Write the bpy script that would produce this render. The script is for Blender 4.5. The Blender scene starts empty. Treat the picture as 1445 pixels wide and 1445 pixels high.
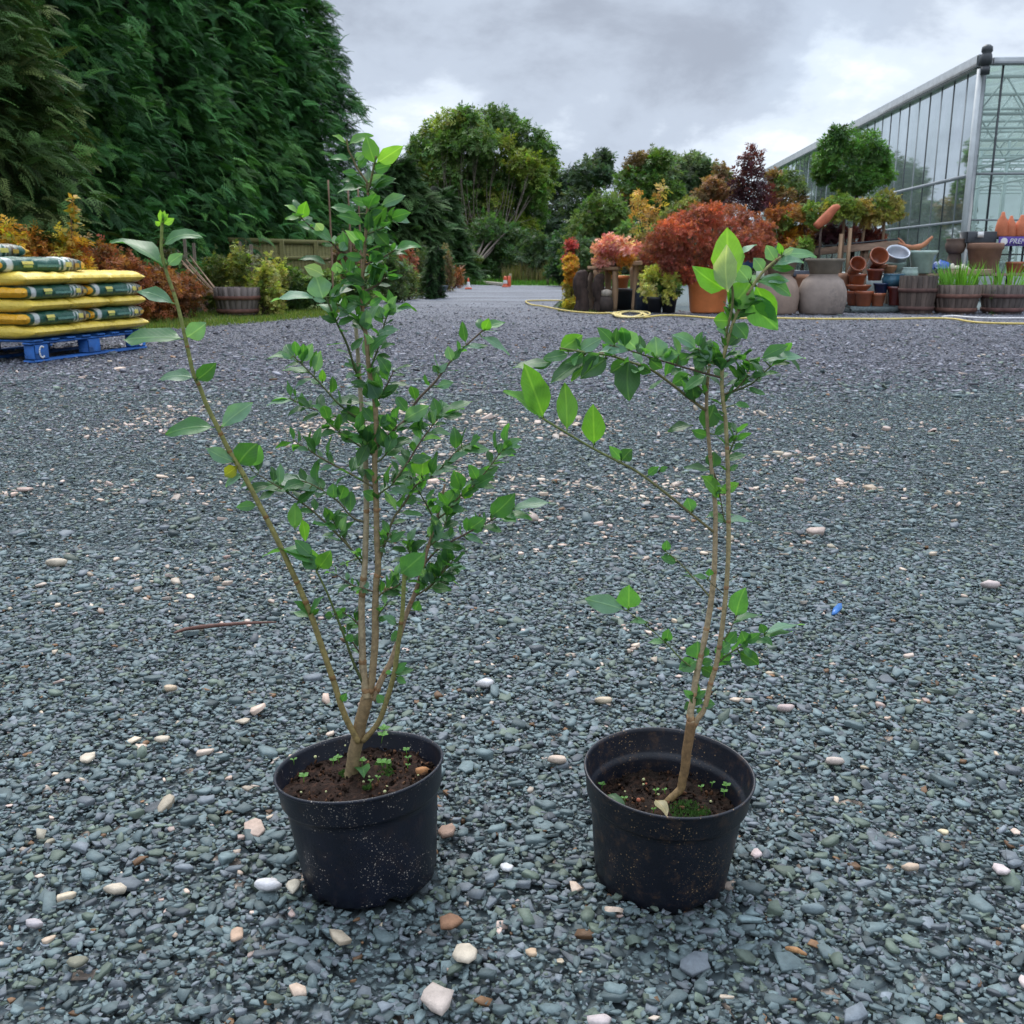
import bpy, math, random
import numpy as np
from mathutils import Vector, Matrix, noise as mnoise

# ------------------------------------------------------------ camera, sky, sun
SC = bpy.context.scene
COL = SC.collection
R = math.radians
FPX, H, PITCH = 1430.0, 0.78, R(13.83)
CP, SP = math.cos(PITCH), math.sin(PITCH)
cam_d = bpy.data.cameras.new('camera')
cam = bpy.data.objects.new('camera', cam_d); COL.objects.link(cam)
cam.location = (0, 0, H); cam.rotation_euler = (R(90) - PITCH, 0, 0)
cam_d.sensor_width = 36; cam_d.lens = 36 * FPX / 1445
cam_d.clip_start = 0.05; cam_d.clip_end = 2000
cam_d.dof.use_dof = True; cam_d.dof.focus_distance = 1.4; cam_d.dof.aperture_fstop = 26
SC.camera = cam
SUN_EL, SUN_AZ = R(52), R(-14)          # azimuth measured from +Y towards +X: ahead of the camera
sd = bpy.data.lights.new('sun', 'SUN'); sd.energy = 1.5; sd.angle = R(16); sd.color = (1.0, 0.955, 0.89)
sun = bpy.data.objects.new('sun', sd); COL.objects.link(sun)
sdir = Vector((math.sin(SUN_AZ) * math.cos(SUN_EL), math.cos(SUN_AZ) * math.cos(SUN_EL), math.sin(SUN_EL)))
sun.rotation_euler = (-sdir).to_track_quat('-Z', 'Y').to_euler()

W = bpy.data.worlds.new('World'); SC.world = W; W.use_nodes = True
nt = W.node_tree; nt.nodes.clear()
def N(nt, t, **k):
    n = nt.nodes.new(t)
    for a, b in k.items():
        if a in n.inputs.keys() if isinstance(a, str) else False: n.inputs[a].default_value = b
        else: setattr(n, a, b)
    return n
L = nt.links.new
out = N(nt, 'ShaderNodeOutputWorld'); sky = N(nt, 'ShaderNodeTexSky')
sky.sky_type = 'NISHITA'; sky.sun_disc = False; sky.sun_elevation = SUN_EL; sky.sun_rotation = SUN_AZ
bg1 = N(nt, 'ShaderNodeBackground', Strength=0.10); L(sky.outputs[0], bg1.inputs[0])
tc = N(nt, 'ShaderNodeTexCoord')
sep = N(nt, 'ShaderNodeSeparateXYZ'); L(tc.outputs['Generated'], sep.inputs[0])
# cloud deck: project the view direction on a plane overhead so clouds flatten towards the horizon
zc = N(nt, 'ShaderNodeMath', operation='MAXIMUM'); L(sep.outputs[2], zc.inputs[0]); zc.inputs[1].default_value = 0.0
za = N(nt, 'ShaderNodeMath', operation='ADD'); L(zc.outputs[0], za.inputs[0]); za.inputs[1].default_value = 0.42
dx = N(nt, 'ShaderNodeMath', operation='DIVIDE'); L(sep.outputs[0], dx.inputs[0]); L(za.outputs[0], dx.inputs[1])
dy = N(nt, 'ShaderNodeMath', operation='DIVIDE'); L(sep.outputs[1], dy.inputs[0]); L(za.outputs[0], dy.inputs[1])
cmb = N(nt, 'ShaderNodeCombineXYZ'); L(dx.outputs[0], cmb.inputs[0]); L(dy.outputs[0], cmb.inputs[1]); L(sep.outputs[2], cmb.inputs[2])
mp = N(nt, 'ShaderNodeMapping'); L(cmb.outputs[0], mp.inputs[0]); mp.inputs['Location'].default_value = (0.35, 1.3, 0)
n1 = N(nt, 'ShaderNodeTexNoise', Scale=2.7, Detail=10.0, Roughness=0.58, Distortion=0.15); L(mp.outputs[0], n1.inputs[0])
n2 = N(nt, 'ShaderNodeTexNoise', Scale=0.9, Detail=3.0, Roughness=0.5); L(mp.outputs[0], n2.inputs[0])
def lump(d, sharp, amp):
    v = Vector(d).normalized()
    dt = N(nt, 'ShaderNodeVectorMath', operation='DOT_PRODUCT'); nrm = N(nt, 'ShaderNodeVectorMath', operation='NORMALIZE')
    L(tc.outputs['Generated'], nrm.inputs[0]); L(nrm.outputs[0], dt.inputs[0]); dt.inputs[1].default_value = v
    a = N(nt, 'ShaderNodeMath', operation='MAXIMUM'); L(dt.outputs['Value'], a.inputs[0]); a.inputs[1].default_value = 0
    p = N(nt, 'ShaderNodeMath', operation='POWER'); L(a.outputs[0], p.inputs[0]); p.inputs[1].default_value = sharp
    m = N(nt, 'ShaderNodeMath', operation='MULTIPLY'); L(p.outputs[0], m.inputs[0]); m.inputs[1].default_value = amp
    return m
def pixdir(px, py):
    rx, ry = (px - 722.5) / FPX, -(py - 722.5) / FPX
    return Vector((rx, CP + ry * SP, -SP + ry * CP))
acc = n1.outputs['Fac']
for d, s, a in ((pixdir(1205, 110), 480, .21), (pixdir(1010, 185), 600, .17), (pixdir(1100, 200), 600, .10), (pixdir(600, 215), 500, .12), (pixdir(800, 235), 400, .06), (pixdir(1040, 60), 120, -.07), (pixdir(800, 90), 60, -.05)):
    lm = lump(d, s, a); ad = N(nt, 'ShaderNodeMath', operation='ADD'); L(acc, ad.inputs[0]); L(lm.outputs[0], ad.inputs[1]); acc = ad.outputs[0]
ramp = N(nt, 'ShaderNodeValToRGB'); L(acc, ramp.inputs[0])
cr = ramp.color_ramp; cr.interpolation = 'EASE'
cr.elements[0].position = 0.30; cr.elements[0].color = (0.26, 0.295, 0.36, 1)
cr.elements[1].position = 0.82; cr.elements[1].color = (0.82, 0.84, 0.87, 1)
e = cr.elements.new(0.50); e.color = (0.36, 0.41, 0.49, 1)
e = cr.elements.new(0.62); e.color = (0.50, 0.56, 0.64, 1)
# an overcast sky is brighter overhead than at the horizon
zen = N(nt, 'ShaderNodeMapRange', interpolation_type='SMOOTHSTEP'); L(sep.outputs[2], zen.inputs[0])
zen.inputs[1].default_value = 0.28; zen.inputs[2].default_value = 0.95; zen.inputs[3].default_value = 1.0; zen.inputs[4].default_value = 3.3
bg2 = N(nt, 'ShaderNodeBackground'); L(ramp.outputs[0], bg2.inputs[0]); L(zen.outputs[0], bg2.inputs[1])
mk = N(nt, 'ShaderNodeMapRange'); L(n2.outputs['Fac'], mk.inputs[0]); mk.inputs[1].default_value = .30; mk.inputs[2].default_value = .45; mk.inputs[3].default_value = .75; mk.inputs[4].default_value = 1.0
mx = N(nt, 'ShaderNodeMixShader'); L(mk.outputs[0], mx.inputs[0]); L(bg1.outputs[0], mx.inputs[1]); L(bg2.outputs[0], mx.inputs[2]); L(mx.outputs[0], out.inputs[0])
SC.view_settings.view_transform = 'Standard'; SC.view_settings.look = 'None'; SC.view_settings.exposure = 0.72; SC.view_settings.gamma = 1.0
SC.view_settings.use_curve_mapping = False
SC.cycles.max_bounces = 8; SC.cycles.transparent_max_bounces = 24; SC.cycles.caustics_reflective = False; SC.cycles.caustics_refractive = False

# ------------------------------------------------------------ picking points
def P(px, py, Y):
    d = pixdir(px, py); t = Y / d.y
    return Vector((t * d.x, Y, H + t * d.z))
def G(px, py, z=0.0):
    d = pixdir(px, py); t = (z - H) / d.z
    return Vector((t * d.x, t * d.y, z))
def pxof(p):
    v = Vector(p) - Vector((0, 0, H)); dep = v.y * CP - v.z * SP
    return (722.5 + FPX * v.x / dep, 722.5 - FPX * (v.y * SP + v.z * CP) / dep)
def mpp(Y): return Y / FPX * 0.985      # metres per pixel at distance Y (near the horizon)
rng = np.random.default_rng(7); rnd = random.Random(5)

# ------------------------------------------------------------ mesh building
class MB:
    def __init__(s): s.V = []; s.loops = []; s.cnt = []; s.C = []; s.U = []; s.n = 0
    def add(s, V, F, col=(1, 1, 1), uv=None):
        V = np.asarray(V, float).reshape(-1, 3); k = len(V)
        s.V.append(V)
        for f in F: s.loops.append(np.asarray(f, int) + s.n); s.cnt.append([len(f)])
        s.C.append(np.broadcast_to(np.asarray(col, float), (k, 3)))
        s.U.append(np.zeros((k, 2)) if uv is None else np.asarray(uv, float)); s.n += k
        return s
    def batch(s, T, F, M, Pn, cols, uv=None):
        """N copies of template T (V,3) with faces F (m,k), matrices M (N,3,3), positions Pn (N,3), colours (N,3) or (N,V,3)"""
        T = np.asarray(T, float); n = len(Pn); v = len(T)
        V = np.einsum('nij,vj->nvi', M, T) + Pn[:, None, :]
        s.V.append(V.reshape(-1, 3))
        off = (np.arange(n) * v + s.n)[:, None]
        for k in sorted(set(len(f) for f in F)):
            Fk = np.array([f for f in F if len(f) == k])
            s.loops.append((off[:, :, None] + Fk[None]).reshape(-1)); s.cnt.append(np.full(n * len(Fk), k))
        c = np.asarray(cols, float)
        if c.ndim == 2: c = np.repeat(c[:, None, :], v, 1)
        s.C.append(c.reshape(-1, 3)); s.U.append(np.zeros((n * v, 2)) if uv is None else np.tile(np.asarray(uv), (n, 1))); s.n += n * v
        return s
    def build(s, name, mat, parent=None, smooth=False, origin=None):
        V = np.concatenate(s.V); lo = np.concatenate([np.ravel(a) for a in s.loops]); ct = np.concatenate([np.ravel(a) for a in s.cnt])
        if parent is not None:
            p = parent; o = Vector(parent.location)
            while p.parent: p = p.parent; o = o + Vector(p.location)
            V = V - np.array(o)
        elif origin is not None: V = V - np.array(origin)
        me = bpy.data.meshes.new(name)
        me.vertices.add(len(V)); me.vertices.foreach_set('co', V.astype(np.float32).ravel())
        me.loops.add(len(lo)); me.loops.foreach_set('vertex_index', lo.astype(np.int32))
        me.polygons.add(len(ct)); st = np.concatenate([[0], np.cumsum(ct)[:-1]])
        me.polygons.foreach_set('loop_start', st.astype(np.int32)); me.polygons.foreach_set('loop_total', ct.astype(np.int32))
        if smooth: me.polygons.foreach_set('use_smooth', np.ones(len(ct), bool))
        me.update(calc_edges=True)
        a = me.color_attributes.new('Col', 'FLOAT_COLOR', 'POINT')
        C = np.ones((len(V), 4), np.float32); C[:, :3] = np.concatenate(s.C); a.data.foreach_set('color', C.ravel())
        U = np.concatenate(s.U)
        if U.any():
            uvl = me.uv_layers.new(name='UVMap'); uvl.data.foreach_set('uv', U[lo].astype(np.float32).ravel())
        me.materials.append(mat)
        o = bpy.data.objects.new(name, me); COL.objects.link(o)
        if parent is not None: o.parent = parent
        elif origin is not None: o.location = origin
        return o
def tag(o, label=None, cat=None, group=None, kind=None):
    if label: o['label'] = label
    if cat: o['category'] = cat
    if group: o['group'] = group
    if kind: o['kind'] = kind
    return o
def thing(name, loc, label, cat, group=None):
    o = bpy.data.objects.new(name, None); COL.objects.link(o); o.location = loc; o.empty_display_size = .1
    return tag(o, label, cat, group)
def dup(root, loc, label, rotz=0, scale=1.0):
    r = root.copy(); COL.objects.link(r); r.location = loc; r.rotation_euler = (0, 0, rotz); r.scale = (scale,) * 3; r['label'] = label
    for ch in list(root.children):
        c = ch.copy(); COL.objects.link(c); c.parent = r
        for g in list(ch.children):
            d = g.copy(); COL.objects.link(d); d.parent = c
    return r

def box(mb, c, s, rot=None, col=(1, 1, 1), bev=0.0):
    """box with chamfered edges; rot = 3x3 matrix or z angle"""
    hx, hy, hz = [a / 2 for a in s]
    if rot is None: Rm = np.eye(3)
    elif np.isscalar(rot): Rm = np.array(Matrix.Rotation(rot, 3, 'Z'))
    else: Rm = np.array(rot)
    if bev <= 0:
        V = np.array([(x, y, z) for x in (-hx, hx) for y in (-hy, hy) for z in (-hz, hz)])
        F = [(0, 1, 3, 2), (4, 6, 7, 5), (0, 4, 5, 1), (2, 3, 7, 6), (0, 2, 6, 4), (1, 5, 7, 3)]
    else:
        b = min(bev, hx * .9, hy * .9, hz * .9); V = []; idx = {}
        for ix, x in ((0, -1), (1, 1)):
            for iy, y in ((0, -1), (1, 1)):
                for iz, z in ((0, -1), (1, 1)):
                    for ax in range(3):
                        v = [x * (hx - b), y * (hy - b), z * (hz - b)]; v[ax] = (x * hx, y * hy, z * hz)[ax]
                        idx[(ix, iy, iz, ax)] = len(V); V.append(v)
        V = np.array(V); F = []
        for ax in range(3):
            o1, o2 = [a for a in range(3) if a != ax]
            for sgn in (0, 1):
                q = []
                for a, bb in ((0, 0), (1, 0), (1, 1), (0, 1)):
                    k = [0, 0, 0]; k[ax] = sgn; k[o1] = a; k[o2] = bb; q.append(idx[(*k, ax)])
                F.append(q)
            for a in (0, 1):
                for bb in (0, 1):
                    k0 = [0, 0, 0]; k0[o1] = a; k0[o2] = bb; k1 = list(k0); k1[ax] = 1
                    F.append([idx[(*k0, o1)], idx[(*k1, o1)], idx[(*k1, o2)], idx[(*k0, o2)]])
        for ix in (0, 1):
            for iy in (0, 1):
                for iz in (0, 1): F.append([idx[(ix, iy, iz, a)] for a in range(3)])
    mb.add(V @ Rm.T + np.array(c), F, col); return mb
def beam(mb, a, b, w, h, col=(1, 1, 1), up=(0, 0, 1), bev=0.0):
    a, b = Vector(a), Vector(b); d = b - a; x = d.normalized(); u = Vector(up)
    y = u.cross(x)
    if y.length < 1e-4: y = Vector((1, 0, 0)).cross(x)
    y.normalize(); z = x.cross(y)
    box(mb, (a + b) / 2, (d.length, w, h), np.array((x, y, z)).T, col, bev); return mb
def catmull(pts, rad, sub=4):
    pts = [np.array(p, float) for p in pts]; P_, R_ = [], []
    for i in range(len(pts) - 1):
        p0 = pts[max(i - 1, 0)]; p1 = pts[i]; p2 = pts[i + 1]; p3 = pts[min(i + 2, len(pts) - 1)]
        for j in range(sub):
            t = j / sub
            P_.append(.5 * ((2 * p1) + (-p0 + p2) * t + (2 * p0 - 5 * p1 + 4 * p2 - p3) * t * t + (-p0 + 3 * p1 - 3 * p2 + p3) * t ** 3))
            R_.append(rad[i] * (1 - t) + rad[i + 1] * t)
    P_.append(pts[-1]); R_.append(rad[-1]); return np.array(P_), np.array(R_)
def tube(mb, pts, rad, k=7, col=(1, 1, 1), sub=4, cap=True, jit=0.0):
    if np.isscalar(rad): rad = [rad] * len(pts)
    if sub > 1: Pp, Rr = catmull(pts, rad, sub)
    else: Pp, Rr = np.array([list(p) for p in pts], float), np.array(rad, float)
    n = len(Pp); T = np.gradient(Pp, axis=0); T /= np.linalg.norm(T, axis=1)[:, None] + 1e-12
    u = np.cross(T[0], (0, 0, 1.)) if abs(T[0][2]) < .9 else np.cross(T[0], (1., 0, 0)); u /= np.linalg.norm(u)
    V = []; ang = np.arange(k) / k * 2 * np.pi
    for i in range(n):
        u = u - T[i] * u.dot(T[i]); u /= np.linalg.norm(u) + 1e-12; v = np.cross(T[i], u)
        r = Rr[i] * (1 + (rng.random(k) - .5) * jit)
        V.append(Pp[i] + (np.cos(ang) * r)[:, None] * u + (np.sin(ang) * r)[:, None] * v)
    V = np.concatenate(V); F = []
    i, j = np.meshgrid(np.arange(n - 1), np.arange(k), indexing='ij'); i = i.ravel(); j = j.ravel()
    Q = np.stack([i * k + j, i * k + (j + 1) % k, (i + 1) * k + (j + 1) % k, (i + 1) * k + j], 1)
    base = mb.n
    mb.V.append(V); mb.loops.append((Q + base).ravel()); mb.cnt.append(np.full(len(Q), 4))
    if cap:
        mb.loops.append(np.arange(k)[::-1] + base); mb.cnt.append([k]); mb.loops.append(np.arange(k) + base + (n - 1) * k); mb.cnt.append([k])
    c = np.asarray(col, float)
    if c.ndim == 2 and len(c) == 2: c = np.repeat(c[0] + (c[1] - c[0]) * np.linspace(0, 1, n)[:, None], k, 0)
    mb.C.append(np.broadcast_to(c, (len(V), 3))); mb.U.append(np.zeros((len(V), 2))); mb.n += len(V)
    return Pp, Rr
def lathe(mb, prof, c=(0, 0, 0), k=48, rot=None, col=(1, 1, 1), sx=1.0, sy=1.0, wob=0.0, zmod=None):
    prof = np.array(prof, float); n = len(prof); a = np.arange(k) / k * 2 * np.pi
    V = np.zeros((n, k, 3)); V[:, :, 0] = prof[:, 0:1] * np.cos(a) * sx; V[:, :, 1] = prof[:, 0:1] * np.sin(a) * sy; V[:, :, 2] = prof[:, 1:2]
    if wob: V[:, :, :2] *= (1 + wob * np.sin(2 * a + 1.3) + wob * .5 * np.sin(5 * a))[None, :, None]
    if zmod is not None: V[:, :, 2] += zmod(prof, a)
    V = V.reshape(-1, 3)
    if rot is not None: V = V @ np.array(rot).T
    V = V + np.array(c)
    i, j = np.meshgrid(np.arange(n - 1), np.arange(k), indexing='ij'); i = i.ravel(); j = j.ravel()
    Q = np.stack([i * k + j, i * k + (j + 1) % k, (i + 1) * k + (j + 1) % k, (i + 1) * k + j], 1) + mb.n
    mb.V.append(V); mb.loops.append(Q.ravel()); mb.cnt.append(np.full(len(Q), 4))
    c_ = np.asarray(col, float)
    mb.C.append(np.repeat(c_, k, 0) if c_.ndim == 2 else np.broadcast_to(c_, (len(V), 3))); mb.U.append(np.zeros((len(V), 2))); mb.n += len(V)
    return mb

# ------------------------------------------------------------ materials
MATS = {}
def mat(name, color=None, rough=.7, nscale=20., namt=.25, bump=.0, bscale=60., trans=0., metal=0., spec=.5, dirt=None, dirt_amt=.5, dirt_scale=8., coat=0., coord='Object', stretch=(1, 1, 1), tcol=None, speck=None):
    if name in MATS: return MATS[name]
    m = bpy.data.materials.new(name); m.use_nodes = True; t = m.node_tree; t.nodes.clear(); l = t.links.new
    o = N(t, 'ShaderNodeOutputMaterial'); b = N(t, 'ShaderNodeBsdfPrincipled')
    if color is None: a = N(t, 'ShaderNodeAttribute', attribute_name='Col'); c = a.outputs['Color']
    else: a = N(t, 'ShaderNodeRGB'); a.outputs[0].default_value = (*color, 1); c = a.outputs[0]
    tcn = N(t, 'ShaderNodeTexCoord'); mpn = N(t, 'ShaderNodeMapping'); l(tcn.outputs[coord], mpn.inputs[0]); mpn.inputs['Scale'].default_value = stretch
    if namt > 0:
        n = N(t, 'ShaderNodeTexNoise', Scale=nscale, Detail=5.0, Roughness=.6); l(mpn.outputs[0], n.inputs[0])
        mr = N(t, 'ShaderNodeMapRange'); l(n.outputs['Fac'], mr.inputs[0]); mr.inputs[1].default_value = .3; mr.inputs[2].default_value = .7
        mr.inputs[3].default_value = 1 - namt; mr.inputs[4].default_value = 1 + namt
        v = N(t, 'ShaderNodeVectorMath', operation='SCALE'); l(c, v.inputs[0]); l(mr.outputs[0], v.inputs['Scale']); c = v.outputs[0]
    if dirt is not None:
        n = N(t, 'ShaderNodeTexNoise', Scale=dirt_scale, Detail=8.0, Roughness=.72); l(mpn.outputs[0], n.inputs[0])
        mr = N(t, 'ShaderNodeMapRange'); l(n.outputs['Fac'], mr.inputs[0]); mr.inputs[1].default_value = .52; mr.inputs[2].default_value = .68; mr.inputs[3].default_value = 0; mr.inputs[4].default_value = dirt_amt
        x = N(t, 'ShaderNodeMix', data_type='RGBA'); l(mr.outputs[0], x.inputs[0]); l(c, x.inputs[6]); x.inputs[7].default_value = (*dirt, 1); c = x.outputs[2]
    if speck is not None:
        for sc_, th_ in ((330., .085), (700., .10)):
            v_ = N(t, 'ShaderNodeTexVoronoi', Scale=sc_); l(mpn.outputs[0], v_.inputs[0]); sx_ = N(t, 'ShaderNodeSeparateColor'); l(v_.outputs['Color'], sx_.inputs[0])
            nn = N(t, 'ShaderNodeTexNoise', Scale=14., Detail=3.0); l(mpn.outputs[0], nn.inputs[0])
            g1 = N(t, 'ShaderNodeMath', operation='MULTIPLY_ADD'); l(nn.outputs['Fac'], g1.inputs[0]); g1.inputs[1].default_value = .9; l(sx_.outputs[0], g1.inputs[2])
            g2 = N(t, 'ShaderNodeMath', operation='GREATER_THAN'); l(g1.outputs[0], g2.inputs[0]); g2.inputs[1].default_value = 1.41
            g3 = N(t, 'ShaderNodeMath', operation='LESS_THAN'); l(v_.outputs['Distance'], g3.inputs[0]); g3.inputs[1].default_value = .30
            g4 = N(t, 'ShaderNodeMath', operation='MULTIPLY'); l(g2.outputs[0], g4.inputs[0]); l(g3.outputs[0], g4.inputs[1])
            x = N(t, 'ShaderNodeMix', data_type='RGBA'); l(g4.outputs[0], x.inputs[0]); l(c, x.inputs[6]); x.inputs[7].default_value = (*speck, 1); c = x.outputs[2]
    l(c, b.inputs['Base Color']); b.inputs['Roughness'].default_value = rough; b.inputs['Metallic'].default_value = metal; b.inputs['Specular IOR Level'].default_value = spec
    b.inputs['Coat Weight'].default_value = coat
    if bump > 0:
        n = N(t, 'ShaderNodeTexNoise', Scale=bscale, Detail=6.0, Roughness=.65); l(mpn.outputs[0], n.inputs[0])
        bp = N(t, 'ShaderNodeBump', Strength=1.0, Distance=bump); l(n.outputs['Fac'], bp.inputs['Height']); l(bp.outputs[0], b.inputs['Normal'])
    sh = b.outputs[0]
    if trans > 0:
        tr = N(t, 'ShaderNodeBsdfTranslucent'); mxr = N(t, 'ShaderNodeMixShader', Fac=trans)
        g = N(t, 'ShaderNodeVectorMath', operation='MULTIPLY'); l(c, g.inputs[0]); g.inputs[1].default_value = tcol or (1.5, 1.7, .7)
        l(g.outputs[0], tr.inputs[0]); l(sh, mxr.inputs[1]); l(tr.outputs[0], mxr.inputs[2]); sh = mxr.outputs[0]
    l(sh, o.inputs[0]); MATS[name] = m; return m
def leaf_mat():
    """broad leaf: paler midrib and side veins from the leaf's own UVs, satin gloss, light shining through"""
    m = bpy.data.materials.new('shrub_leaf'); m.use_nodes = True; t = m.node_tree; t.nodes.clear(); l = t.links.new
    o = N(t, 'ShaderNodeOutputMaterial'); b = N(t, 'ShaderNodeBsdfPrincipled'); a = N(t, 'ShaderNodeAttribute', attribute_name='Col')
    uv = N(t, 'ShaderNodeTexCoord'); s = N(t, 'ShaderNodeSeparateXYZ'); l(uv.outputs['UV'], s.inputs[0])
    d = N(t, 'ShaderNodeMath', operation='SUBTRACT'); l(s.outputs[0], d.inputs[0]); d.inputs[1].default_value = .5
    ab = N(t, 'ShaderNodeMath', operation='ABSOLUTE'); l(d.outputs[0], ab.inputs[0])
    rib = N(t, 'ShaderNodeMapRange'); l(ab.outputs[0], rib.inputs[0]); rib.inputs[1].default_value = .012; rib.inputs[2].default_value = .05; rib.inputs[3].default_value = 1; rib.inputs[4].default_value = 0
    q = N(t, 'ShaderNodeMath', operation='MULTIPLY_ADD'); l(ab.outputs[0], q.inputs[0]); q.inputs[1].default_value = -1.0; l(s.outputs[1], q.inputs[2])
    q2 = N(t, 'ShaderNodeMath', operation='MULTIPLY'); l(q.outputs[0], q2.inputs[0]); q2.inputs[1].default_value = 50.0
    si = N(t, 'ShaderNodeMath', operation='SINE'); l(q2.outputs[0], si.inputs[0])
    vn = N(t, 'ShaderNodeMapRange'); l(si.outputs[0], vn.inputs[0]); vn.inputs[1].default_value = .8; vn.inputs[2].default_value = 1.0; vn.inputs[3].default_value = 0; vn.inputs[4].default_value = .22
    mxv = N(t, 'ShaderNodeMath', operation='MAXIMUM'); l(rib.outputs[0], mxv.inputs[0]); l(vn.outputs[0], mxv.inputs[1])
    n = N(t, 'ShaderNodeTexNoise', Scale=90., Detail=4.0); tc2 = uv; l(tc2.outputs['Object'], n.inputs[0])
    mr = N(t, 'ShaderNodeMapRange'); l(n.outputs['Fac'], mr.inputs[0]); mr.inputs[3].default_value = .72; mr.inputs[4].default_value = 1.28
    v = N(t, 'ShaderNodeVectorMath', operation='SCALE'); l(a.outputs['Color'], v.inputs[0]); l(mr.outputs[0], v.inputs['Scale'])
    lt = N(t, 'ShaderNodeVectorMath', operation='MULTIPLY_ADD'); l(v.outputs[0], lt.inputs[0]); lt.inputs[1].default_value = (1.35, 1.2, 1.2); lt.inputs[2].default_value = (.03, .045, .012)
    x = N(t, 'ShaderNodeMix', data_type='RGBA'); l(mxv.outputs[0], x.inputs[0]); l(v.outputs[0], x.inputs[6]); l(lt.outputs[0], x.inputs[7])
    l(x.outputs[2], b.inputs['Base Color']); b.inputs['Roughness'].default_value = .44; b.inputs['Specular IOR Level'].default_value = .5
    bp = N(t, 'ShaderNodeBump', Strength=.6, Distance=.0006, invert=True); l(mxv.outputs[0], bp.inputs['Height']); l(bp.outputs[0], b.inputs['Normal'])
    tr = N(t, 'ShaderNodeBsdfTranslucent'); g = N(t, 'ShaderNodeVectorMath', operation='MULTIPLY'); l(x.outputs[2], g.inputs[0]); g.inputs[1].default_value = (1.7, 1.8, .55)
    l(g.outputs[0], tr.inputs[0]); mm = N(t, 'ShaderNodeMixShader', Fac=.44); l(b.outputs[0], mm.inputs[1]); l(tr.outputs[0], mm.inputs[2]); l(mm.outputs[0], o.inputs[0])
    return m
LEAF = leaf_mat()
BARK = mat('stem_bark', rough=.75, nscale=180, namt=.35, bump=.0006, bscale=400)
FOL = mat('foliage', rough=.55, nscale=3, namt=.18, trans=.3, spec=.35)
FOLC = mat('conifer_foliage', rough=.7, nscale=1.2, namt=.25, trans=.12, spec=.2, tcol=(1.2, 1.5, .8))
WOODB = mat('tree_bark', rough=.9, nscale=12, namt=.35, bump=.01, bscale=30, stretch=(1, 1, .3))
def lin(r, g, b): return tuple(((c / 255) / 12.92 if c / 255 <= .04045 else ((c / 255 + .055) / 1.055) ** 2.4) for c in (r, g, b))

# ------------------------------------------------------------ random rotations
def rand_frames(n, normal=None, spread=1.0, updir=None):
    """random orthonormal frames: columns x (leaf direction), y, z (normal)"""
    z = rng.normal(size=(n, 3)) * spread + (0 if normal is None else np.asarray(normal)); z /= np.linalg.norm(z, axis=1)[:, None]
    x = rng.normal(size=(n, 3)) + (0 if updir is None else np.asarray(updir)); x -= z * (x * z).sum(1)[:, None]; x /= np.linalg.norm(x, axis=1)[:, None]
    return np.stack([x, np.cross(z, x), z], 2)
# ------------------------------------------------------------ the ground
def ground_mat():
    m = mat('far_ground', rough=.95, color=(.035, .06, .018), nscale=.6, namt=.4, bump=.03, bscale=6); return m
gm = MB(); S = 600
gm.add([(-S, -S, -.03), (S, -S, -.03), (S, S, -.03), (-S, S, -.03)], [(0, 1, 2, 3)])
tag(gm.build('ground', ground_mat()), kind='structure')

yard_outline = [(-14, -3), (14, -3), (14, 16.6), (7.2, 17.6), (2.6, 17.2), (1.25, 16.4), (.75, 19), (1.1, 23), (2.4, 28), (4.2, 33), (2.2, 36.2), (-1.0, 37.2), (-2.1, 38.6), (-5.2, 42.5), (-6.2, 41.2),
                (-3.0, 36.2), (-1.7, 32), (-2.2, 29), (-2.8, 24), (-2.75, 19), (-2.85, 15.4), (-3.3, 14.3), (-3.95, 12.9), (-4.7, 11.9), (-9, 10.9), (-14, 10.6)]
def inside(x, y, poly):
    x = np.asarray(x); y = np.asarray(y); r = np.zeros(x.shape, bool); n = len(poly)
    for i in range(n):
        x1, y1 = poly[i]; x2, y2 = poly[(i + 1) % n]
        if y1 == y2: continue
        c = ((y1 > y) != (y2 > y)) & (x < (x2 - x1) * (y - y1) / (y2 - y1) + x1); r ^= c
    return r
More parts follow.
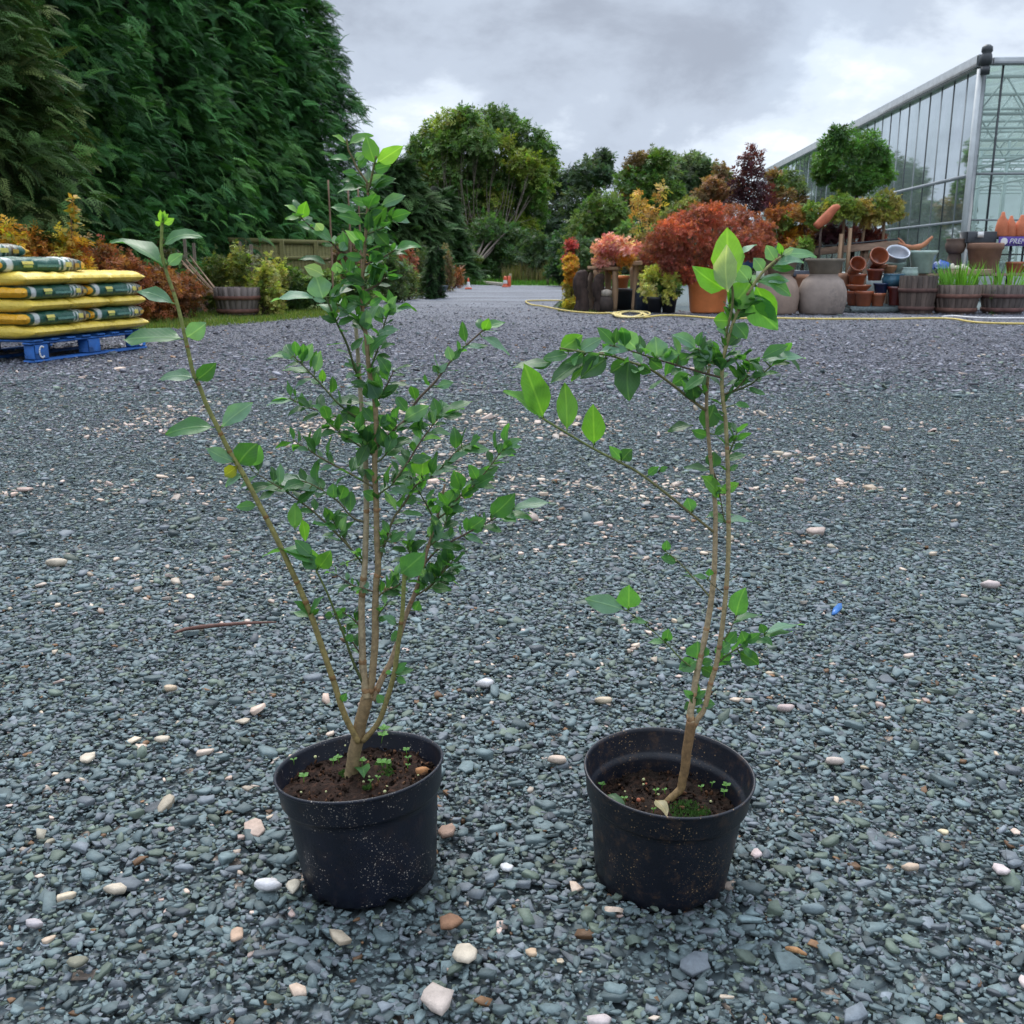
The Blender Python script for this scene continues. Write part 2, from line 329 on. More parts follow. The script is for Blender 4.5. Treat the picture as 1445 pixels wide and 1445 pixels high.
def gravel_ground_mat():
    """the compacted bed of slate chippings: cells of many greys with dark joints; greener near, more violet further off, paler crushed stone on the lane"""
    m = bpy.data.materials.new('slate_chippings_bed'); m.use_nodes = True; t = m.node_tree; t.nodes.clear(); l = t.links.new
    o = N(t, 'ShaderNodeOutputMaterial'); b = N(t, 'ShaderNodeBsdfPrincipled'); c = N(t, 'ShaderNodeTexCoord')
    vo = N(t, 'ShaderNodeTexVoronoi', Scale=45.0); l(c.outputs['Object'], vo.inputs[0])
    ve = N(t, 'ShaderNodeTexVoronoi', feature='DISTANCE_TO_EDGE', Scale=45.0); l(c.outputs['Object'], ve.inputs[0])
    sp = N(t, 'ShaderNodeSeparateColor'); l(vo.outputs['Color'], sp.inputs[0])
    r1 = N(t, 'ShaderNodeValToRGB'); l(sp.outputs[0], r1.inputs[0]); e = r1.color_ramp
    e.elements[0].color = (.040, .054, .060, 1); e.elements[1].color = (.17, .20, .21, 1); e.elements[1].position = .965
    for p, q in ((.35, (.080, .104, .108)), (.75, (.120, .150, .156)), (.975, (.40, .32, .26))): k = e.elements.new(p); k.color = (*q, 1)
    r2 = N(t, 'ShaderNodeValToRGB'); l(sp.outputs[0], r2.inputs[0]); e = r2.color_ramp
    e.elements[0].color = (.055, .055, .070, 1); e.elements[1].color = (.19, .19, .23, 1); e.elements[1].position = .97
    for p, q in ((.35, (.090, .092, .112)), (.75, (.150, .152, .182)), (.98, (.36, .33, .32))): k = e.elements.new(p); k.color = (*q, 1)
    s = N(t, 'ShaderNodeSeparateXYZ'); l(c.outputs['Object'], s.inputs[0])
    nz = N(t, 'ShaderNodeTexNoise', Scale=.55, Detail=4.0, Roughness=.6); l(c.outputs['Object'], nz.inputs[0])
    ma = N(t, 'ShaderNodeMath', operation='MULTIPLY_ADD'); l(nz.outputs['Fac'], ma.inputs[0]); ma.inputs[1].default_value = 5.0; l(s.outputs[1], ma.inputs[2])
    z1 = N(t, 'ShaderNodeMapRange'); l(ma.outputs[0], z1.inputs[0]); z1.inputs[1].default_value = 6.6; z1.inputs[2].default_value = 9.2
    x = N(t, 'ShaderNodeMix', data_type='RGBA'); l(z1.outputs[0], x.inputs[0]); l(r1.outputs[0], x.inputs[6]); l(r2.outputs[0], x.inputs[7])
    # wheel-worn pale tracks on the lane further away
    mp_ = N(t, 'ShaderNodeMapping'); l(c.outputs['Object'], mp_.inputs[0]); mp_.inputs['Scale'].default_value = (.10, .8, 1)
    nw = N(t, 'ShaderNodeTexNoise', Scale=1.6, Detail=5.0, Roughness=.6, Distortion=.4); l(mp_.outputs[0], nw.inputs[0])
    w1 = N(t, 'ShaderNodeMapRange'); l(nw.outputs['Fac'], w1.inputs[0]); w1.inputs[1].default_value = .36; w1.inputs[2].default_value = .56
    w2 = N(t, 'ShaderNodeMapRange'); l(s.outputs[1], w2.inputs[0]); w2.inputs[1].default_value = 11.5; w2.inputs[2].default_value = 24
    w3 = N(t, 'ShaderNodeMath', operation='MULTIPLY'); l(w1.outputs[0], w3.inputs[0]); l(w2.outputs[0], w3.inputs[1])
    w4 = N(t, 'ShaderNodeMath', operation='MULTIPLY'); l(w3.outputs[0], w4.inputs[0]); w4.inputs[1].default_value = .9
    x2 = N(t, 'ShaderNodeMix', data_type='RGBA'); l(w4.outputs[0], x2.inputs[0]); l(x.outputs[2], x2.inputs[6]); x2.inputs[7].default_value = (.25, .265, .295, 1)
    ed = N(t, 'ShaderNodeMapRange'); l(ve.outputs['Distance'], ed.inputs[0]); ed.inputs[1].default_value = 0; ed.inputs[2].default_value = .16; ed.inputs[3].default_value = .5; ed.inputs[4].default_value = 1.0
    big = N(t, 'ShaderNodeTexNoise', Scale=1.1, Detail=4.0); l(c.outputs['Object'], big.inputs[0])
    bm = N(t, 'ShaderNodeMapRange'); l(big.outputs['Fac'], bm.inputs[0]); bm.inputs[1].default_value = .3; bm.inputs[2].default_value = .7; bm.inputs[3].default_value = .85; bm.inputs[4].default_value = 1.12
    mu = N(t, 'ShaderNodeMath', operation='MULTIPLY'); l(ed.outputs[0], mu.inputs[0]); l(bm.outputs[0], mu.inputs[1])
    v = N(t, 'ShaderNodeVectorMath', operation='SCALE'); l(x2.outputs[2], v.inputs[0]); l(mu.outputs[0], v.inputs['Scale']); l(v.outputs[0], b.inputs['Base Color'])
    b.inputs['Roughness'].default_value = .7; b.inputs['Specular IOR Level'].default_value = .25
    hs = N(t, 'ShaderNodeMath', operation='MULTIPLY_ADD'); l(sp.outputs[1], hs.inputs[0]); hs.inputs[1].default_value = .6; l(ed.outputs[0], hs.inputs[2])
    bp = N(t, 'ShaderNodeBump', Strength=.9, Distance=.008); l(hs.outputs[0], bp.inputs['Height']); l(bp.outputs[0], b.inputs['Normal'])
    l(b.outputs[0], o.inputs[0]); return m
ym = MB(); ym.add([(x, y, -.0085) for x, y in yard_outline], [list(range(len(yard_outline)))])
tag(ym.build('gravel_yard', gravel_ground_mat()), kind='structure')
BASEZ = -.004

# slate chippings as real stones: dense and complete near the camera, thinning out with distance over the bed
def vnoise(x, y, s, seed=0.):
    return np.array([mnoise.noise(Vector((a * s + seed, b * s - seed, seed))) for a, b in zip(x, y)])
def chip_templates():
    T = []
    r = np.random.default_rng(3)
    for i in range(18):
        k = 3 + (i * 2) % 5 if i % 5 else 4; a = (np.arange(k) + .80 * r.random(k)) / k * 2 * np.pi
        rr = .5 * (.60 + .70 * r.random(k)); asp = .42 + .42 * r.random()
        x, y = np.cos(a) * rr, np.sin(a) * rr * asp; th = .055 + .10 * r.random() ** 1.5
        sl = (r.random(2) - .5) * .22; off = (r.random(2) - .5) * .12
        bot = np.stack([x * .92, y * .92, -np.full(k, th)], 1); mid = np.stack([x, y, th * .45 + x * sl[0] + y * sl[1]], 1)
        top = np.stack([x * .93 + off[0] * .6, y * .93 + off[1] * asp * .6, th + x * sl[0] * 1.2 + y * sl[1] * 1.2], 1)
        V = np.concatenate([bot, mid, top]); F = [tuple(range(2 * k, 3 * k))]
        for j in range(k):
            q = (j + 1) % k; F += [(j, q, k + q, k + j), (k + j, k + q, 2 * k + q, 2 * k + j)]
        T.append((V, F))
    return T
TCH = chip_templates()
def scatter_yard(n, y0, y1, wpow, seed):
    """points in the view wedge (a little wider than the picture), uniform per area when wpow = 1"""
    r = np.random.default_rng(seed); u = r.random(n)
    if wpow == 1: y = np.sqrt(y0 ** 2 + u * (y1 ** 2 - y0 ** 2))
    else: y = y0 * (y1 / y0) ** u
    x = (r.random(n) * 2 - 1) * (y * .56 + .35)
    ok = inside(x, y, yard_outline) & (r.random(len(x)) > (y - 12) / 9.0); return x[ok], y[ok], r
POTC = []
gv = MB()
def gravel(n, y0, y1, wpow, seed, smul, zr):
    x, y, r = scatter_yard(n, y0, y1, wpow, seed); n = len(x)
    size = np.clip(r.lognormal(-4.66, .46, n), .0045, .042) * smul
    for cx, cy, cr_ in POTC:
        ok = (x - cx) ** 2 + (y - cy) ** 2 > (cr_ + size * .35) ** 2; x, y, size = x[ok], y[ok], size[ok]; n = len(x)
    z = BASEZ + r.random(n) * zr + size * .10
    yaw = r.random(n) * 6.283; tilt = np.abs(r.normal(0, .20, n)); ta = r.random(n) * 6.283
    st = r.random(n) < .07; tilt[st] = .4 + r.random(st.sum()) * .7
    cz, sz = np.cos(yaw), np.sin(yaw); Rz = np.zeros((n, 3, 3)); Rz[:, 0, 0] = cz; Rz[:, 0, 1] = -sz; Rz[:, 1, 0] = sz; Rz[:, 1, 1] = cz; Rz[:, 2, 2] = 1
    kx, ky = np.cos(ta), np.sin(ta); K = np.zeros((n, 3, 3)); K[:, 0, 2] = ky; K[:, 2, 0] = -ky; K[:, 1, 2] = -kx; K[:, 2, 1] = kx
    Rt = np.eye(3)[None] + np.sin(tilt)[:, None, None] * K + (1 - np.cos(tilt))[:, None, None] * (K @ K)
    Ms = Rt @ Rz * size[:, None, None]
    # colours
    g = r.random(n); val = np.clip(r.normal(.130, .034, n), .055, .30)
    teal = np.stack([val * .74, val * 1.00, val * 1.02], 1); blue = np.stack([val * .86, val * .98, val * 1.08], 1); olive = np.stack([val * .74, val * .96, val * .74], 1)
    c = np.where((g < .62)[:, None], teal, np.where((g < .85)[:, None], blue, olive))
    nz = vnoise(x, y, .5, 3.1) if n < 400000 else 0
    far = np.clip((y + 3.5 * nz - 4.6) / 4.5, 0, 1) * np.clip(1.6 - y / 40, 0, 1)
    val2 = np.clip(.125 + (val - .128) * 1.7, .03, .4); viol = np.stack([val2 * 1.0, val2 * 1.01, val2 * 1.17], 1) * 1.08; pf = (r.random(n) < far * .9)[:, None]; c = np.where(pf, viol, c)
    brown = r.random(n) < .008; c[brown] = np.array([.16, .085, .04]) * (.5 + r.random((brown.sum(), 1)))
    # a scatter of pink and cream stone, gathered in a loose band 3 to 5 m out
    band = 1.1 * np.exp(-((y - 3.7 - .15 * x) / .42) ** 2) * np.clip(1.2 - np.abs(x - .35) / 1.6, .12, 1) + .8 * np.exp(-((y - 5.0) / .55) ** 2) * np.clip(1.3 - np.abs(x + .6) / 2.0, .15, 1) + .12 * np.exp(-((y - 2.6) / 1.5) ** 2)
    nb = vnoise(x, y, 1.9, 9.)
    pc = .0035 + .17 * band * np.clip(nb * 3.2 + .15, .0, 1.6) + .13 * np.exp(-((x - .35) / .48) ** 2 - ((y - 3.5) / .20) ** 2) + .10 * np.exp(-((x + .75) / .55) ** 2 - ((y - 4.75) / .28) ** 2)
    cr = r.random(n) < pc; k = cr.sum()
    c[cr] = np.array([.50, .385, .30]) * (.55 + .6 * r.random((k, 1))) * np.array([1, 1, 1]) + r.random((k, 3)) * .04
    Ms[cr] *= (1.0 + (.4 if y0 < 2 else 1.2) * r.random(k) ** 2)[:, None, None]; z[cr] += size[cr] * .15
    ti = r.integers(0, len(TCH), n)
    for i, (V, F) in enumerate(TCH):
        s = ti == i
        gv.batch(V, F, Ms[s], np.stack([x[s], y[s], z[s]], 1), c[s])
# ------------------------------------------------------------ the two potted shrubs
PLASTIC = mat('black_nursery_plastic', color=(.0055, .0075, .0155), rough=.40, nscale=30, namt=.25, bump=.0003, bscale=300, spec=.45, dirt=(.10, .055, .03), dirt_amt=.12, dirt_scale=55, speck=(.30, .26, .22))
PLASTIC2 = mat('muddy_black_plastic', color=(.007, .0085, .015), rough=.45, nscale=30, namt=.25, bump=.0004, bscale=300, spec=.45, dirt=(.13, .07, .032), dirt_amt=.38, dirt_scale=60, speck=(.26, .17, .09))
SOIL = mat('compost', rough=.95, nscale=120, namt=.6, bump=.004, bscale=160, spec=.15)
MOSS = mat('moss', rough=.9, nscale=200, namt=.4, trans=.1)
MEAL = mat('small_stone', rough=.8, nscale=120, namt=.2, bump=.001, bscale=300)
STONE = mat('pale_stone', rough=.85, nscale=45, namt=.22, bump=.0025, bscale=90, spec=.3)

def tilt_matrix(lean_y, roll):       # lean_y > 0: top towards the camera; roll > 0: right side down
    return np.array(Matrix.Rotation(lean_y, 3, 'X') @ Matrix.Rotation(roll, 3, 'Y'))
def pot_shell(mb, c, Rm, s=1.0):
    prof = [(.0, .006), (.070, .006), (.0795, .0015), (.0835, .0), (.0855, .004), (.0870, .018), (.0915, .060), (.0965, .1075), (.0975, .1165), (.1010, .1180), (.1030, .1215), (.1055, .1480), (.1065, .1500), (.1080, .1515),
            (.1083, .1538), (.1070, .1552), (.1052, .1545), (.1040, .1500), (.1005, .1225), (.0985, .1190), (.0955, .1165), (.0940, .1110), (.0900, .070), (.0840, .020), (0, .016)]
    def zm(p, a):
        z = np.zeros((len(p), len(a)))
        for i, (r_, zz) in enumerate(p):
            if 1 <= i <= 4: z[i] = .007 * (np.cos(6 * a + .5) > .80)
        return z
    lathe(mb, [(a * s, b * s) for a, b in prof], c, 96, Rm, wob=.006, zmod=zm)
def soil_disc(mb, c, Rm, r, z, seed, cols):
    n = 46; V = []; C = []; F = []; rr = np.random.default_rng(seed)
    for i in range(n + 1):
        for j in range(n + 1):
            x = (i / n * 2 - 1); y = (j / n * 2 - 1)
            # square to disc
            X = x * math.sqrt(1 - y * y / 2) * r; Y = y * math.sqrt(1 - x * x / 2) * r
            h = mnoise.noise(Vector((X * 25 + seed, Y * 25, 0))) * .007 + mnoise.noise(Vector((X * 90, Y * 90 + seed, 3))) * .004 + rr.normal() * .0008
            d = math.hypot(X, Y) / r; h += .006 * (1 - d * d)
            V.append((X, Y, z + h)); C.append(cols[0] if rr.random() < .8 else cols[1])
    for i in range(n):
        for j in range(n):
            a = i * (n + 1) + j; F.append((a, a + n + 1, a + n + 2, a + 1))
    V = np.array(V) @ Rm.T + np.array(c); mb.add(V, F, C)
def crumb(mb, p, s, col, r_):
    V, F = TCH[r_.integers(0, len(TCH))]; M = np.array(Matrix.Rotation(r_.random() * 6, 3, 'Z') @ Matrix.Rotation(r_.normal() * .6, 3, 'X')) * s
    mb.add(np.array(V) @ M.T * (1, 1, 2.0) + np.array(p), F, col)

LT = []      # leaf template stations (t, half width 0..1)
for t_, w_ in ((0, .05), (.06, .14), (.16, .56), (.30, .90), (.45, 1.0), (.60, .93), (.75, .68), (.87, .40), (.95, .17), (1.0, .02)): LT.append((t_, w_))
def leaf(mb, B, T, width, col, roll=0., bend=.12, fold=.16, side_hint=None, nrm=None):
    """one leaf from base B to tip T (world points); width in metres; curled lengthways and folded along the midrib"""
    B, T = Vector(B), Vector(T); ax = T - B; Ln = ax.length
    if Ln < 1e-4: return
    x = ax / Ln; n = Vector(nrm); n = (n - x * n.dot(x))
    if n.length < 1e-3: n = Vector((0, 0, 1)) - x * x.z
    n.normalize(); s0_ = n.cross(x); n0_ = n; tw_ = rnd.uniform(-.45, .45)
    V = []; U = []; hw = width / 2; rw = (rnd.random() - .5) * .35
    for t_, w_ in LT:
        an_ = tw_ * (t_ - .3); s = s0_ * math.cos(an_) + n0_ * math.sin(an_); n = n0_ * math.cos(an_) - s0_ * math.sin(an_)
        wv = 1 + .05 * math.sin(t_ * 17 + rw * 20)
        arch = bend * Ln * (4 * t_ * (1 - t_)) * .5 + (-.10 * bend * Ln * t_ * t_)
        c = B + x * (t_ * Ln) + n * arch + s * (rw * Ln * .25 * math.sin(t_ * 3.1))
        for u in (-1, -.55, 0, .55, 1):
            lift = fold * hw * w_ * (abs(u) ** 1.3) + .11 * hw * math.sin(t_ * 11 + u * 2 + rw * 19) * abs(u)
            V.append(c + s * (u * hw * w_ * wv) + n * lift); U.append((.5 + u * .5 * w_, t_ * Ln / .06))
    F = []
    for i in range(len(LT) - 1):
        for j in range(4): a = i * 5 + j; F.append((a, a + 1, a + 6, a + 5))
    c0 = np.array(col); k = rnd.random() * .24 + .88
    mb.add([list(v) for v in V], F, np.clip(c0 * k, 0, 1), U)
LCOL = {k_: tuple(1.25 * q_ for q_ in v_) for k_, v_ in {'d': (.030, .092, .025), 'm': (.044, .132, .040), 'g': (.060, .165, .052), 'b': (.085, .215, .030), 'y': (.150, .300, .050), 'p': (.100, .200, .125), 'w': (.17, .25, .18), 'o': (.16, .17, .02)}.items()}

class Shrub:
    """stems traced as pixel polylines standing at a distance Y; leaves hang on the nearest stem"""
    def __init__(s, root, seed): s.root = root; s.pts = []; s.lm = MB(); s.r = random.Random(seed); s.nt = 0
    def stem(s, name, px, rad, Y0, Y1, col, start=None, k=8, nodes=True, label=None):
        n = len(px); W_ = []
        for i, (x, y) in enumerate(px):
            Y = Y0 + (Y1 - Y0) * i / (n - 1)
            W_.append(P(x, y, Y))
        if start is not None: W_[0] = Vector(start)
        rr = [(.84 if name != 'trunk' else .92) * (rad[0] + (rad[1] - rad[0]) * i / (n - 1)) for i in range(n)]
        mb = MB(); Pp, Rr = tube(mb, W_, rr, k, col, 5, jit=.10)
        for i in range(3, len(Pp) - 1, 4):      # slight swellings at the nodes
            if nodes and name != 'trunk' and s.r.random() < .4:
                d = Pp[i + 1] - Pp[i - 1]; d /= np.linalg.norm(d); q = Rr[i]
                tube(mb, [Pp[i] - d * q * 1.5, Pp[i], Pp[i] + d * q * 1.5], [q * .85, q * 1.13, q * .85], k, np.asarray(col[0] if np.ndim(col) == 2 else col) * (.8, .62, .5), 1)
        o = mb.build(name, BARK, s.root, smooth=True)
        if label: o['label'] = label
        for p in Pp: q = pxof(p); s.pts.append((q[0], q[1], p[1], p))
        return Pp
    def near(s, x, y):
        return min(s.pts, key=lambda q: (q[0] - x) ** 2 + (q[1] - y) ** 2)
    def yat(s, x, y):
        return s.near(x, y)[2]
    def twig(s, px, r0=.0016, r1=.0007, dy=0.0, col=None, leaves=0, size=(10, 18), kinds='ddmmg', parent_name='twig'):
        Y0 = s.yat(*px[0]); c = col or (s.r.choice([(.10, .085, .035), (.085, .055, .032), (.07, .09, .025)]))
        n0 = s.near(*px[0]); Pp = s.stem(parent_name, px, (r0, r1), Y0, Y0 + dy, c, start=n0[3] if (n0[0] - px[0][0]) ** 2 + (n0[1] - px[0][1]) ** 2 < 150 else None, k=6, nodes=False)
        if leaves: s.fill(Pp, leaves, size, kinds)
        return Pp
    def fill(s, Pp, n, size, kinds, t0=.12, up=.4):
        """small opposite leaf pairs along a stem"""
        r = s.r
        for i in range(n):
            t = t0 + (1 - t0) * (i + r.random() * .6) / n; j = min(int(t * (len(Pp) - 1)), len(Pp) - 2)
            B = Vector(Pp[j] + (Pp[j + 1] - Pp[j]) * r.random()); d = Vector(Pp[j + 1] - Pp[j]).normalized()
            a0 = r.random() * 6.283
            for q in range(2 if r.random() < .75 else 1):
                a = a0 + q * math.pi + r.gauss(0, .3)
                u = d.orthogonal().normalized(); v = d.cross(u); o = u * math.cos(a) + v * math.sin(a)
                L_ = r.uniform(*size) * B.y * 1.08 / FPX
                dr = (o * 1.0 + d * r.uniform(.2, 1.0) + Vector((0, 0, up * r.uniform(-.2, .9)))).normalized()
                T = B + dr * L_ * 1.12; n_ = (Vector((0, -.25, 1)) + Vector((r.gauss(0, .45), r.gauss(0, .45), r.gauss(0, .2)))).normalized()
                B2 = B + dr * L_ * .12; tube(s.lm, [B, B2], [.0005, .0006], 4, (.10, .16, .04), 1, False)
                leaf(s.lm, B2, T, L_ * r.uniform(.42, .62), LCOL[r.choice(kinds)], bend=r.uniform(-.1, .3), fold=r.uniform(.05, .35), nrm=n_)
    def leaves(s, specs, ratio=.50, dflt='m'):
        for sp in specs:
            bx, by, tx, ty, w = sp[:5]; kd = sp[5] if len(sp) > 5 else dflt
            q = s.near(bx, by); Y = q[2]; B = P(bx, by, Y + s.r.uniform(-.004, .004))
            Lp = math.hypot(tx - bx, ty - by) * Y * 1.07 / FPX; wp = w * Y * 1.07 / FPX
            dy = s.r.uniform(-.45, .35) * Lp
            T = P(tx, ty, Y + dy); ax = (T - B); L3 = ax.length
            Wd = max(wp, L3 * ratio * s.r.uniform(.9, 1.1)); roll = math.acos(min(1, wp / Wd))
            V_ = (Vector((0, 0, H)) - B).normalized(); x = ax.normalized(); nv = (V_ - x * V_.dot(x)).normalized(); sd_ = x.cross(nv)
            n1_ = nv * math.cos(roll) + sd_ * math.sin(roll); n2_ = nv * math.cos(roll) - sd_ * math.sin(roll)
            n_ = n1_ if n1_.z > n2_.z else n2_
            dd = math.hypot(q[0] - bx, q[1] - by)
            if dd < 16: tube(s.lm, [Vector(q[3]), B + ax * .03], [.0009, .0007], 5, (.13, .19, .045), 1, False)
            leaf(s.lm, B, T, Wd, LCOL[kd], bend=s.r.uniform(.05, .28) if wp / Wd < .8 else s.r.uniform(-.05, .15), fold=s.r.uniform(.08, .30), nrm=n_)
            # a bud at the axil
            if s.r.random() < .4: tube(s.lm, [B - x * .001, B + x * .003 + Vector((0, 0, .002))], [.0012, .0004], 5, (.12, .20, .04), 1)
    def finish(s): return s.lm.build('foliage', LEAF, s.root, smooth=True)

def px_local(c, Rm, v): return Vector(Rm @ np.array(v)) + Vector(c)
# ---- left pot
CL = Vector((*G(514, 1252)[:2], 0)); CL = Vector((P(522, 1180, 1.18).x, 1.182, -.002)); RL = tilt_matrix(R(-3.6), R(-4.6))
CR = Vector((P(934, 1180, 1.18).x, 1.186, -.002)); RR_ = tilt_matrix(R(3.4), R(2.0))
POTC += [(CL.x, CL.y, .084), (CR.x, CR.y, .084)]
def make_pot(root, c, Rm, m, soil_z, soil_r, cols, seed, moss, rim_label=None):
    b = MB(); pot_shell(b, c, Rm); pot = b.build('pot', m, root, smooth=True)
    s = MB(); soil_disc(s, c, Rm, soil_r, soil_z, seed, cols); r_ = np.random.default_rng(seed)
    for i in range(420):
        a = r_.random() * 6.283; q = soil_r * math.sqrt(r_.random()) * .96
        p = px_local(c, Rm, (q * math.cos(a), q * math.sin(a), soil_z + .004 + r_.random() * .004)); g = r_.random()
        crumb(s, p, r_.uniform(.002, .008), (.016, .009, .006) if g < .72 else ((.075, .035, .018) if g < .93 else (.16, .085, .045)), r_)
    so = s.build('soil', SOIL, root)
    mm = MB()
    for mx_, my_, mr in moss:
        for i in range(int(900 * mr / .02)):
            a = r_.random() * 6.283; q = mr * r_.random() ** .6; x, y = mx_ + q * math.cos(a), my_ + q * math.sin(a)
            if math.hypot(x, y) > soil_r: continue
            if mnoise.noise(Vector((x * 160, y * 160, seed))) < -.12: continue
            p = px_local(c, Rm, (x, y, soil_z + .005)); h = r_.uniform(.002, .006)
            t_ = Vector((r_.normal() * .4, r_.normal() * .4, 1)).normalized() * h
            mm.add([p + Vector((-.0008, 0, 0)), p + Vector((.0008, .0003, 0)), p + t_], [(0, 1, 2)], np.array((.035, .085, .012)) * r_.uniform(.5, 1.8))
    mm.build('moss', MOSS, so)
    return pot, so
rootL = thing('potted_shrub', (CL.x, CL.y, 0), 'bushier potted evergreen shrub with many stems fanning out of a black nursery pot', 'potted plant', 'potted shrubs standing on the slate')
make_pot(rootL, CL, RL, PLASTIC, .128, .1005, [(.022, .0125, .009), (.045, .022, .014)], 11, [(-.022, .020, .010), (.024, .036, .012), (.031, .012, .011), (.012, -.028, .006)])
SL = Shrub(rootL, 3)
soilL = G(497, 1090, .132); YL = soilL.y
TAN = [(.2, .13, .06), (.175, .115, .055)]; PALE = [(.32, .235, .13), (.40, .32, .22)]; GRN = [(.22, .15, .06), (.19, .21, .05)]
SL.stem('trunk', [(494, 1098), (497, 1085), (500, 1062), (504.5, 1043), (510, 1015), (516, 993), (519, 981)], (.0098, .0085), YL, YL + .004, [(.17, .125, .06), (.23, .15, .07)], k=12)
SL.stem('stem', [(518, 985), (515, 965), (512, 940), (511, 904), (510, 862), (512, 825), (514.5, 800), (517, 721), (516, 650), (512, 595), (508, 545), (505, 500), (502, 459)], (.0064, .0026), YL, YL + .02, PALE)
s2 = SL.stem('stem', [(520, 985), (524, 965), (526, 945), (529.5, 904), (529.5, 862), (531, 821), (533.6, 800), (531.5, 755), (531, 710), (528.6, 655), (531, 600), (528, 560), (521, 524), (517, 480), (512, 440), (511, 404), (514.5, 354), (517, 317), (519.5, 280), (518, 258)], (.0060, .0017), YL + .004, YL - .015, [(.30, .21, .11), (.17, .12, .055)])
SL.stem('stem', [(526, 988), (538, 960), (552, 933), (560.6, 908), (573, 868), (585.5, 837), (596, 804), (604, 772), (615, 739), (624, 699), (628, 683)], (.0052, .0015), YL + .006, YL + .05, [(.30, .21, .12), (.23, .14, .09)])
SL.stem('stem', [(512, 1046), (533.6, 1020), (546, 987), (556, 951), (562.7, 904), (568, 862), (570, 821), (573, 792)], (.0043, .0030), YL - .004, YL - .03, GRN)
s5 = SL.stem('stem', [(506, 1047), (494, 1025), (484, 1003), (469, 956), (452.6, 908), (438, 866), (421.5, 827), (409, 800), (388, 755), (366, 712.6), (344, 670.5), (324, 637), (308.6, 606), (293, 575), (282, 546.5), (272, 524), (262, 479), (250, 429), (235, 384), (228, 354), (228.5, 319.5), (230, 306)], (.0052, .0019), YL - .004, YL - .075,
             [(.25, .175, .065), (.20, .24, .06)], label='long green stem leaning far to the left')
s6 = SL.stem('stem', [(511, 962), (498, 933), (488, 904), (473.5, 866), (461, 835), (446.5, 806)], (.0024, .0014), YL, YL - .03, [(.07, .09, .025), (.10, .13, .03)])
SL.stem('stem', [(521, 262), (513, 250), (504.5, 238), (497, 222), (492, 212), (489, 196)], (.0018, .0012), YL - .015, YL - .02, (.17, .14, .06), k=6)
SL.stem('stem', [(519, 270), (524, 252), (527, 237), (531, 220)], (.0018, .0014), YL - .015, YL - .03, (.17, .16, .06), k=6)
tw = SL.twig
K2 = 'ddmmmgp'
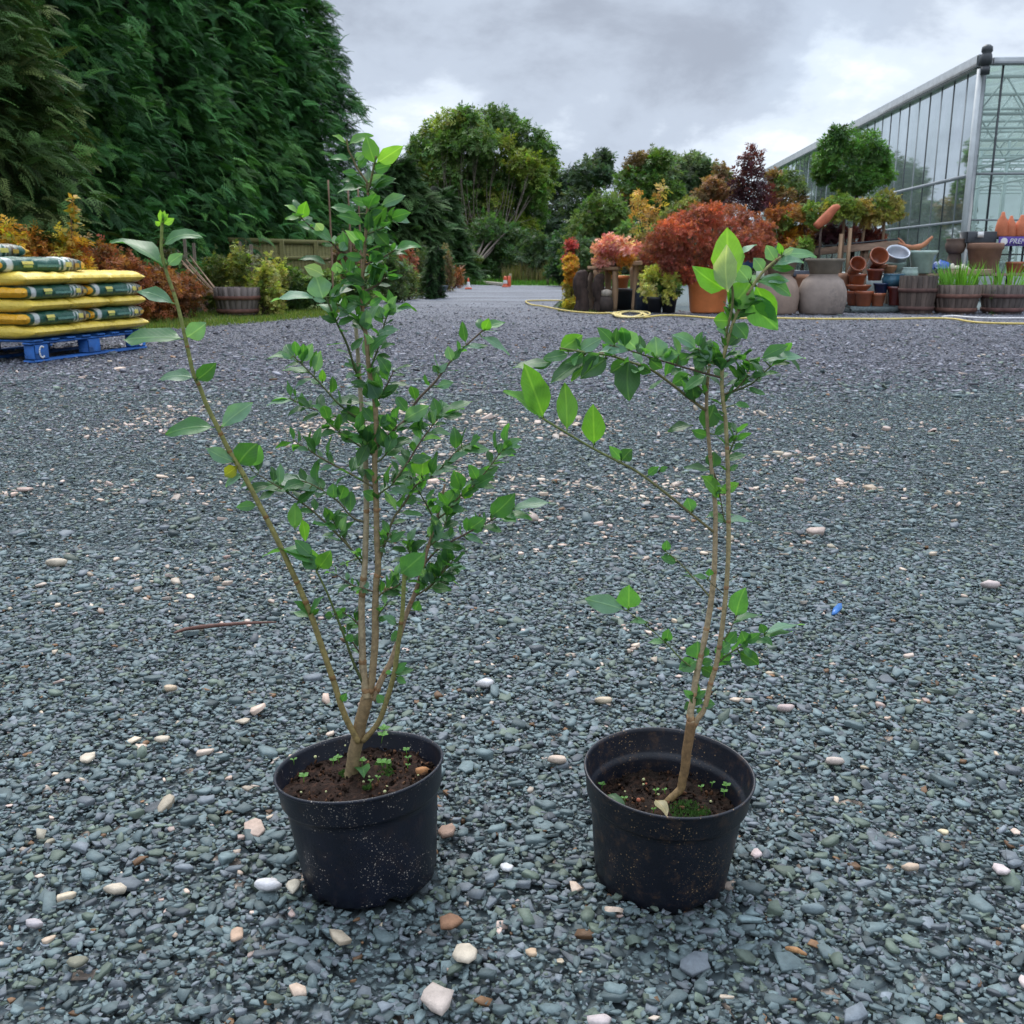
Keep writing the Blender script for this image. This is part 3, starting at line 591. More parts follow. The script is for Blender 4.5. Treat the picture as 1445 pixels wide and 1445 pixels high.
for px, n, sz, kw in [
    ([(513, 800), (486, 761), (470, 735)], 4, (12, 20), {}), ([(516, 743), (497, 730), (475, 706), (441, 684), (418, 677)], 5, (14, 24), dict(dy=-.02)),
    ([(500, 772), (472, 750), (441, 721), (408, 697), (384, 681.6), (357, 665)], 5, (14, 24), dict(dy=-.03, r0=.0019)), ([(530, 690), (486, 664), (452.6, 646), (432.6, 633), (414, 622)], 9, (13, 22), dict(dy=.02, r0=.0018)),
    ([(528, 639), (486, 615), (463.6, 597)], 5, (14, 22), {}), ([(512, 595), (481, 573), (452.5, 542), (430, 518), (413, 502)], 5, (12, 20), dict(r0=.0018, dy=-.01)),
    ([(512, 600), (479, 589), (452.5, 580), (430, 573), (410, 562)], 7, (12, 20), dict(dy=.03)), ([(505, 540), (502, 524), (489.6, 486), (474.7, 454), (460, 419)], 6, (12, 20), dict(r0=.0022, r1=.0014, dy=-.03)),
    ([(514, 359), (480, 354), (470, 344), (447, 327), (430, 312), (417, 300)], 3, (10, 18), dict(dy=-.03)), ([(519.5, 372), (539, 364), (557, 353)], 4, (12, 20), {}),
    ([(518, 330), (539, 322), (554, 310)], 3, (12, 18), {}), ([(533, 633), (557, 606), (571, 593), (588, 566), (615, 537.6), (635, 511), (661.5, 484), (684, 464)], 6, (12, 20), dict(r0=.0024, r1=.0012, dy=.06)),
    ([(555, 681), (575, 653), (593, 624), (610.6, 600), (624, 584)], 8, (13, 24), dict(dy=.03)), ([(532, 699), (545, 690), (555, 681.6), (575, 653)], 5, (13, 22), {}),
    ([(533, 800), (542, 770), (555, 732.5), (571, 710), (588, 684), (615, 668), (644, 637), (664, 625)], 10, (13, 24), dict(r0=.0024, dy=.02)),
    ([(593, 797), (619, 774.6), (655, 754.6), (692.5, 734.7), (723, 720)], 7, (12, 22), dict(r0=.0020, dy=.02)), ([(600, 835), (615, 819), (633, 794)], 7, (12, 22), {}),
    ([(610.6, 739), (602, 712.6), (590.6, 692.6), (575, 666)], 6, (12, 20), {}), ([(615, 735), (633, 720), (650, 699), (666, 688), (690, 660), (703.6, 641.7), (717, 628)], 9, (13, 24), dict(dy=.02)),
    ([(529, 842), (545, 833), (560.6, 827), (580, 808)], 6, (12, 22), {}), ([(585.5, 843.6), (604, 829), (625, 808), (640, 790)], 8, (12, 22), {}),
    ([(528, 840), (510, 830), (496, 825), (473.5, 810)], 5, (8, 15), {}), ([(510, 886), (500, 875), (484, 864)], 4, (8, 14), {}), ([(510, 926), (500, 910), (490, 893)], 4, (8, 14), {}),
    ([(531, 566), (545, 545), (556, 522)], 6, (12, 20), {}), ([(520, 520), (534, 490), (545, 449), (556, 434)], 6, (12, 20), dict(dy=.02)), ([(516, 470), (500, 446), (477, 430)], 5, (12, 20), {}),
    ([(519, 410), (533, 402), (545, 385)], 5, (12, 20), {}), ([(516, 400), (500, 392), (487, 385)], 4, (12, 18), {}), ([(531, 777), (545, 765), (552, 750)], 3, (9, 15), {}),
    ([(531, 655), (545, 640), (556, 610), (560, 590)], 6, (14, 24), {}), ([(529, 640), (515, 622), (505, 608)], 5, (14, 24), {}), ([(516, 780), (498, 790), (480, 800)], 3, (7, 12), {}),
    ([(604, 772), (618, 760), (628, 740), (633, 715)], 7, (13, 24), {}), ([(596, 804), (582, 790), (575, 770)], 5, (13, 22), {}), ([(528, 880), (536, 865), (548, 850)], 3, (8, 13), {})]:
    tw(px, leaves=int(n * 1.5 + .5), size=(sz[0] * 1.25, sz[1] * 1.5), kinds=K2, **kw)
SL.fill(s2[58:], 13, (24, 38), 'dmmmgp', t0=0)
SL.fill(s2[40:62], 12, (18, 30), 'ddmmg', t0=0)
SL.fill(s5[20:30], 1, (8, 12), 'mg', t0=.3)
SL.leaves([
    (229, 377, 155, 340, 15, 'm'), (230, 347, 286, 334, 15, 'm'), (236, 374, 258, 358, 15, 'p'), (232, 378, 225, 360, 11, 'p'), (244.6, 429, 193.6, 411, 17, 'p'), (257, 478, 174, 479, 19, 'm'), (263, 476, 291, 456, 25, 'p'),
    (229, 315, 226, 296, 8, 'y'), (231, 316, 246, 308, 9, 'y'), (228, 313, 238, 302, 7, 'y'), (227, 318, 219, 312, 7, 'y'), (230, 310, 232, 297, 6, 'y'),
    (273, 533, 224, 535, 17, 'p'), (277, 536, 305, 512, 22, 'd'), (303, 604, 233, 613, 22, 'm'), (313, 602, 357, 568, 24, 'p'), (336, 655, 363, 626, 34, 'd'), (330, 652, 290, 632, 20, 'p'), (352, 658, 367, 628, 24, 'g'), (335, 657, 316, 671, 18, 'o'), (345, 672, 318, 687, 12, 'p'),
    (455, 690, 386, 677, 24, 'p'), (435, 695, 357, 693, 22, 'm'), (362, 713, 333, 716, 14, 'g'), (416, 747, 416, 709, 20, 'b'), (426, 732, 431, 764, 14, 'b'), (470, 735, 458, 716, 14, 'd'), (472, 704, 470, 682, 19, 'm'),
    (441, 786, 416, 762, 18, 'm'), (449, 802, 467, 777, 24, 'b'), (445, 797, 402, 778, 12, 'g'), (440, 790, 370, 784, 8, 'g'), (447, 803, 428, 781, 22, 'm'), (450, 804, 440, 775, 18, 'b'),
    (534, 564, 519, 534, 24, 'p'), (536, 562, 563, 542, 12, 'd'), (511, 569, 466, 570, 13, 'd'), (514, 586, 480, 581, 22, 'd'), (519, 593, 525, 571, 18, 'd'), (570, 593, 606, 572, 22, 'p'), (556, 606, 532, 585, 18, 'm'), (615, 589, 666, 566, 13, 'm'), (613, 592, 651, 577, 12, 'g'),
    (606, 600, 576, 604, 12, 'm'), (557, 611, 545, 638, 17, 'm'), (527.5, 628, 513, 610, 18, 'b'), (520, 626, 505, 658, 18, 'd'), (595, 673, 597, 638, 32, 'b'), (602, 675, 645, 659, 11, 'p'), (580, 668, 553, 641, 14, 'm'), (644, 635, 692, 634, 14, 'm'), (625, 657, 645, 648, 9, 'd'),
    (652, 692, 640, 664, 22, 'm'), (665, 677, 704, 658, 19, 'g'), (668, 688, 698, 672, 15, 'm'), (628, 722, 647, 688, 26, 'g'), (656, 704, 664, 683, 16, 'b'), (711, 632, 736, 620, 12, 'p'), (710, 635, 729, 639, 9, 'm'), (703, 640, 708, 625, 11, 'm'),
    (692, 729, 727, 696, 28, 'm'), (723, 719, 776, 709, 13, 'p'), (706, 731, 751, 733, 9, 'g'), (660, 747, 684, 731, 24, 'm'), (655, 757, 674, 760, 10, 'm'), (602, 757, 627, 744, 24, 'p'), (566, 810, 600, 780, 34, 'g'), (551, 766, 572, 750, 11, 'm'), (584, 778, 578, 761, 17, 'd'),
    (543, 763, 541, 745, 12, 'g'), (531, 704, 512, 693, 17, 'g'), (632, 791, 630, 770, 17, 'm'), (630, 770, 655, 775, 11, 'g'), (615, 817, 605, 793, 22, 'd'), (622, 812, 644, 818, 14, 'd'), (630, 722, 660, 720, 11, 'g'), (571, 806, 590, 795, 16, 'p'),
    (585, 862, 592, 848, 16, 'm'), (560, 881, 540, 869, 12, 'p'), (565, 890, 552, 905, 15, 'm'), (556, 950, 574, 935, 12, 'm'), (558, 952, 585, 945, 11, 'm'), (560, 955, 573, 964, 10, 'g'), (553, 948, 544, 950, 7, 'g'), (438, 868, 414, 848, 11, 'm'), (438, 866, 456, 842, 9, 'm'),
    (438, 870, 414, 864, 9, 'g'), (438, 868, 451, 859, 8, 'd'), (541, 992, 532, 980, 13, 'g'), (483, 990, 489, 978, 11, 'm'), (489, 905, 498, 895, 13, 'm'), (470, 870, 458, 868, 12, 'd'), (474, 872, 484, 862, 12, 'm'),
    (529.5, 231, 517, 192, 22, 'b'), (531, 231, 569, 206, 20, 'y'), (527, 240, 552, 233, 15, 'm'), (489, 203, 469, 191, 6, 'y'), (491, 205, 527, 191, 9, 'b'), (493, 225, 465, 224, 9, 'm'), (501, 225, 513, 215, 11, 'p'), (506, 238.5, 518, 221, 10, 'm'), (505, 245, 483, 243, 9, 'm'),
    (516, 260, 481, 255, 11, 'd'), (514, 264, 476, 272, 9, 'g'), (519.5, 257, 544, 247, 11, 'p'), (523, 263, 559, 252, 13, 'd'), (522, 268, 526, 283, 11, 'p'), (519, 287, 496, 280, 11, 'g'), (539, 290, 572, 276, 14, 'p'), (520, 283, 536, 287, 14, 'd'), (503, 302, 466, 292, 11, 'm'), (513, 314.5, 475, 304, 16, 'm'), (521, 302, 540, 297, 9, 'g'),
    (552, 308, 580, 300, 16, 'm'), (553, 310, 579, 314, 10, 'p'), (549, 349, 527, 324, 18, 'd'), (517, 344, 527, 333, 9, 'p'), (557, 353, 594, 348, 12, 'g'), (520, 367, 540, 358, 13, 'm'), (512, 364, 486, 359, 12, 'm'), (514, 350, 500, 340, 14, 'm'),
    (427, 308, 432, 284, 16, 'b'), (421, 303, 401, 289, 6, 'y'), (424, 308, 402, 309, 7, 'b'), (471, 344, 421, 313, 13, 'm'), (455, 327, 445, 315, 14, 'w'), (475, 345, 472, 332, 9, 'w'), (480, 354, 489, 341, 13, 'p'), (461, 374, 421, 366, 8, 'd'),
    (456, 422, 445, 388, 32, 'p'), (442, 420, 382, 425, 12, 'p'), (457, 388, 429, 376, 17, 'w'), (476, 387, 475, 369, 15, 'p'), (466, 419, 500, 408, 9, 'w'), (474, 429, 474, 412, 15, 'm'), (517, 431, 487, 419, 11, 'm'), (521, 432, 539, 420, 10, 'g'), (477, 449, 508, 428, 13, 'p'), (476, 455, 453, 447, 10, 'd'),
    (539, 449, 531, 431, 15, 'p'), (544, 444, 557, 426, 17, 'p'), (546, 443, 580, 434, 9, 'p'), (531, 474, 564, 465, 13, 'p'), (527, 461, 508, 455, 11, 'm'), (516, 402, 487, 388, 15, 'd'), (519, 400, 533, 392, 13, 'd'), (514, 392, 497, 378, 14, 'd'), (518, 385, 534, 374, 14, 'd'),
    (420, 511, 378, 505, 9, 'm'), (425, 511, 441, 484, 16, 'p'), (435, 526, 399, 522, 9, 'g'), (444, 526, 453, 495, 15, 'p'), (455, 540, 455, 521, 10, 'b'), (411, 506, 396, 499, 7, 'p'), (684, 464, 713, 455, 11, 'g'), (683, 467, 690, 449, 14, 'b'), (679, 475, 719, 501, 11, 'p'), (654, 490, 686, 491, 7, 'p'),
    (638, 509, 632, 488, 13, 'p'), (640, 509, 654, 491, 9, 'm'), (619, 526, 611, 515, 9, 'd'), (617, 528, 632, 512, 9, 'p'), (616, 545, 640, 540, 12, 'p'), (415, 565, 376, 572, 9, 'p'), (430, 573, 422, 560, 12, 'd')])
SL.finish()
# ---- right pot
rootR = thing('potted_shrub', (CR.x, CR.y, 0), 'sparser two-stemmed potted shrub with an arching top, in the mud-spattered black pot', 'potted plant', 'potted shrubs standing on the slate')
make_pot(rootR, CR, RR_, PLASTIC2, .094, .0925, [(.017, .011, .008), (.038, .020, .013)], 23, [(.030, -.010, .026), (.045, -.02, .014), (-.01, -.045, .006)])
SR = Shrub(rootR, 8)
soilR = G(940, 1128, .098); YR = soilR.y
SR.stem('trunk', [(935, 1140), (943, 1130), (955, 1119), (961, 1112), (964, 1097), (967, 1082), (969, 1060), (973, 1037), (976, 1018)], (.0050, .0075), YR - .004, YR + .006, [(.23, .15, .06), (.17, .095, .04)], k=10)
SR.stem('stem', [(976, 1020), (974, 1008), (978, 986), (984, 947), (991, 918), (1001, 865), (1007, 816), (1009, 773), (1009.5, 724), (1008, 700), (1003.6, 658), (997, 580), (999, 533.6), (1003, 505), (1009, 490)], (.0058, .0018), YR + .006, YR + .02, [(.38, .29, .17), (.30, .21, .12)])
sr2 = SR.stem('stem', [(977, 1030), (985, 1014), (994, 1000), (1003, 964), (1011, 937), (1018, 894), (1024, 840.5), (1027.7, 780), (1028, 724), (1027, 658), (1024, 596), (1019, 549), (1020, 512), (1027, 480.6), (1039.5, 443), (1055, 415), (1074, 387), (1090, 371), (1102, 362)], (.0045, .0017), YR + .006, YR - .03, [(.32, .22, .125), (.28, .26, .10)])
SR.stem('stem', [(1022, 500), (1025, 470), (1033, 435), (1034, 412), (1032, 400)], (.0021, .0016), YR - .01, YR - .045, (.19, .18, .07), k=6)
tw = SR.twig
for px, n, sz, kw in [
    ([(1006, 751), (974, 724), (943, 698.6), (902, 667.5), (874, 652), (837, 633), (799.7, 611), (765, 590)], 0, (8, 12), dict(r0=.0022, r1=.0018, dy=-.05, col=[(.15, .12, .05), (.13, .17, .045)])),
    ([(988, 576), (970, 560), (949, 543), (918, 521), (893, 512), (862, 502), (825, 497), (790, 491)], 4, (16, 28), dict(r0=.0024, r1=.0014, dy=-.03, col=[(.17, .13, .06), (.14, .17, .05)])),
    ([(1011, 533.6), (974, 521), (927, 507), (893, 496), (860, 487)], 5, (16, 28), dict(r0=.0018, dy=-.02)), ([(1030, 558), (1058, 543), (1083, 521), (1102, 505.5), (1115, 500)], 7, (14, 24), dict(dy=.01)),
    ([(984, 948), (961, 930), (940.5, 908), (911, 881.6), (885, 862)], 2, (7, 12), dict(dy=-.03, col=(.12, .16, .05))), ([(1001, 843), (979, 816), (957, 792), (940.5, 779)], 2, (7, 12), dict(col=(.15, .15, .06))),
    ([(1020, 840), (998.6, 818.7)], 0, (8, 12), dict(r0=.001)), ([(1015, 935), (1032.5, 920), (1054, 908), (1078.5, 896)], 4, (14, 22), dict(dy=.02)), ([(1017, 905), (1025, 898), (1035, 879), (1040, 868)], 0, (8, 12), dict(r0=.001)),
    ([(1027, 515), (1045, 505), (1060, 512)], 5, (14, 24), {}), ([(1001, 560), (985, 545), (975, 530)], 5, (14, 26), {}), ([(1020, 560), (1040, 548), (1055, 530)], 4, (12, 20), {}), ([(1026, 640), (1035, 625), (1040, 610)], 3, (12, 20), {}),
    ([(1004, 660), (1012, 680), (1016, 700), (1022, 735)], 4, (11, 18), {}), ([(1019, 520), (1000, 508), (985, 492)], 6, (14, 26), {})]:
    tw(px, leaves=int(n * 1.4 + .5), size=(sz[0] * 1.1, sz[1] * 1.2), kinds='ddmmmg', **kw)
SR.fill(sr2[55:75], 18, (18, 30), 'ddmmmp', t0=0); SR.fill(sr2[42:58], 7, (13, 22), 'dm', t0=0)
SR.leaves([
    (767, 590, 739, 513, 36, 'b'), (762, 590, 711, 551, 15, 'b'), (800, 607, 796.5, 540, 28, 'b'), (838.6, 627, 837, 570, 31, 'b'), (877.5, 650, 892, 634, 20, 'd'), (877, 649, 860, 629, 14, 'g'), (914, 671, 930, 658, 11, 'm'), (930, 665, 943, 659, 8, 'g'), (977, 722, 970, 702, 19, 'g'),
    (776, 512, 724, 519, 13, 'd'), (803, 499, 766, 506, 15, 'm'), (790, 494, 822, 473, 24, 'b'), (815, 499, 850, 477, 17, 'p'), (824.6, 504, 777, 541, 22, 'd'), (856, 505.5, 819, 534, 26, 'd'), (838, 503, 806, 538, 17, 'b'), (868, 487, 843, 462, 16, 'm'), (899, 493, 872, 466, 28, 'p'),
    (887, 494, 845, 497, 14, 'p'), (905, 500, 902, 473, 14, 'd'), (927, 505.5, 924, 475, 30, 'p'), (887, 509, 888, 566, 35, 'd'), (884, 510, 861, 526, 22, 'd'), (899, 515, 919, 526, 15, 'd'), (930, 503, 960, 499, 17, 'p'), (958, 502, 947.6, 473, 9, 'p'), (982, 493, 949, 472, 15, 'p'),
    (980, 521, 1004, 486, 24, 'p'), (971, 527, 948, 543, 19, 'm'), (980, 565, 976, 542, 22, 'd'), (993, 605, 1008, 570, 28, 'd'), (977, 601, 942, 609, 11, 'd'), (999, 614.5, 976, 607, 14, 'm'), (1008, 614, 1039, 598, 13, 'm'), (1005, 661, 1007, 637, 22, 'd'), (1024, 649, 1053, 641, 11, 'm'),
    (1002, 664, 965, 660, 10, 'd'), (1014.5, 702, 989, 671, 18, 'b'), (1014.5, 694, 1043, 681, 15, 'b'), (1024, 736, 1001, 725, 11, 'p'), (1024, 738, 1061, 736, 9, 'p'), (1075, 505.5, 1112, 487, 16, 'm'), (1077, 509, 1137, 505, 12, 'p'), (1074, 518, 1048, 512, 15, 'm'), (1058, 532, 1082, 529, 9, 'm'),
    (1036, 571, 1058, 574, 8, 'g'), (826, 500, 798, 513, 16, 'm'), (846, 499, 820, 516, 18, 'g'), (868, 500, 850, 485, 16, 'm'), (915, 505, 935, 520, 16, 'd'), (950, 512, 975, 500, 18, 'm'), (1000, 510, 985, 494, 18, 'd'), (1012, 500, 1000, 480, 16, 'm'), (780, 508, 755, 520, 12, 'm'),
    (1028, 398, 1026, 321, 41, 'y'), (1029, 428, 1026, 378, 2, 'g'), (1024, 408, 977, 376, 28, 'b'), (1028, 436, 1061, 396, 36, 'b'), (1058, 398, 1037, 374, 24, 'p'), (1043, 362, 1068, 345, 7, 'p'), (1050, 415, 1098, 465, 36, 'g'), (1066, 403, 1095, 452, 28, 'b'), (1070, 397, 1117, 418, 17, 'g'),
    (1071, 396, 1115, 396, 12, 'p'), (1077, 382.5, 1063, 364, 17, 'p'), (1095, 368.5, 1081, 346, 17, 'p'), (1089, 378, 1121, 379, 11, 'g'), (1092, 375, 1134, 370, 11, 'p'), (1102, 360, 1153, 362, 13, 'g'), (1103, 360, 1098, 342, 9, 'b'), (1104, 360, 1120, 351, 9, 'w'), (1052, 428, 1070, 419, 12, 'p'),
    (1030, 452.6, 1007, 452, 22, 'b'), (1036, 456, 1054, 478, 22, 'g'), (1038, 445, 1052, 432, 14, 'd'), (1036, 455, 1040, 478, 16, 'g'), (880, 860, 825, 845, 27, 'p'), (887, 860, 888, 825, 33, 'g'), (914, 879, 889, 878, 8, 'g'), (939, 906, 943, 887, 16, 'm'), (937, 907, 914, 907, 9, 'g'),
    (939, 777.5, 941, 762, 13, 'm'), (955, 793, 932, 786, 12, 'm'), (998.6, 816, 978, 812, 8, 'g'), (1001, 813, 1001, 802, 11, 'm'), (983, 930, 984, 905, 34, 'm'), (983, 933, 958, 945, 23, 'g'), (988, 942, 1010, 954, 18, 'd'), (990, 936, 1006, 932, 13, 'm'), (1013, 918, 1031, 907, 19, 'g'),
    (1018, 925, 1028, 936, 23, 'm'), (1038.5, 869.5, 1052, 829, 28, 'g'), (1035, 879, 1075, 867, 10, 'm'), (1054, 908, 1046, 890, 21, 'm'), (1052, 907, 1073, 893, 14, 'm'), (1042, 920, 1071, 938, 23, 'd'), (1078.5, 894, 1073, 880, 13, 'd'), (1080, 894, 1136, 881, 11, 'p'), (1078, 898, 1118, 891, 11, 'g'),
    (1025, 908, 1040, 891, 17, 'm'), (980, 985, 964, 974, 11, 'g'), (981, 985, 996, 974, 11, 'm'), (985, 990, 972, 981, 12, 'd'), (990, 992, 1009, 994, 15, 'm'), (978, 995, 965, 1000, 15, 'd'), (983, 1000, 991, 1006, 9, 'm'), (980, 978, 985, 965, 11, 'g'), (983, 996, 985, 982, 14, 'm')])
# the one leaf seen from its bloomy pale underside
q = SR.yat(1030, 420); leaf(SR.lm, P(1027, 412, q - .018), P(1026, 345, q - .03), 31 * q * 1.07 / FPX, (.40, .46, .30), bend=.02, fold=-.12, nrm=(0, -1, .2))
SR.finish()
# seedlings and debris on the two soils
def seedling(root, c, Rm, soil_z, pts, parent):
    for x, y, s in pts:
        mb = MB(); b = G(x, y, soil_z + .004)
        top = b + Vector((rnd.gauss(0, .001), 0, .008 * s)); tube(mb, [b, top], [.0005, .0005], 4, (.15, .28, .06), 1)
        a0 = rnd.random() * 3
        for k in range(2 if s < 1 else 4):
            a = a0 + k * math.pi / (1 if s < 1 else 2); d = Vector((math.cos(a), math.sin(a) * .7, .35)).normalized() * .006 * s
            leaf(mb, top, top + d, .0042 * s, (.13, .30, .06), nrm=(0, -.3, 1))
        mb.build('seedling', LEAF, parent, smooth=True)
soL = [o for o in rootL.children if o.name.startswith('soil')][0]; soR = [o for o in rootR.children if o.name.startswith('soil')][0]
seedling(rootL, CL, RL, .133, [(470, 1081, 1), (479, 1078, 1.1), (415, 1079, .9), (429, 1106, 1.3), (540, 1087, 1.4), (546, 1086, 1.2), (574, 1066, 1), (576, 1076, .9), (538, 1049, 1.5), (542, 1041, 1.6), (534, 1103, .8), (522, 1107, .7), (511, 1083, 1.2), (575, 1085, .7)], soL)
seedling(rootR, CR, RR_, .098, [(849, 1115, 1), (925, 1122, .9), (939, 1121, .8), (883, 1133, .9), (990, 1117, .9), (1004, 1111, .8), (1022, 1125, 1.0), (1026, 1118, 1.2), (922, 1148, .8)], soR)
def perlite(parent, pts, z, col=(.42, .42, .20)):
    for x, y, r_ in pts:
        mb = MB(); p = G(x, y, z); lathe(mb, [(0, -r_), (r_ * .8, -r_ * .6), (r_, 0), (r_ * .75, r_ * .65), (0, r_)], p, 8, col=col)
        mb.build('fertiliser_pellet', MEAL, parent, smooth=True)
perlite(soL, [(445, 1068, .0022), (487, 1052, .0015), (543, 1117, .0022), (546, 1110, .0016), (513, 1103, .0017), (523, 1102, .0014), (460, 1117, .0014), (425, 1118, .0016), (590, 1094, .0015), (521, 1096, .0016)], .138)
perlite(soR, [(908, 1100, .0022), (908, 1107, .0018), (882, 1117, .0015), (929, 1121, .0018), (1003, 1131, .0018)], .104)
perlite(soR, [(901, 1129, .003), (912, 1106, .0016)], .104, (.35, .10, .05))
def ribbon_leaf(name, B, T, w, col, nrm, label, cat='leaf', bend=.2):
    mb = MB(); leaf(mb, B, T, w, col, bend=bend, fold=.3, nrm=nrm); return tag(mb.build(name, LEAF, smooth=True, origin=tuple(B)), label, cat)
ribbon_leaf('fallen_leaf', G(508, 1083, .137) , G(498, 1098, .142) + Vector((.015, -.004, .004)), .020, (.05, .15, .035), (0, -.3, 1), 'lobed green leaf lying at the foot of the trunk in the left pot')
ribbon_leaf('fallen_leaf', G(857, 1121, .118), G(884, 1141, .112), .014, (.045, .13, .04), (0, -.3, 1), 'green leaf caught against the inner wall of the mud-spattered pot')
ribbon_leaf('fallen_leaf', G(925, 1129, .112), G(941, 1152, .106), .016, (.42, .36, .19), (0, -.35, 1), 'withered straw-coloured leaf on the soil in front of the leaning trunk')
# bark chip, left pot
def rock(name, loc, s, col, label, cat='stone', seed=0, flat=.5, yaw=0., m=None):
    r_ = np.random.default_rng(seed + 100); mb = MB()
    bm_ = []; k = 8
    a = np.sort(r_.random(k) * .55 + np.arange(k)) / k * 6.283; rr = .5 * (.72 + .5 * r_.random(k))
    x, y = np.cos(a) * rr, np.sin(a) * rr; lv = [(-.5, .78), (-.12, 1.0), (.25, .96), (.46, .70)]; V = []
    for z, q in lv:
        for i in range(k): V.append((x[i] * q + r_.normal() * .02, y[i] * q + r_.normal() * .02, z + r_.normal() * .035))
    V.append((r_.normal() * .05, r_.normal() * .05, .52)); V = np.array(V) * (s[0], s[1], s[2])
    F = [tuple(range(k))[::-1]]
    for j in range(3):
        for i in range(k): F.append((j * k + i, j * k + (i + 1) % k, (j + 1) * k + (i + 1) % k, (j + 1) * k + i))
    for i in range(k): F.append((3 * k + i, 3 * k + (i + 1) % k, 4 * k))
    Rz = np.array(Matrix.Rotation(yaw, 3, 'Z')); mb.add(V @ Rz.T + np.array(loc), F, col)
    return tag(mb.build(name, m or STONE, origin=tuple(loc)), label, cat)
rock('bark_chip', G(596, 1088, .138), (.019, .012, .010), (.36, .17, .07), 'orange-brown bark chip on the soil near the right rim of the bushier shrub\'s pot', 'bark', 3)
gravel(150000, .72, 2.7, 1, 1, .97, .008)
gravel(190000, 2.7, 6.2, 1, 2, 1.1, .009)
gravel(130000, 6.0, 21.0, 0, 4, 1.85, .012)
tag(gv.build('gravel', mat('slate_chip', rough=.62, nscale=150, namt=.18, bump=.0006, bscale=500, spec=.4)), kind='stuff')
GT = .012
def stone_at(px, py, wpx, hpx, col, label, seed, yaw=0., name='stone'):
    p = G(px, py + hpx * .25, GT); d = p.y; m_ = wpx * d * 1.12 / FPX if d < 3 else wpx * d * 1.03 / FPX
    el = math.atan2(H, d); dep = (hpx * math.hypot(d, H) / FPX)
    h = m_ * .35; L_ = max((dep - h * math.cos(el)) / math.sin(el), m_ * .45)
    return rock(name, (p.x, p.y, GT + h * .28), (m_, min(L_, m_ * 1.4), h), col, label, 'stone', seed, yaw=yaw)
PK = (.50, .41, .35); CRM = (.52, .44, .34); BRN = (.27, .145, .085)
for a in [(616, 1402, 47, 44, PK, 'largest pinkish block of stone, low in front of the gap between the pots', 1), (655, 1335, 32, 42, CRM, 'cream triangular stone with its point towards the camera, above the pinkish block', 2),
          (636, 1297, 34, 26, BRN, 'rusty brown lump of stone just right of the left pot\'s foot', 3), (631, 1168, 24, 26, (.30, .20, .15), 'long brown stone beside the right side of the left pot', 4), (715, 1222, 20, 15, (.60, .59, .58), 'bright white angular stone between the two pots', 5),
          (686, 962, 26, 16, (.56, .53, .52), 'white rounded stone out in the open behind the gap between the pots', 6), (376, 1248, 42, 14, (.62, .60, .60), 'long flat whitish stone left of the left pot\'s foot', 7), (414, 1246, 22, 22, (.52, .46, .36), 'cream stone touching the left pot\'s lower left side', 8),
          (163, 1253, 34, 16, CRM, 'cream flat stone in the lower left, level with the long whitish one', 9), (334, 1314, 24, 26, (.45, .31, .22), 'tan stone below and left of the left pot', 10), (48, 1301, 28, 16, (.40, .36, .36), 'grey-pink stone near the lower left edge', 11),
          (125, 1066, 20, 18, CRM, 'cream pointed stone far left, behind the row of tan stones', 12), (750, 1342, 20, 14, (.50, .36, .24), 'peach-coloured pebble right of the cream triangular stone', 13), (228, 1041, 20, 13, CRM, 'cream stone left of the bushier shrub, well behind its pot', 14),
          (1146, 1281, 38, 17, (.15, .19, .20), 'large rectangular grey slate flake right of the mud-spattered pot', 15), (1068, 1201, 17, 17, (.52, .42, .40), 'round pale pink pebble close to the right side of the mud-spattered pot', 16), (1411, 1224, 25, 18, (.52, .44, .42), 'pink triangular stone at the right edge', 17),
          (1178, 1073, 26, 11, PK, 'flat pinkish stone behind and right of the mud-spattered pot', 18), (845, 1441, 42, 14, (.52, .44, .42), 'pink stone cut off by the bottom edge of the view', 19), (108, 1354, 30, 20, (.20, .19, .14), 'olive-grey rounded pebble in the lower left corner', 20),
          (788, 1070, 26, 14, (.55, .43, .34), 'cream stone in the gap, level with the pot rims', 21), (1108, 998, 24, 12, (.46, .36, .33), 'dusty pink flat stone behind the two-stemmed shrub, to its right', 22), (852, 987, 22, 11, (.52, .42, .30), 'cream leaf-shaped stone left of the two-stemmed shrub\'s foot', 23),
          (82, 793, 26, 11, CRM, 'cream knobbly stone far off on the left', 24), (241, 970, 22, 11, (.52, .40, .28), 'cream stone beside the fallen twig', 25), (1447, 1383, 24, 20, (.55, .46, .43), 'pink stone half out of view on the right', 26), (1399, 825, 26, 8, (.48, .40, .37), 'flat pale stone at the far right, behind the blue scrap', 27),
          (1286, 1223, 26, 10, (.50, .38, .28), 'long peach stone on the right, midway to the edge', 28), (1331, 1172, 13, 10, (.55, .46, .30), 'small round yellowish pebble on the right', 29), (233, 1303, 0, 0, BRN, '', 0)]:
    if a[2]: stone_at(*a)
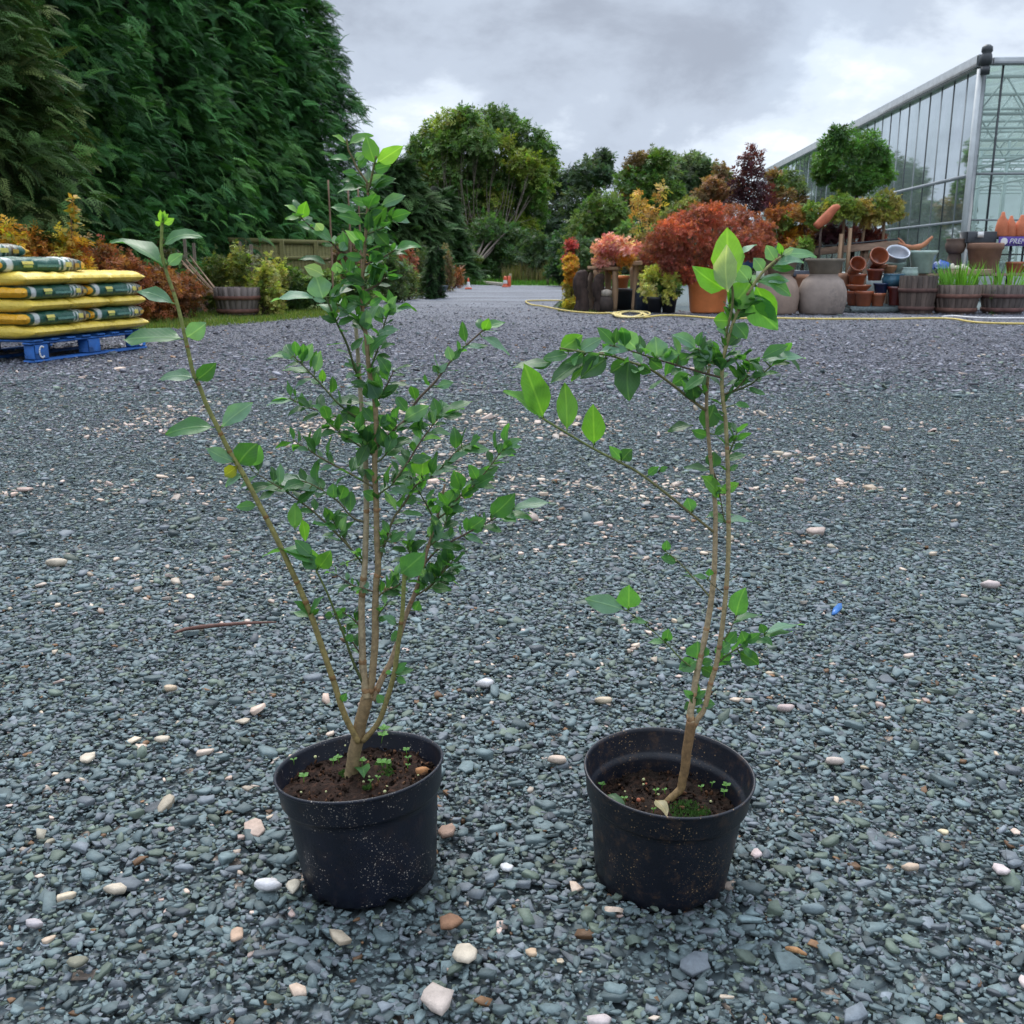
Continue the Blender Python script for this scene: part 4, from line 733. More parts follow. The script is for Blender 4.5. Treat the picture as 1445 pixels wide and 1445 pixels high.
# blue plastic scrap, twig
mb = MB(); p = G(1181, 862, .026); m_ = p.y / FPX
V = np.array([(-15, -10, 0), (-6, -8, 1), (9, 2, 2), (15, 12, 1), (10, 12, 0), (-4, 2, 1)]) * (m_, m_ * 2.2, m_ * .8)
V2 = np.concatenate([V, V + (0, 0, .004)]); n_ = 6
mb.add(V2 + np.array(p), [tuple(range(6))[::-1], tuple(range(6, 12))] + [(i, (i + 1) % 6, 6 + (i + 1) % 6, 6 + i) for i in range(6)])
tag(mb.build('plastic_scrap', mat('blue_plastic_scrap', color=(.02, .13, .38), rough=.4, namt=.2), origin=tuple(p)), 'small torn scrap of blue plastic on the slate right of the two-stemmed shrub', 'litter')
mb = MB(); tube(mb, [G(246, 893, .03), G(262, 888, .02), G(290, 884, .03), G(322, 881, .022), G(355, 879, .03), G(390, 878, .02)], [.002, .004, .0045, .004, .0035, .0015], 6, (.12, .055, .04), 4, jit=.3)
tag(mb.build('fallen_twig', BARK, smooth=True, origin=tuple(G(246, 893, .0))), 'thin reddish-brown twig lying on the slate left of the bushier shrub', 'twig')
mb = MB(); tube(mb, [G(1109, 1338, .02), G(1124, 1341, .024), G(1138, 1347, .02)], [.002, .0035, .0015], 6, (.33, .17, .07), 3, jit=.3)
tag(mb.build('wood_splinter', BARK, smooth=True, origin=tuple(G(1109, 1338, 0))), 'short orange splinter of wood in the lower right', 'twig')
# ------------------------------------------------------------ grass verges and the bed soil
def flat(name, poly, z, m, kind='structure'):
    mb = MB(); mb.add([(x, y, z) for x, y in poly], [list(range(len(poly)))]); return tag(mb.build(name, m), kind=kind)
GRASSM = mat('short_grass', color=(.085, .125, .025), rough=.9, nscale=3, namt=.35, bump=.02, bscale=25)
MULCH = mat('bark_mulch', color=(.055, .030, .020), rough=.95, nscale=9, namt=.5, bump=.03, bscale=30)
verge_L = [(-14, 10.5), (-9.2, 10.8), (-4.75, 11.8), (-4.0, 12.8), (-3.35, 14.2), (-2.9, 15.3), (-2.85, 19), (-2.9, 24), (-2.3, 29), (-1.8, 32), (-3.1, 36.2), (-6.3, 41.2), (-10, 44), (-10, 40), (-5.4, 34), (-4.2, 26), (-4.4, 19), (-5.2, 16.4), (-6.6, 14.9), (-9.4, 13.4), (-14, 12)]
flat('grass_verge', verge_L, -.018, GRASSM)
flat('bark_bed', [(-22, 11), (-9.4, 11.9), (-6.6, 13.6), (-5, 15.6), (-4.2, 19), (-4, 26), (-5.0, 34), (-10, 44), (-22, 44)], -.024, MULCH)
verge_B = [(-2.0, 39.0), (-.9, 37.6), (2.3, 36.6), (4.4, 33), (2.6, 28), (1.5, 24), (1.3, 20.5), (2.6, 20), (30, 50), (30, 70), (-40, 70), (-40, 50), (-6, 44)]
flat('grass_field', verge_B, -.020, mat('lush_grass', color=(.055, .14, .018), rough=.9, nscale=2, namt=.35, bump=.03, bscale=18))
flat('display_ground', [(1.2, 16.3), (2.6, 17.1), (7.2, 17.5), (14, 16.5), (30, 16.5), (30, 50), (6, 40), (2.7, 28), (1.4, 23), (.85, 19)], -.016, mat('display_floor', color=(.10, .125, .125), rough=.9, nscale=30, namt=.45, bump=.01, bscale=60))
def grass_tufts(name, poly, n, h, cols, seed, dens_edge=1.0, wid=.006):
    r = np.random.default_rng(seed); xs = [p[0] for p in poly]; ys = [p[1] for p in poly]
    x = r.uniform(min(xs), max(xs), n); y = r.uniform(min(ys), max(ys), n); ok = inside(x, y, poly); x, y = x[ok], y[ok]; n = len(x)
    nz = vnoise(x, y, .9, 2.); ok = nz > -.25; x, y, nz = x[ok], y[ok], nz[ok]; n = len(x)
    T = np.array([(-wid, 0, 0), (wid, 0, 0), (wid * .3, .25, .75), (-wid * .3, .25, .75), (0, .6, 1)]); T[:, 1] *= .35
    a = r.random(n) * 6.283; s = h * (.5 + .8 * r.random(n)) * (1 + nz)
    M = np.zeros((n, 3, 3)); M[:, 0, 0] = np.cos(a); M[:, 0, 1] = -np.sin(a) * s; M[:, 1, 0] = np.sin(a); M[:, 1, 1] = np.cos(a) * s; M[:, 2, 2] = s
    c = np.array(cols)[r.integers(0, len(cols), n)] * r.uniform(.6, 1.4, (n, 1))
    mb = MB(); mb.batch(T, [(0, 1, 2, 3), (3, 2, 4)], M, np.stack([x, y, np.full(n, -.02)], 1), c); return tag(mb.build(name, FOL), kind='stuff')
GC = [(.07, .13, .02), (.10, .15, .025), (.05, .11, .02), (.14, .14, .04)]
grass_tufts('grass', [(-9.2, 10.7), (-4.7, 11.7), (-3.9, 12.7), (-3.25, 14.1), (-2.8, 15.2), (-2.75, 19), (-3.0, 24), (-4.2, 26), (-4.4, 19), (-5.2, 16.2), (-7, 14.6), (-9.4, 13.2)], 90000, .05, [(.10, .16, .025), (.14, .19, .035), (.07, .13, .02), (.18, .18, .05)], 1)
grass_tufts('grass', [(-2.4, 39.3), (-.9, 37.6), (2.3, 36.7), (4.3, 33.2), (2.6, 28), (1.5, 24), (2.4, 23), (6, 36), (9, 50), (-12, 50), (-6, 44)], 70000, .14, [(.05, .15, .02), (.07, .18, .02), (.09, .16, .03)], 2, wid=.014)
grass_tufts('grass', [(.75, 16.9), (1.25, 16.5), (1.9, 18), (1.7, 23), (1.3, 24), (.85, 19)], 9000, .05, GC, 3)
grass_tufts('rough_grass', [(-.4, 41.5), (3.8, 40), (4.2, 43), (-.4, 45)], 9000, .55, [(.13, .11, .05), (.10, .12, .03), (.16, .12, .06)], 4, wid=.02)

# ------------------------------------------------------------ foliage builders
SPR_V, SPR_F = [], []      # a sprig of seven pointed leaves, unit size
for i, (x, a) in enumerate([(.05, .9), (.08, -1.0), (.3, .8), (.34, -.75), (.55, .6), (.6, -.6), (.62, .05)]):
    c_, s_ = math.cos(a), math.sin(a); b = len(SPR_V); zz = .08 * math.sin(i * 2.1)
    for u, v, w in ((0, 0, 0), (.19, .085, .03 + zz), (.42, 0, zz * 1.6 - .04), (.19, -.085, .03 + zz), (.2, 0, zz * .6)): SPR_V.append((x + u * c_ - v * s_, u * s_ + v * c_, w))
    SPR_F += [(b, b + 4, b + 1), (b + 1, b + 4, b + 2), (b + 2, b + 4, b + 3), (b + 3, b + 4, b)]
SPR_V = np.array(SPR_V)
LF_V = np.array([(0, 0, 0), (.5, .27, .06), (1, 0, -.10), (.5, -.27, .06), (.5, 0, 0)]); LF_F = [(0, 4, 1), (1, 4, 2), (2, 4, 3), (3, 4, 0)]
LN_V = np.array([(0, 0, 0), (.45, .10, .03), (1, 0, -.12), (.45, -.10, .03)]); LN_F = [(0, 3, 2, 1)]
FR_V, FR_F = [], []        # drooping conifer spray
def fr_dia(p, d, ln, w):
    b = len(FR_V); d = np.array(d) / np.linalg.norm(d); s = np.cross(d, (0, 0, 1)); p = np.array(p)
    for q in (p, p + d * ln * .4 + s * w * 2.1, p + d * ln, p + d * ln * .4 - s * w * 2.1): FR_V.append(q)
    FR_F.append((b, b + 3, b + 2, b + 1))
for i in range(15):
    t = .06 + .92 * i / 14; sd_ = 1 if i % 2 else -1; base = (t, 0, -.42 * t * t); an = .95 - .5 * t; ln = .40 * (1.06 - t) + .07
    d = np.array((math.cos(an), sd_ * math.sin(an), -.25 - .3 * t)); fr_dia(base, d, ln, .016)
    for j in range(4):
        u = .22 + .2 * j; s2_ = 1 if j % 2 else -1; dd = np.array((math.cos(an + s2_ * .55 * sd_), sd_ * math.sin(an + s2_ * .55 * sd_), -.35)); fr_dia(np.array(base) + d * ln * u, dd, ln * .42 * (1.1 - u) + .03, .012)
for i in range(4): fr_dia((i * .25, 0, -.42 * (i * .25) ** 2), (1, 0, -.3 - .3 * i * .5), .28, .010)
FR_V = np.array(FR_V)
def ellipsoid_pts(n, c, r, shell=.55):
    d = rng.normal(size=(n, 3)); d /= np.linalg.norm(d, axis=1)[:, None]; q = (shell + (1 - shell) * rng.random(n) ** .7) * (1 + .22 * np.abs(rng.normal(size=n)) * (rng.random(n) < .45))
    return np.array(c) + d * q[:, None] * np.array(r), d
def clumps(mb, cl, n_per, size, cols, tmpl='sprig', up=.3, wind=None, shade=.25):
    """cl: list of (centre, radius or radii); n_per leaves for each; cols: list of colours, one picked per clump and varied per sprig"""
    T, F = {'sprig': (SPR_V, SPR_F), 'leaf': (LF_V, LF_F), 'narrow': (LN_V, LN_F), 'frond': (FR_V, FR_F)}[tmpl]
    for c, r in cl:
        r = (r, r, r * .85) if np.isscalar(r) else r
        n = n_per if np.isscalar(n_per) else n_per[0]; p, d = ellipsoid_pts(n, c, r)
        k = vnoise(p[:, 0] + p[:, 1] * .6, p[:, 2] - p[:, 1] * .4, 1.9 / max(r), rng.random() * 9); ok = k > -.14; p, d, k = p[ok], d[ok], k[ok]; n = len(p)
        w = np.array((0, 0, 0) if wind is None else wind)
        fr = rand_frames(n, normal=d * .5 + (0, 0, up * 2), spread=.7, updir=d * 1.2 + w)
        s = size * (.6 + .8 * rng.random(n)); base = np.array(cols[rng.integers(0, len(cols))])
        c_ = 1.25 * base * (1 + shade * rng.normal(size=(n, 1))) * np.clip(1 + 1.0 * k[:, None], .6, 1.5) * (1 + .10 * rng.normal(size=(n, 3)))
        mb.batch(T, F, fr * s[:, None, None], p, np.clip(c_, .004, .9))
def pixel_clumps(pts, Y, dy=.5):
    return [(P(x, y, Y + rnd.uniform(-dy, dy)), r * mpp(Y)) for x, y, r in pts]
def limbs(mb, base, cl, r0, col, split=.4, wig=.12, maxn=60):
    base = Vector(base); cs = sorted([Vector(c) for c, r in cl], key=lambda c: c.x)
    mz = min(c.z for c in cs); fork = Vector((base.x, base.y, base.z + (mz - base.z) * split + .05))
    tube(mb, [base, base.lerp(fork, .5) + Vector((rnd.uniform(-wig, wig) * .3, 0, 0)), fork], [r0 * 1.25, r0, r0 * .85], 9, col, 4, jit=.2)
    ng = max(1, len(cs) // 5)
    for g in range(ng):
        part = cs[g * len(cs) // ng:(g + 1) * len(cs) // ng]; mean = sum(part, Vector()) / len(part); low = min(c.z for c in part); hub = fork.lerp(Vector((mean.x, mean.y, low + (mean.z - low) * .35)), .62)
        m1 = fork.lerp(hub, .5) + Vector((rnd.uniform(-wig, wig) * .6, rnd.uniform(-wig, wig), 0)); r1 = r0 * (.55 if ng < 3 else .34)
        tube(mb, [fork - Vector((0, 0, r0)), m1, hub], [r1, r1 * .8, r1 * .6], 7, col, 5, jit=.2)
        for c in part:
            m2 = hub.lerp(c, .5) + Vector((rnd.uniform(-wig, wig) * .6, rnd.uniform(-wig, wig) * .6, rnd.uniform(-wig, wig) * .3))
            tube(mb, [hub.lerp(m1, .1), m2, c], [r1 * .36, r1 * .22, r1 * .08], 6, col, 4, jit=.15)
            for q in range(3):
                e = c + Vector((rnd.uniform(-wig, wig), rnd.uniform(-wig, wig), rnd.uniform(-.5, 1) * wig)) * .6; tube(mb, [m2, m2.lerp(e, .5) + Vector((0, 0, wig * .2)), e], [r1 * .16, r1 * .1, r1 * .04], 5, col, 3)
def tree(name, label, cat, base, cl, n_per, size, cols, bark=(.06, .045, .035), r0=.1, tmpl='sprig', group=None, m=None, up=.3, wind=None, split=.4, wig=.15, extra=None):
    t = thing(name, tuple(base), label, cat, group); b = MB(); limbs(b, base, cl, r0, bark, split, wig); b.build('trunk', WOODB, t, smooth=True)
    f = MB(); clumps(f, cl, n_per, size, cols, tmpl, up, wind)
    if extra: extra(f)
    f.build('crown', m or FOL, t); return t
def conifer(name, label, base, h, r, n, fs, cols, cat='conifer', group=None, seed=0, power=.8, lowz=.0, core=.48):
    """dense evergreen: a trunk, an added dark solid core that blocks light, and drooping sprays on boughs of uneven length"""
    t = thing(name, tuple(base), label, cat, group); bx, by, bz = base
    b = MB(); tube(b, [(bx, by, bz), (bx, by, bz + h * .5), (bx, by, bz + h * .97)], [r * .10, r * .07, .02], 8, (.05, .035, .025), 3); b.build('trunk', WOODB, t, smooth=True)
    f = MB(); nb = max(60, n // 20)
    rr = np.random.default_rng(seed + 50); bz_ = lowz + (1 - lowz) * rr.random(nb) ** 1.15; ba = np.where(rr.random(nb) < .72, rr.uniform(-2.2, .75, nb), rr.random(nb) * 6.283)
    prof = lambda q: np.clip((1 - q) ** power * (1.0 if power < 1 else 1) + .04, .03, 1) * np.clip(.75 + q * 2.5, 0, 1)
    br = r * prof(bz_) * (.74 + .36 * rr.random(nb)); k = 16
    i = rr.integers(0, nb, n); q = rr.random(n) ** .6
    a = ba[i] + rr.normal(0, .13, n) * (1.2 - .5 * q); rad = br[i] * (.48 + .54 * q) ; z = bz + h * bz_[i] - (q ** 2) * r * .22 + rr.normal(0, .07, n) * r * .5
    p = np.stack([bx + np.cos(a) * rad, by + np.sin(a) * rad, np.maximum(z, bz + .05)], 1)
    od = np.stack([np.cos(a), np.sin(a), np.full(n, -.12)], 1) + rr.normal(0, .48, (n, 3)); od /= np.linalg.norm(od, axis=1)[:, None]
    up = np.array((0, 0, 1.)) + rr.normal(0, .38, (n, 3)) + od * .35; zz = up - od * (up * od).sum(1)[:, None]; zz /= np.linalg.norm(zz, axis=1)[:, None]
    M = np.stack([od, np.cross(zz, od), zz], 2) * (fs * (.55 + .75 * rr.random(n)))[:, None, None]
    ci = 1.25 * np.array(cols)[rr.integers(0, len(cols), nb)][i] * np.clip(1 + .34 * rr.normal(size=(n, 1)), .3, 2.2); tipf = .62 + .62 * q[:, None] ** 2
    f.batch(FR_V, FR_F, M, p, np.clip(ci * tipf, .003, .5)); f.build('crown', FOLC, t)
    c = MB(); zs = np.linspace(0, .96, 14)  # added solid core, coloured dark, keeps light from passing through the crown
    lathe(c, [(max(float(r * core * prof(np.array(q_))), .02), bz + h * q_) for q_ in zs] + [(0.01, bz + h * .97)], (bx, by, 0), 20, col=(.010, .014, .006), wob=.06); c.build('light_block_core', mat('dark_core', rough=1, nscale=4, namt=.5), t)
    return t
NP_MAT = mat('nursery_pot_black', color=(.012, .013, .016), rough=.5, nscale=10, namt=.2)
def simple_pot(parent, c, r, h, m, col=(1, 1, 1), rim=.06, name='pot'):
    b = MB(); lathe(b, [(0, .01), (r * .76, 0), (r * .80, .01), (r * .93, h * .82), (r * .99, h * .84), (r, h * .98), (r * .97, h), (r * .93, h * .98), (r * .9, h * .86), (0, h * .84)], c, 24, col=col)
    return b.build(name, m, parent, smooth=True)
def shrub(name, label, px, py_base, py_top, wpx, Y, cols, size, n, group=None, pot=None, cat='shrub', tmpl='sprig', up=.3, shape='dome', upright=0, stemcol=(.07, .045, .03), potc=None):
    """a shrub standing on the bed at distance Y: spans wpx pixels there and reaches py_top"""
    m_ = mpp(Y); x = P(px, 372, Y).x; top = P(px, py_top, Y).z; w = wpx * m_ / 2; pz = 0
    t = thing(name, (x, Y, 0), label, cat, group)
    if pot: simple_pot(t, (x, Y, 0), pot[0], pot[1], potc or NP_MAT); pz = pot[1] * .8
    cl = []; K = max(5, int(9 * (top - pz) / max(w, .1))) if shape == 'column' else 10
    for i in range(K):
        if shape == 'dome':
            a = rnd.random() * 6.283; q = rnd.random() ** .5 * .62; zz = pz + (top - pz) * rnd.uniform(.22, .80) * (1 - .25 * q); cl.append((Vector((x + math.cos(a) * w * q, Y + math.sin(a) * w * q, zz)), (w * .48, w * .48, (top - pz) * .24)))
        elif shape == 'spiky':
            a = rnd.random() * 6.283; q = rnd.random() ** .5 * .8; zt = top * rnd.uniform(.62, 1.0); cl.append((Vector((x + math.cos(a) * w * q, Y + math.sin(a) * w * q, (pz + zt) / 2)), (w * .22, w * .22, (zt - pz) * .5)))
        else:
            zz = pz + (top - pz) * (i + .5) / K; q = w * (1 - .6 * (i / K)); cl.append((Vector((x, Y, zz)), (q, q, (top - pz) / K * 1.2)))
    b = MB()
    for c, r in cl: tube(b, [(x + rnd.gauss(0, .03), Y, pz - .02), (x + (c.x - x) * .5, Y + (c.y - Y) * .5, (c.z + pz) / 2), tuple(c)], [.009, .006, .003], 5, stemcol, 3)
    b.build('stems', WOODB, t, smooth=True)
    f = MB(); clumps(f, cl, n // K, size, cols, tmpl, up, wind=(0, 0, upright)); f.build('foliage', FOL, t); return t

# ------------------------------------------------------------ the tall conifer hedge on the left
HC = [(.030, .095, .026), (.040, .125, .030), (.022, .072, .022), (.062, .155, .034)]; HB = [(.066, .110, .028), (.052, .105, .026), (.085, .112, .032), (.042, .085, .024)]
for i, (x, y, h, r, n, fs, cl_, lb) in enumerate([(-7.6, 13.4, 9.5, 2.35, 14000, .27, HB, 'nearest conifer of the hedge, olive-tinged and drooping, above the orange shrubs'), (-8.1, 17.0, 10.5, 2.9, 15000, .27, HC, 'second conifer of the tall dark hedge, beside the olive-tinged nearest one'),
        (-7.9, 20.6, 11, 3.1, 13500, .28, HC, 'third conifer of the tall dark hedge, behind the half barrel of canes'), (-7.6, 24.2, 11.5, 3.2, 12500, .32, HC, 'fourth conifer of the tall dark hedge, rising over the board fence'),
        (-7.2, 27.6, 12, 3.3, 11000, .34, HC, 'fifth conifer of the tall dark hedge, next to the last'), (-6.9, 31.0, 12.6, 3.5, 12500, .34, HC, 'last conifer of the tall hedge, its ragged right side against the sky')]):
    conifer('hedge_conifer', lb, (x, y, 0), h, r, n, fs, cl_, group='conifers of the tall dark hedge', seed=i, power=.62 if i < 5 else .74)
# further right: darker conifers and garden trees closing the lane
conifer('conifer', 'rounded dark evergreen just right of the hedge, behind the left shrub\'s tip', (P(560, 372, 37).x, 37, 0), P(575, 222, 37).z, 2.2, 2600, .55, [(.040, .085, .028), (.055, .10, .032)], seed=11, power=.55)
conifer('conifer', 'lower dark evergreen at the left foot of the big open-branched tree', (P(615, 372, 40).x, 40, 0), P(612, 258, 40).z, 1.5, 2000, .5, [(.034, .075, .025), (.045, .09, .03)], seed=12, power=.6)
# ------------------------------------------------------------ big tree and trees behind the lane
def crown_pts(lst, Y, dy): return pixel_clumps(lst, Y, dy)
BIG = [(605, 205, 22), (622, 188, 22), (645, 178, 24), (655, 170, 16), (688, 175, 22), (705, 168, 17), (720, 186, 18), (745, 195, 20), (762, 215, 20), (768, 240, 16), (600, 232, 20), (625, 222, 24), (650, 212, 24), (676, 200, 24), (700, 210, 22), (728, 222, 20), (750, 250, 18), (630, 250, 20), (655, 240, 22), (685, 236, 20), (612, 258, 14),
       (715, 252, 18), (735, 262, 18), (700, 282, 18), (680, 268, 14), (660, 282, 18), (725, 300, 20), (690, 306, 20), (755, 275, 12), (640, 300, 16), (665, 318, 20), (708, 322, 20), (738, 322, 18), (598, 262, 14), (604, 285, 15), (618, 310, 15), (640, 330, 18), (668, 345, 18), (700, 345, 18), (728, 340, 16), (648, 262, 18), (702, 262, 16), (752, 300, 15), (588, 245, 12), (590, 215, 14), (600, 345, 16), (625, 350, 18), (695, 320, 20), (655, 300, 18), (632, 275, 18), (672, 255, 20), (718, 280, 18), (742, 232, 18), (762, 262, 14), (668, 190, 16), (632, 205, 18)]
tree('broadleaf_tree', 'large open-branched tree with pale limbs, tallest in the middle behind the lane', 'tree', G(668, 399), crown_pts(BIG, 50, 1.6), 520, .36, [(.080, .135, .032), (.11, .16, .032), (.060, .11, .03), (.15, .18, .032), (.07, .12, .034)], bark=(.085, .065, .05), r0=.15, split=.45, wig=.7, up=.4)
tree('broadleaf_tree', 'dark feathery tree leaning with the wind, right of the big open-branched tree', 'tree', (P(790, 372, 58).x, 58, 0), crown_pts([(850, 228, 11), (838, 240, 16), (820, 248, 16), (850, 250, 10), (800, 258, 16), (830, 268, 16), (785, 272, 14), (810, 284, 18), (780, 296, 16), (800, 312, 18), (775, 322, 14), (825, 300, 14), (790, 340, 20), (815, 335, 18), (770, 350, 16)], 58, 1.2), 420, .42, [(.045, .070, .040), (.058, .082, .046), (.035, .058, .034)], bark=(.05, .04, .035), r0=.22, wind=(1.6, 0, 1.0), tmpl='sprig', wig=.5)
tree('broadleaf_tree', 'wind-blown grey-green tree, its twigs streaming right, behind the mixed green trees', 'tree', (P(940, 372, 52).x, 52, 0), crown_pts([(905, 240, 14), (925, 228, 14), (945, 232, 14), (965, 238, 14), (980, 232, 12), (992, 240, 9), (935, 250, 18), (960, 260, 16), (982, 256, 12), (915, 262, 16), (945, 280, 18), (970, 285, 14), (930, 300, 18)], 52, 1.2), 420, .40, [(.075, .105, .055), (.095, .125, .065), (.06, .088, .045)], r0=.2, wind=(1.8, 0, .8), wig=.5)
tree('broadleaf_tree', 'full green tree with a russet patch, above the nursery stock right of the lane', 'tree', (P(900, 372, 38).x, 38, 0), crown_pts([(900, 232, 14), (918, 240, 14), (930, 228, 12), (885, 255, 16), (905, 262, 18), (925, 265, 16), (945, 270, 14), (890, 285, 18), (915, 290, 18), (875, 300, 16), (940, 300, 16)], 38, .9), 520, .26, [(.060, .115, .022), (.050, .098, .022), (.085, .125, .025), (.07, .12, .025), (.13, .085, .035)], r0=.14, wig=.4)
tree('broadleaf_tree', 'rounded light green tree between the lane and the nursery display', 'tree', (P(845, 372, 33).x, 33, 0), crown_pts([(850, 285, 16), (835, 300, 18), (862, 298, 16), (822, 318, 16), (848, 318, 20), (875, 315, 18), (815, 340, 16), (840, 342, 20), (868, 340, 20), (825, 362, 18), (855, 365, 20), (885, 350, 18), (810, 372, 14)], 33, .8), 520, .22, [(.075, .12, .025), (.055, .105, .022), (.095, .13, .035), (.045, .09, .022)], r0=.12, wig=.3)
for nm, lb, pts, Y, cols in [
    ('shrub', 'broad green bush in the middle distance, beneath the big open-branched tree', [(690, 320, 18), (672, 338, 20), (700, 342, 22), (722, 335, 20), (740, 350, 18), (680, 362, 20), (712, 368, 22), (690, 380, 18), (735, 375, 18)], 45, [(.035, .070, .022), (.045, .085, .026)]),
    ('shrub', 'smaller grey-green bush right of the broad one, by the fence posts', [(755, 345, 15), (768, 355, 15), (750, 368, 16), (772, 375, 14), (785, 365, 12), (760, 385, 12)], 43, [(.050, .080, .035), (.040, .070, .028)]),
    ('shrub', 'yellow-green bush left of the broad one, above the traffic cone', [(640, 345, 14), (650, 358, 15), (632, 362, 13), (660, 368, 13), (645, 378, 14), (628, 380, 10)], 42, [(.075, .095, .022), (.055, .078, .020)]),
    ('shrub', 'dark thicket at the right end of the field, left of the driftwood stumps', [(795, 350, 16), (805, 368, 16), (790, 380, 14), (812, 385, 14), (800, 335, 14)], 36, [(.028, .060, .026), (.035, .070, .028)])]:
    cl = crown_pts(pts, Y, .8); b0 = (np.mean([c.x for c, r in cl]), Y, 0); tree(nm, lb, 'bush', b0, cl, 520, .26, cols, r0=.07, wig=.2, split=.2)
# far wood closing the view
fw = MB(); r = rng; n = 5200; x = r.uniform(-60, 34, n); y = r.uniform(70, 76, n); hgt = 3.4 + 1.6 * vnoise(x, x * 0, .13, 4.) + 1.2 * vnoise(x, x * 0, .5, 8.); z = r.random(n) * np.maximum(hgt, 1.5)
fr = rand_frames(n, normal=(0, -.6, .8), spread=.8); s = 1.0 * (.6 + .8 * r.random(n)); c = np.array((.030, .048, .022)) * r.uniform(.5, 1.6, (n, 1)) * (1 + .1 * r.normal(size=(n, 3)))
fw.batch(SPR_V, SPR_F, fr * s[:, None, None], np.stack([x, y, z], 1), np.clip(c, .003, 1))
n = 60; xs = np.linspace(-62, 36, n); 
for i in range(n - 1):
    a, b_ = xs[i], xs[i + 1]; h1 = 2.4 + 1.0 * mnoise.noise(Vector((a * .13, 0, 4))); h2 = 2.4 + 1.0 * mnoise.noise(Vector((b_ * .13, 0, 4)))
    fw.add([(a, 76, -.1), (b_, 76, -.1), (b_, 76, h2), (a, 76, h1), (a, 78, -.1), (b_, 78, -.1), (b_, 78, h2), (a, 78, h1)], [(0, 1, 2, 3), (3, 2, 6, 7), (5, 4, 7, 6)], (.015, .022, .012))
tag(fw.build('distant_wood', FOL), kind='stuff')

# ------------------------------------------------------------ fence, stakes, left nursery bed
FW = mat('fence_wood_greenish', color=(.125, .115, .035), rough=.85, nscale=14, namt=.3, bump=.004, bscale=30, stretch=(.4, .4, 4))
fn = thing('board_fence', tuple(P(330, 372, 20)[:2]) + (0,), 'weathered yellow-green board fence in front of the conifer hedge', 'fence')
A, B_ = Vector((P(325, 372, 20).x, 20, 0)), Vector((P(500, 372, 23.5).x, 23.5, 0)); ft = 1.22
nb = 34
bo = MB()
for i in range(nb):
    c = A.lerp(B_, (i + .5) / nb); L1 = (B_ - A).length / nb; box(bo, (c.x, c.y, ft / 2 - .03), (L1 * .94, .018, ft - .08 + rnd.uniform(-.01, .01)), math.atan2(B_.y - A.y, B_.x - A.x), np.array((1, 1, 1)) * rnd.uniform(.8, 1.2))
bo.build('boards', FW, fn)
rl = MB(); off = Vector((0, -.03, 0)); beam(rl, A + off + Vector((0, 0, ft - .02)), B_ + off + Vector((0, 0, ft - .02)), .05, .09); rl.build('top_rail', FW, fn)
rl = MB(); beam(rl, A + off + Vector((0, 0, ft - .35)), B_ + off + Vector((0, 0, ft - .35)), .05, .08); rl.build('rail', FW, fn)
for i in range(4):
    c = A.lerp(B_, (i + .4) / 3.6); q = MB(); box(q, (c.x, c.y - .09, ft / 2), (.09, .08, ft), None, bev=.008); q.build('post', FW, fn)
CANE = mat('cane_wood', rough=.8, nscale=20, namt=.3, stretch=(1, 1, .2))
for x, y0, y1, Y, lb in [(463, 400, 254, 17.5, 'tallest bare upright cane, left of the bushier shrub\'s top'), (491, 400, 266, 18.5, 'bare upright cane, middle of the three behind the bushier shrub'), (505, 400, 262, 19.2, 'bare upright cane, rightmost of the three behind the bushier shrub')]:
    mb = MB(); p = P(x, y1, Y); tube(mb, [(p.x, Y, 0), (p.x + .01, Y, p.z * .5), (p.x, Y, p.z)], [.018, .017, .015], 7, (.22, .14, .085), 3); tag(mb.build('cane', CANE, smooth=True, origin=(p.x, Y, 0)), lb, 'cane', 'upright canes in the left bed')
for i, (x, y1) in enumerate([(174, 336), (186, 338), (197, 340), (260, 337), (273, 343), (338, 341), (354, 345), (165, 343), (212, 345)]):
    Y = 17 + .2 * (i % 3); mb = MB(); p = P(x, y1, Y); box(mb, (p.x, Y, p.z / 2), (.045, .045, p.z), None, (.13, .10, .07), .005)
    tag(mb.build('stake', CANE, origin=(p.x, Y, 0)), ['short weathered stake above the russet shrub, leftmost of a cluster of three', 'short weathered stake in the middle of the cluster above the russet shrub', 'short weathered stake on the right of the cluster above the russet shrub', 'short stake behind the tip of the far-left green stem, left one of two', 'short stake behind the tip of the far-left green stem, right one of two', 'short stake rising out of the yellow-tipped shrubs, left of the fence', 'short stake right beside the left end of the board fence', 'leftmost short stake in the left bed, next to the yellow-leaved sapling', 'lone short stake above the wispy grey-green shrub'][i], 'stake', 'short stakes in the left bed')
OR = [(.36, .15, .03), (.42, .22, .03), (.30, .10, .03), (.24, .07, .03), (.40, .27, .04)]; YL_ = [(.42, .30, .04), (.46, .26, .03), (.22, .24, .04)]; RU = [(.16, .055, .025), (.21, .075, .028), (.12, .045, .022), (.24, .10, .035)]
YG = [(.20, .21, .05), (.14, .17, .04), (.26, .25, .07), (.10, .13, .035)]; GG = [(.055, .095, .025), (.075, .12, .03), (.04, .075, .022)]
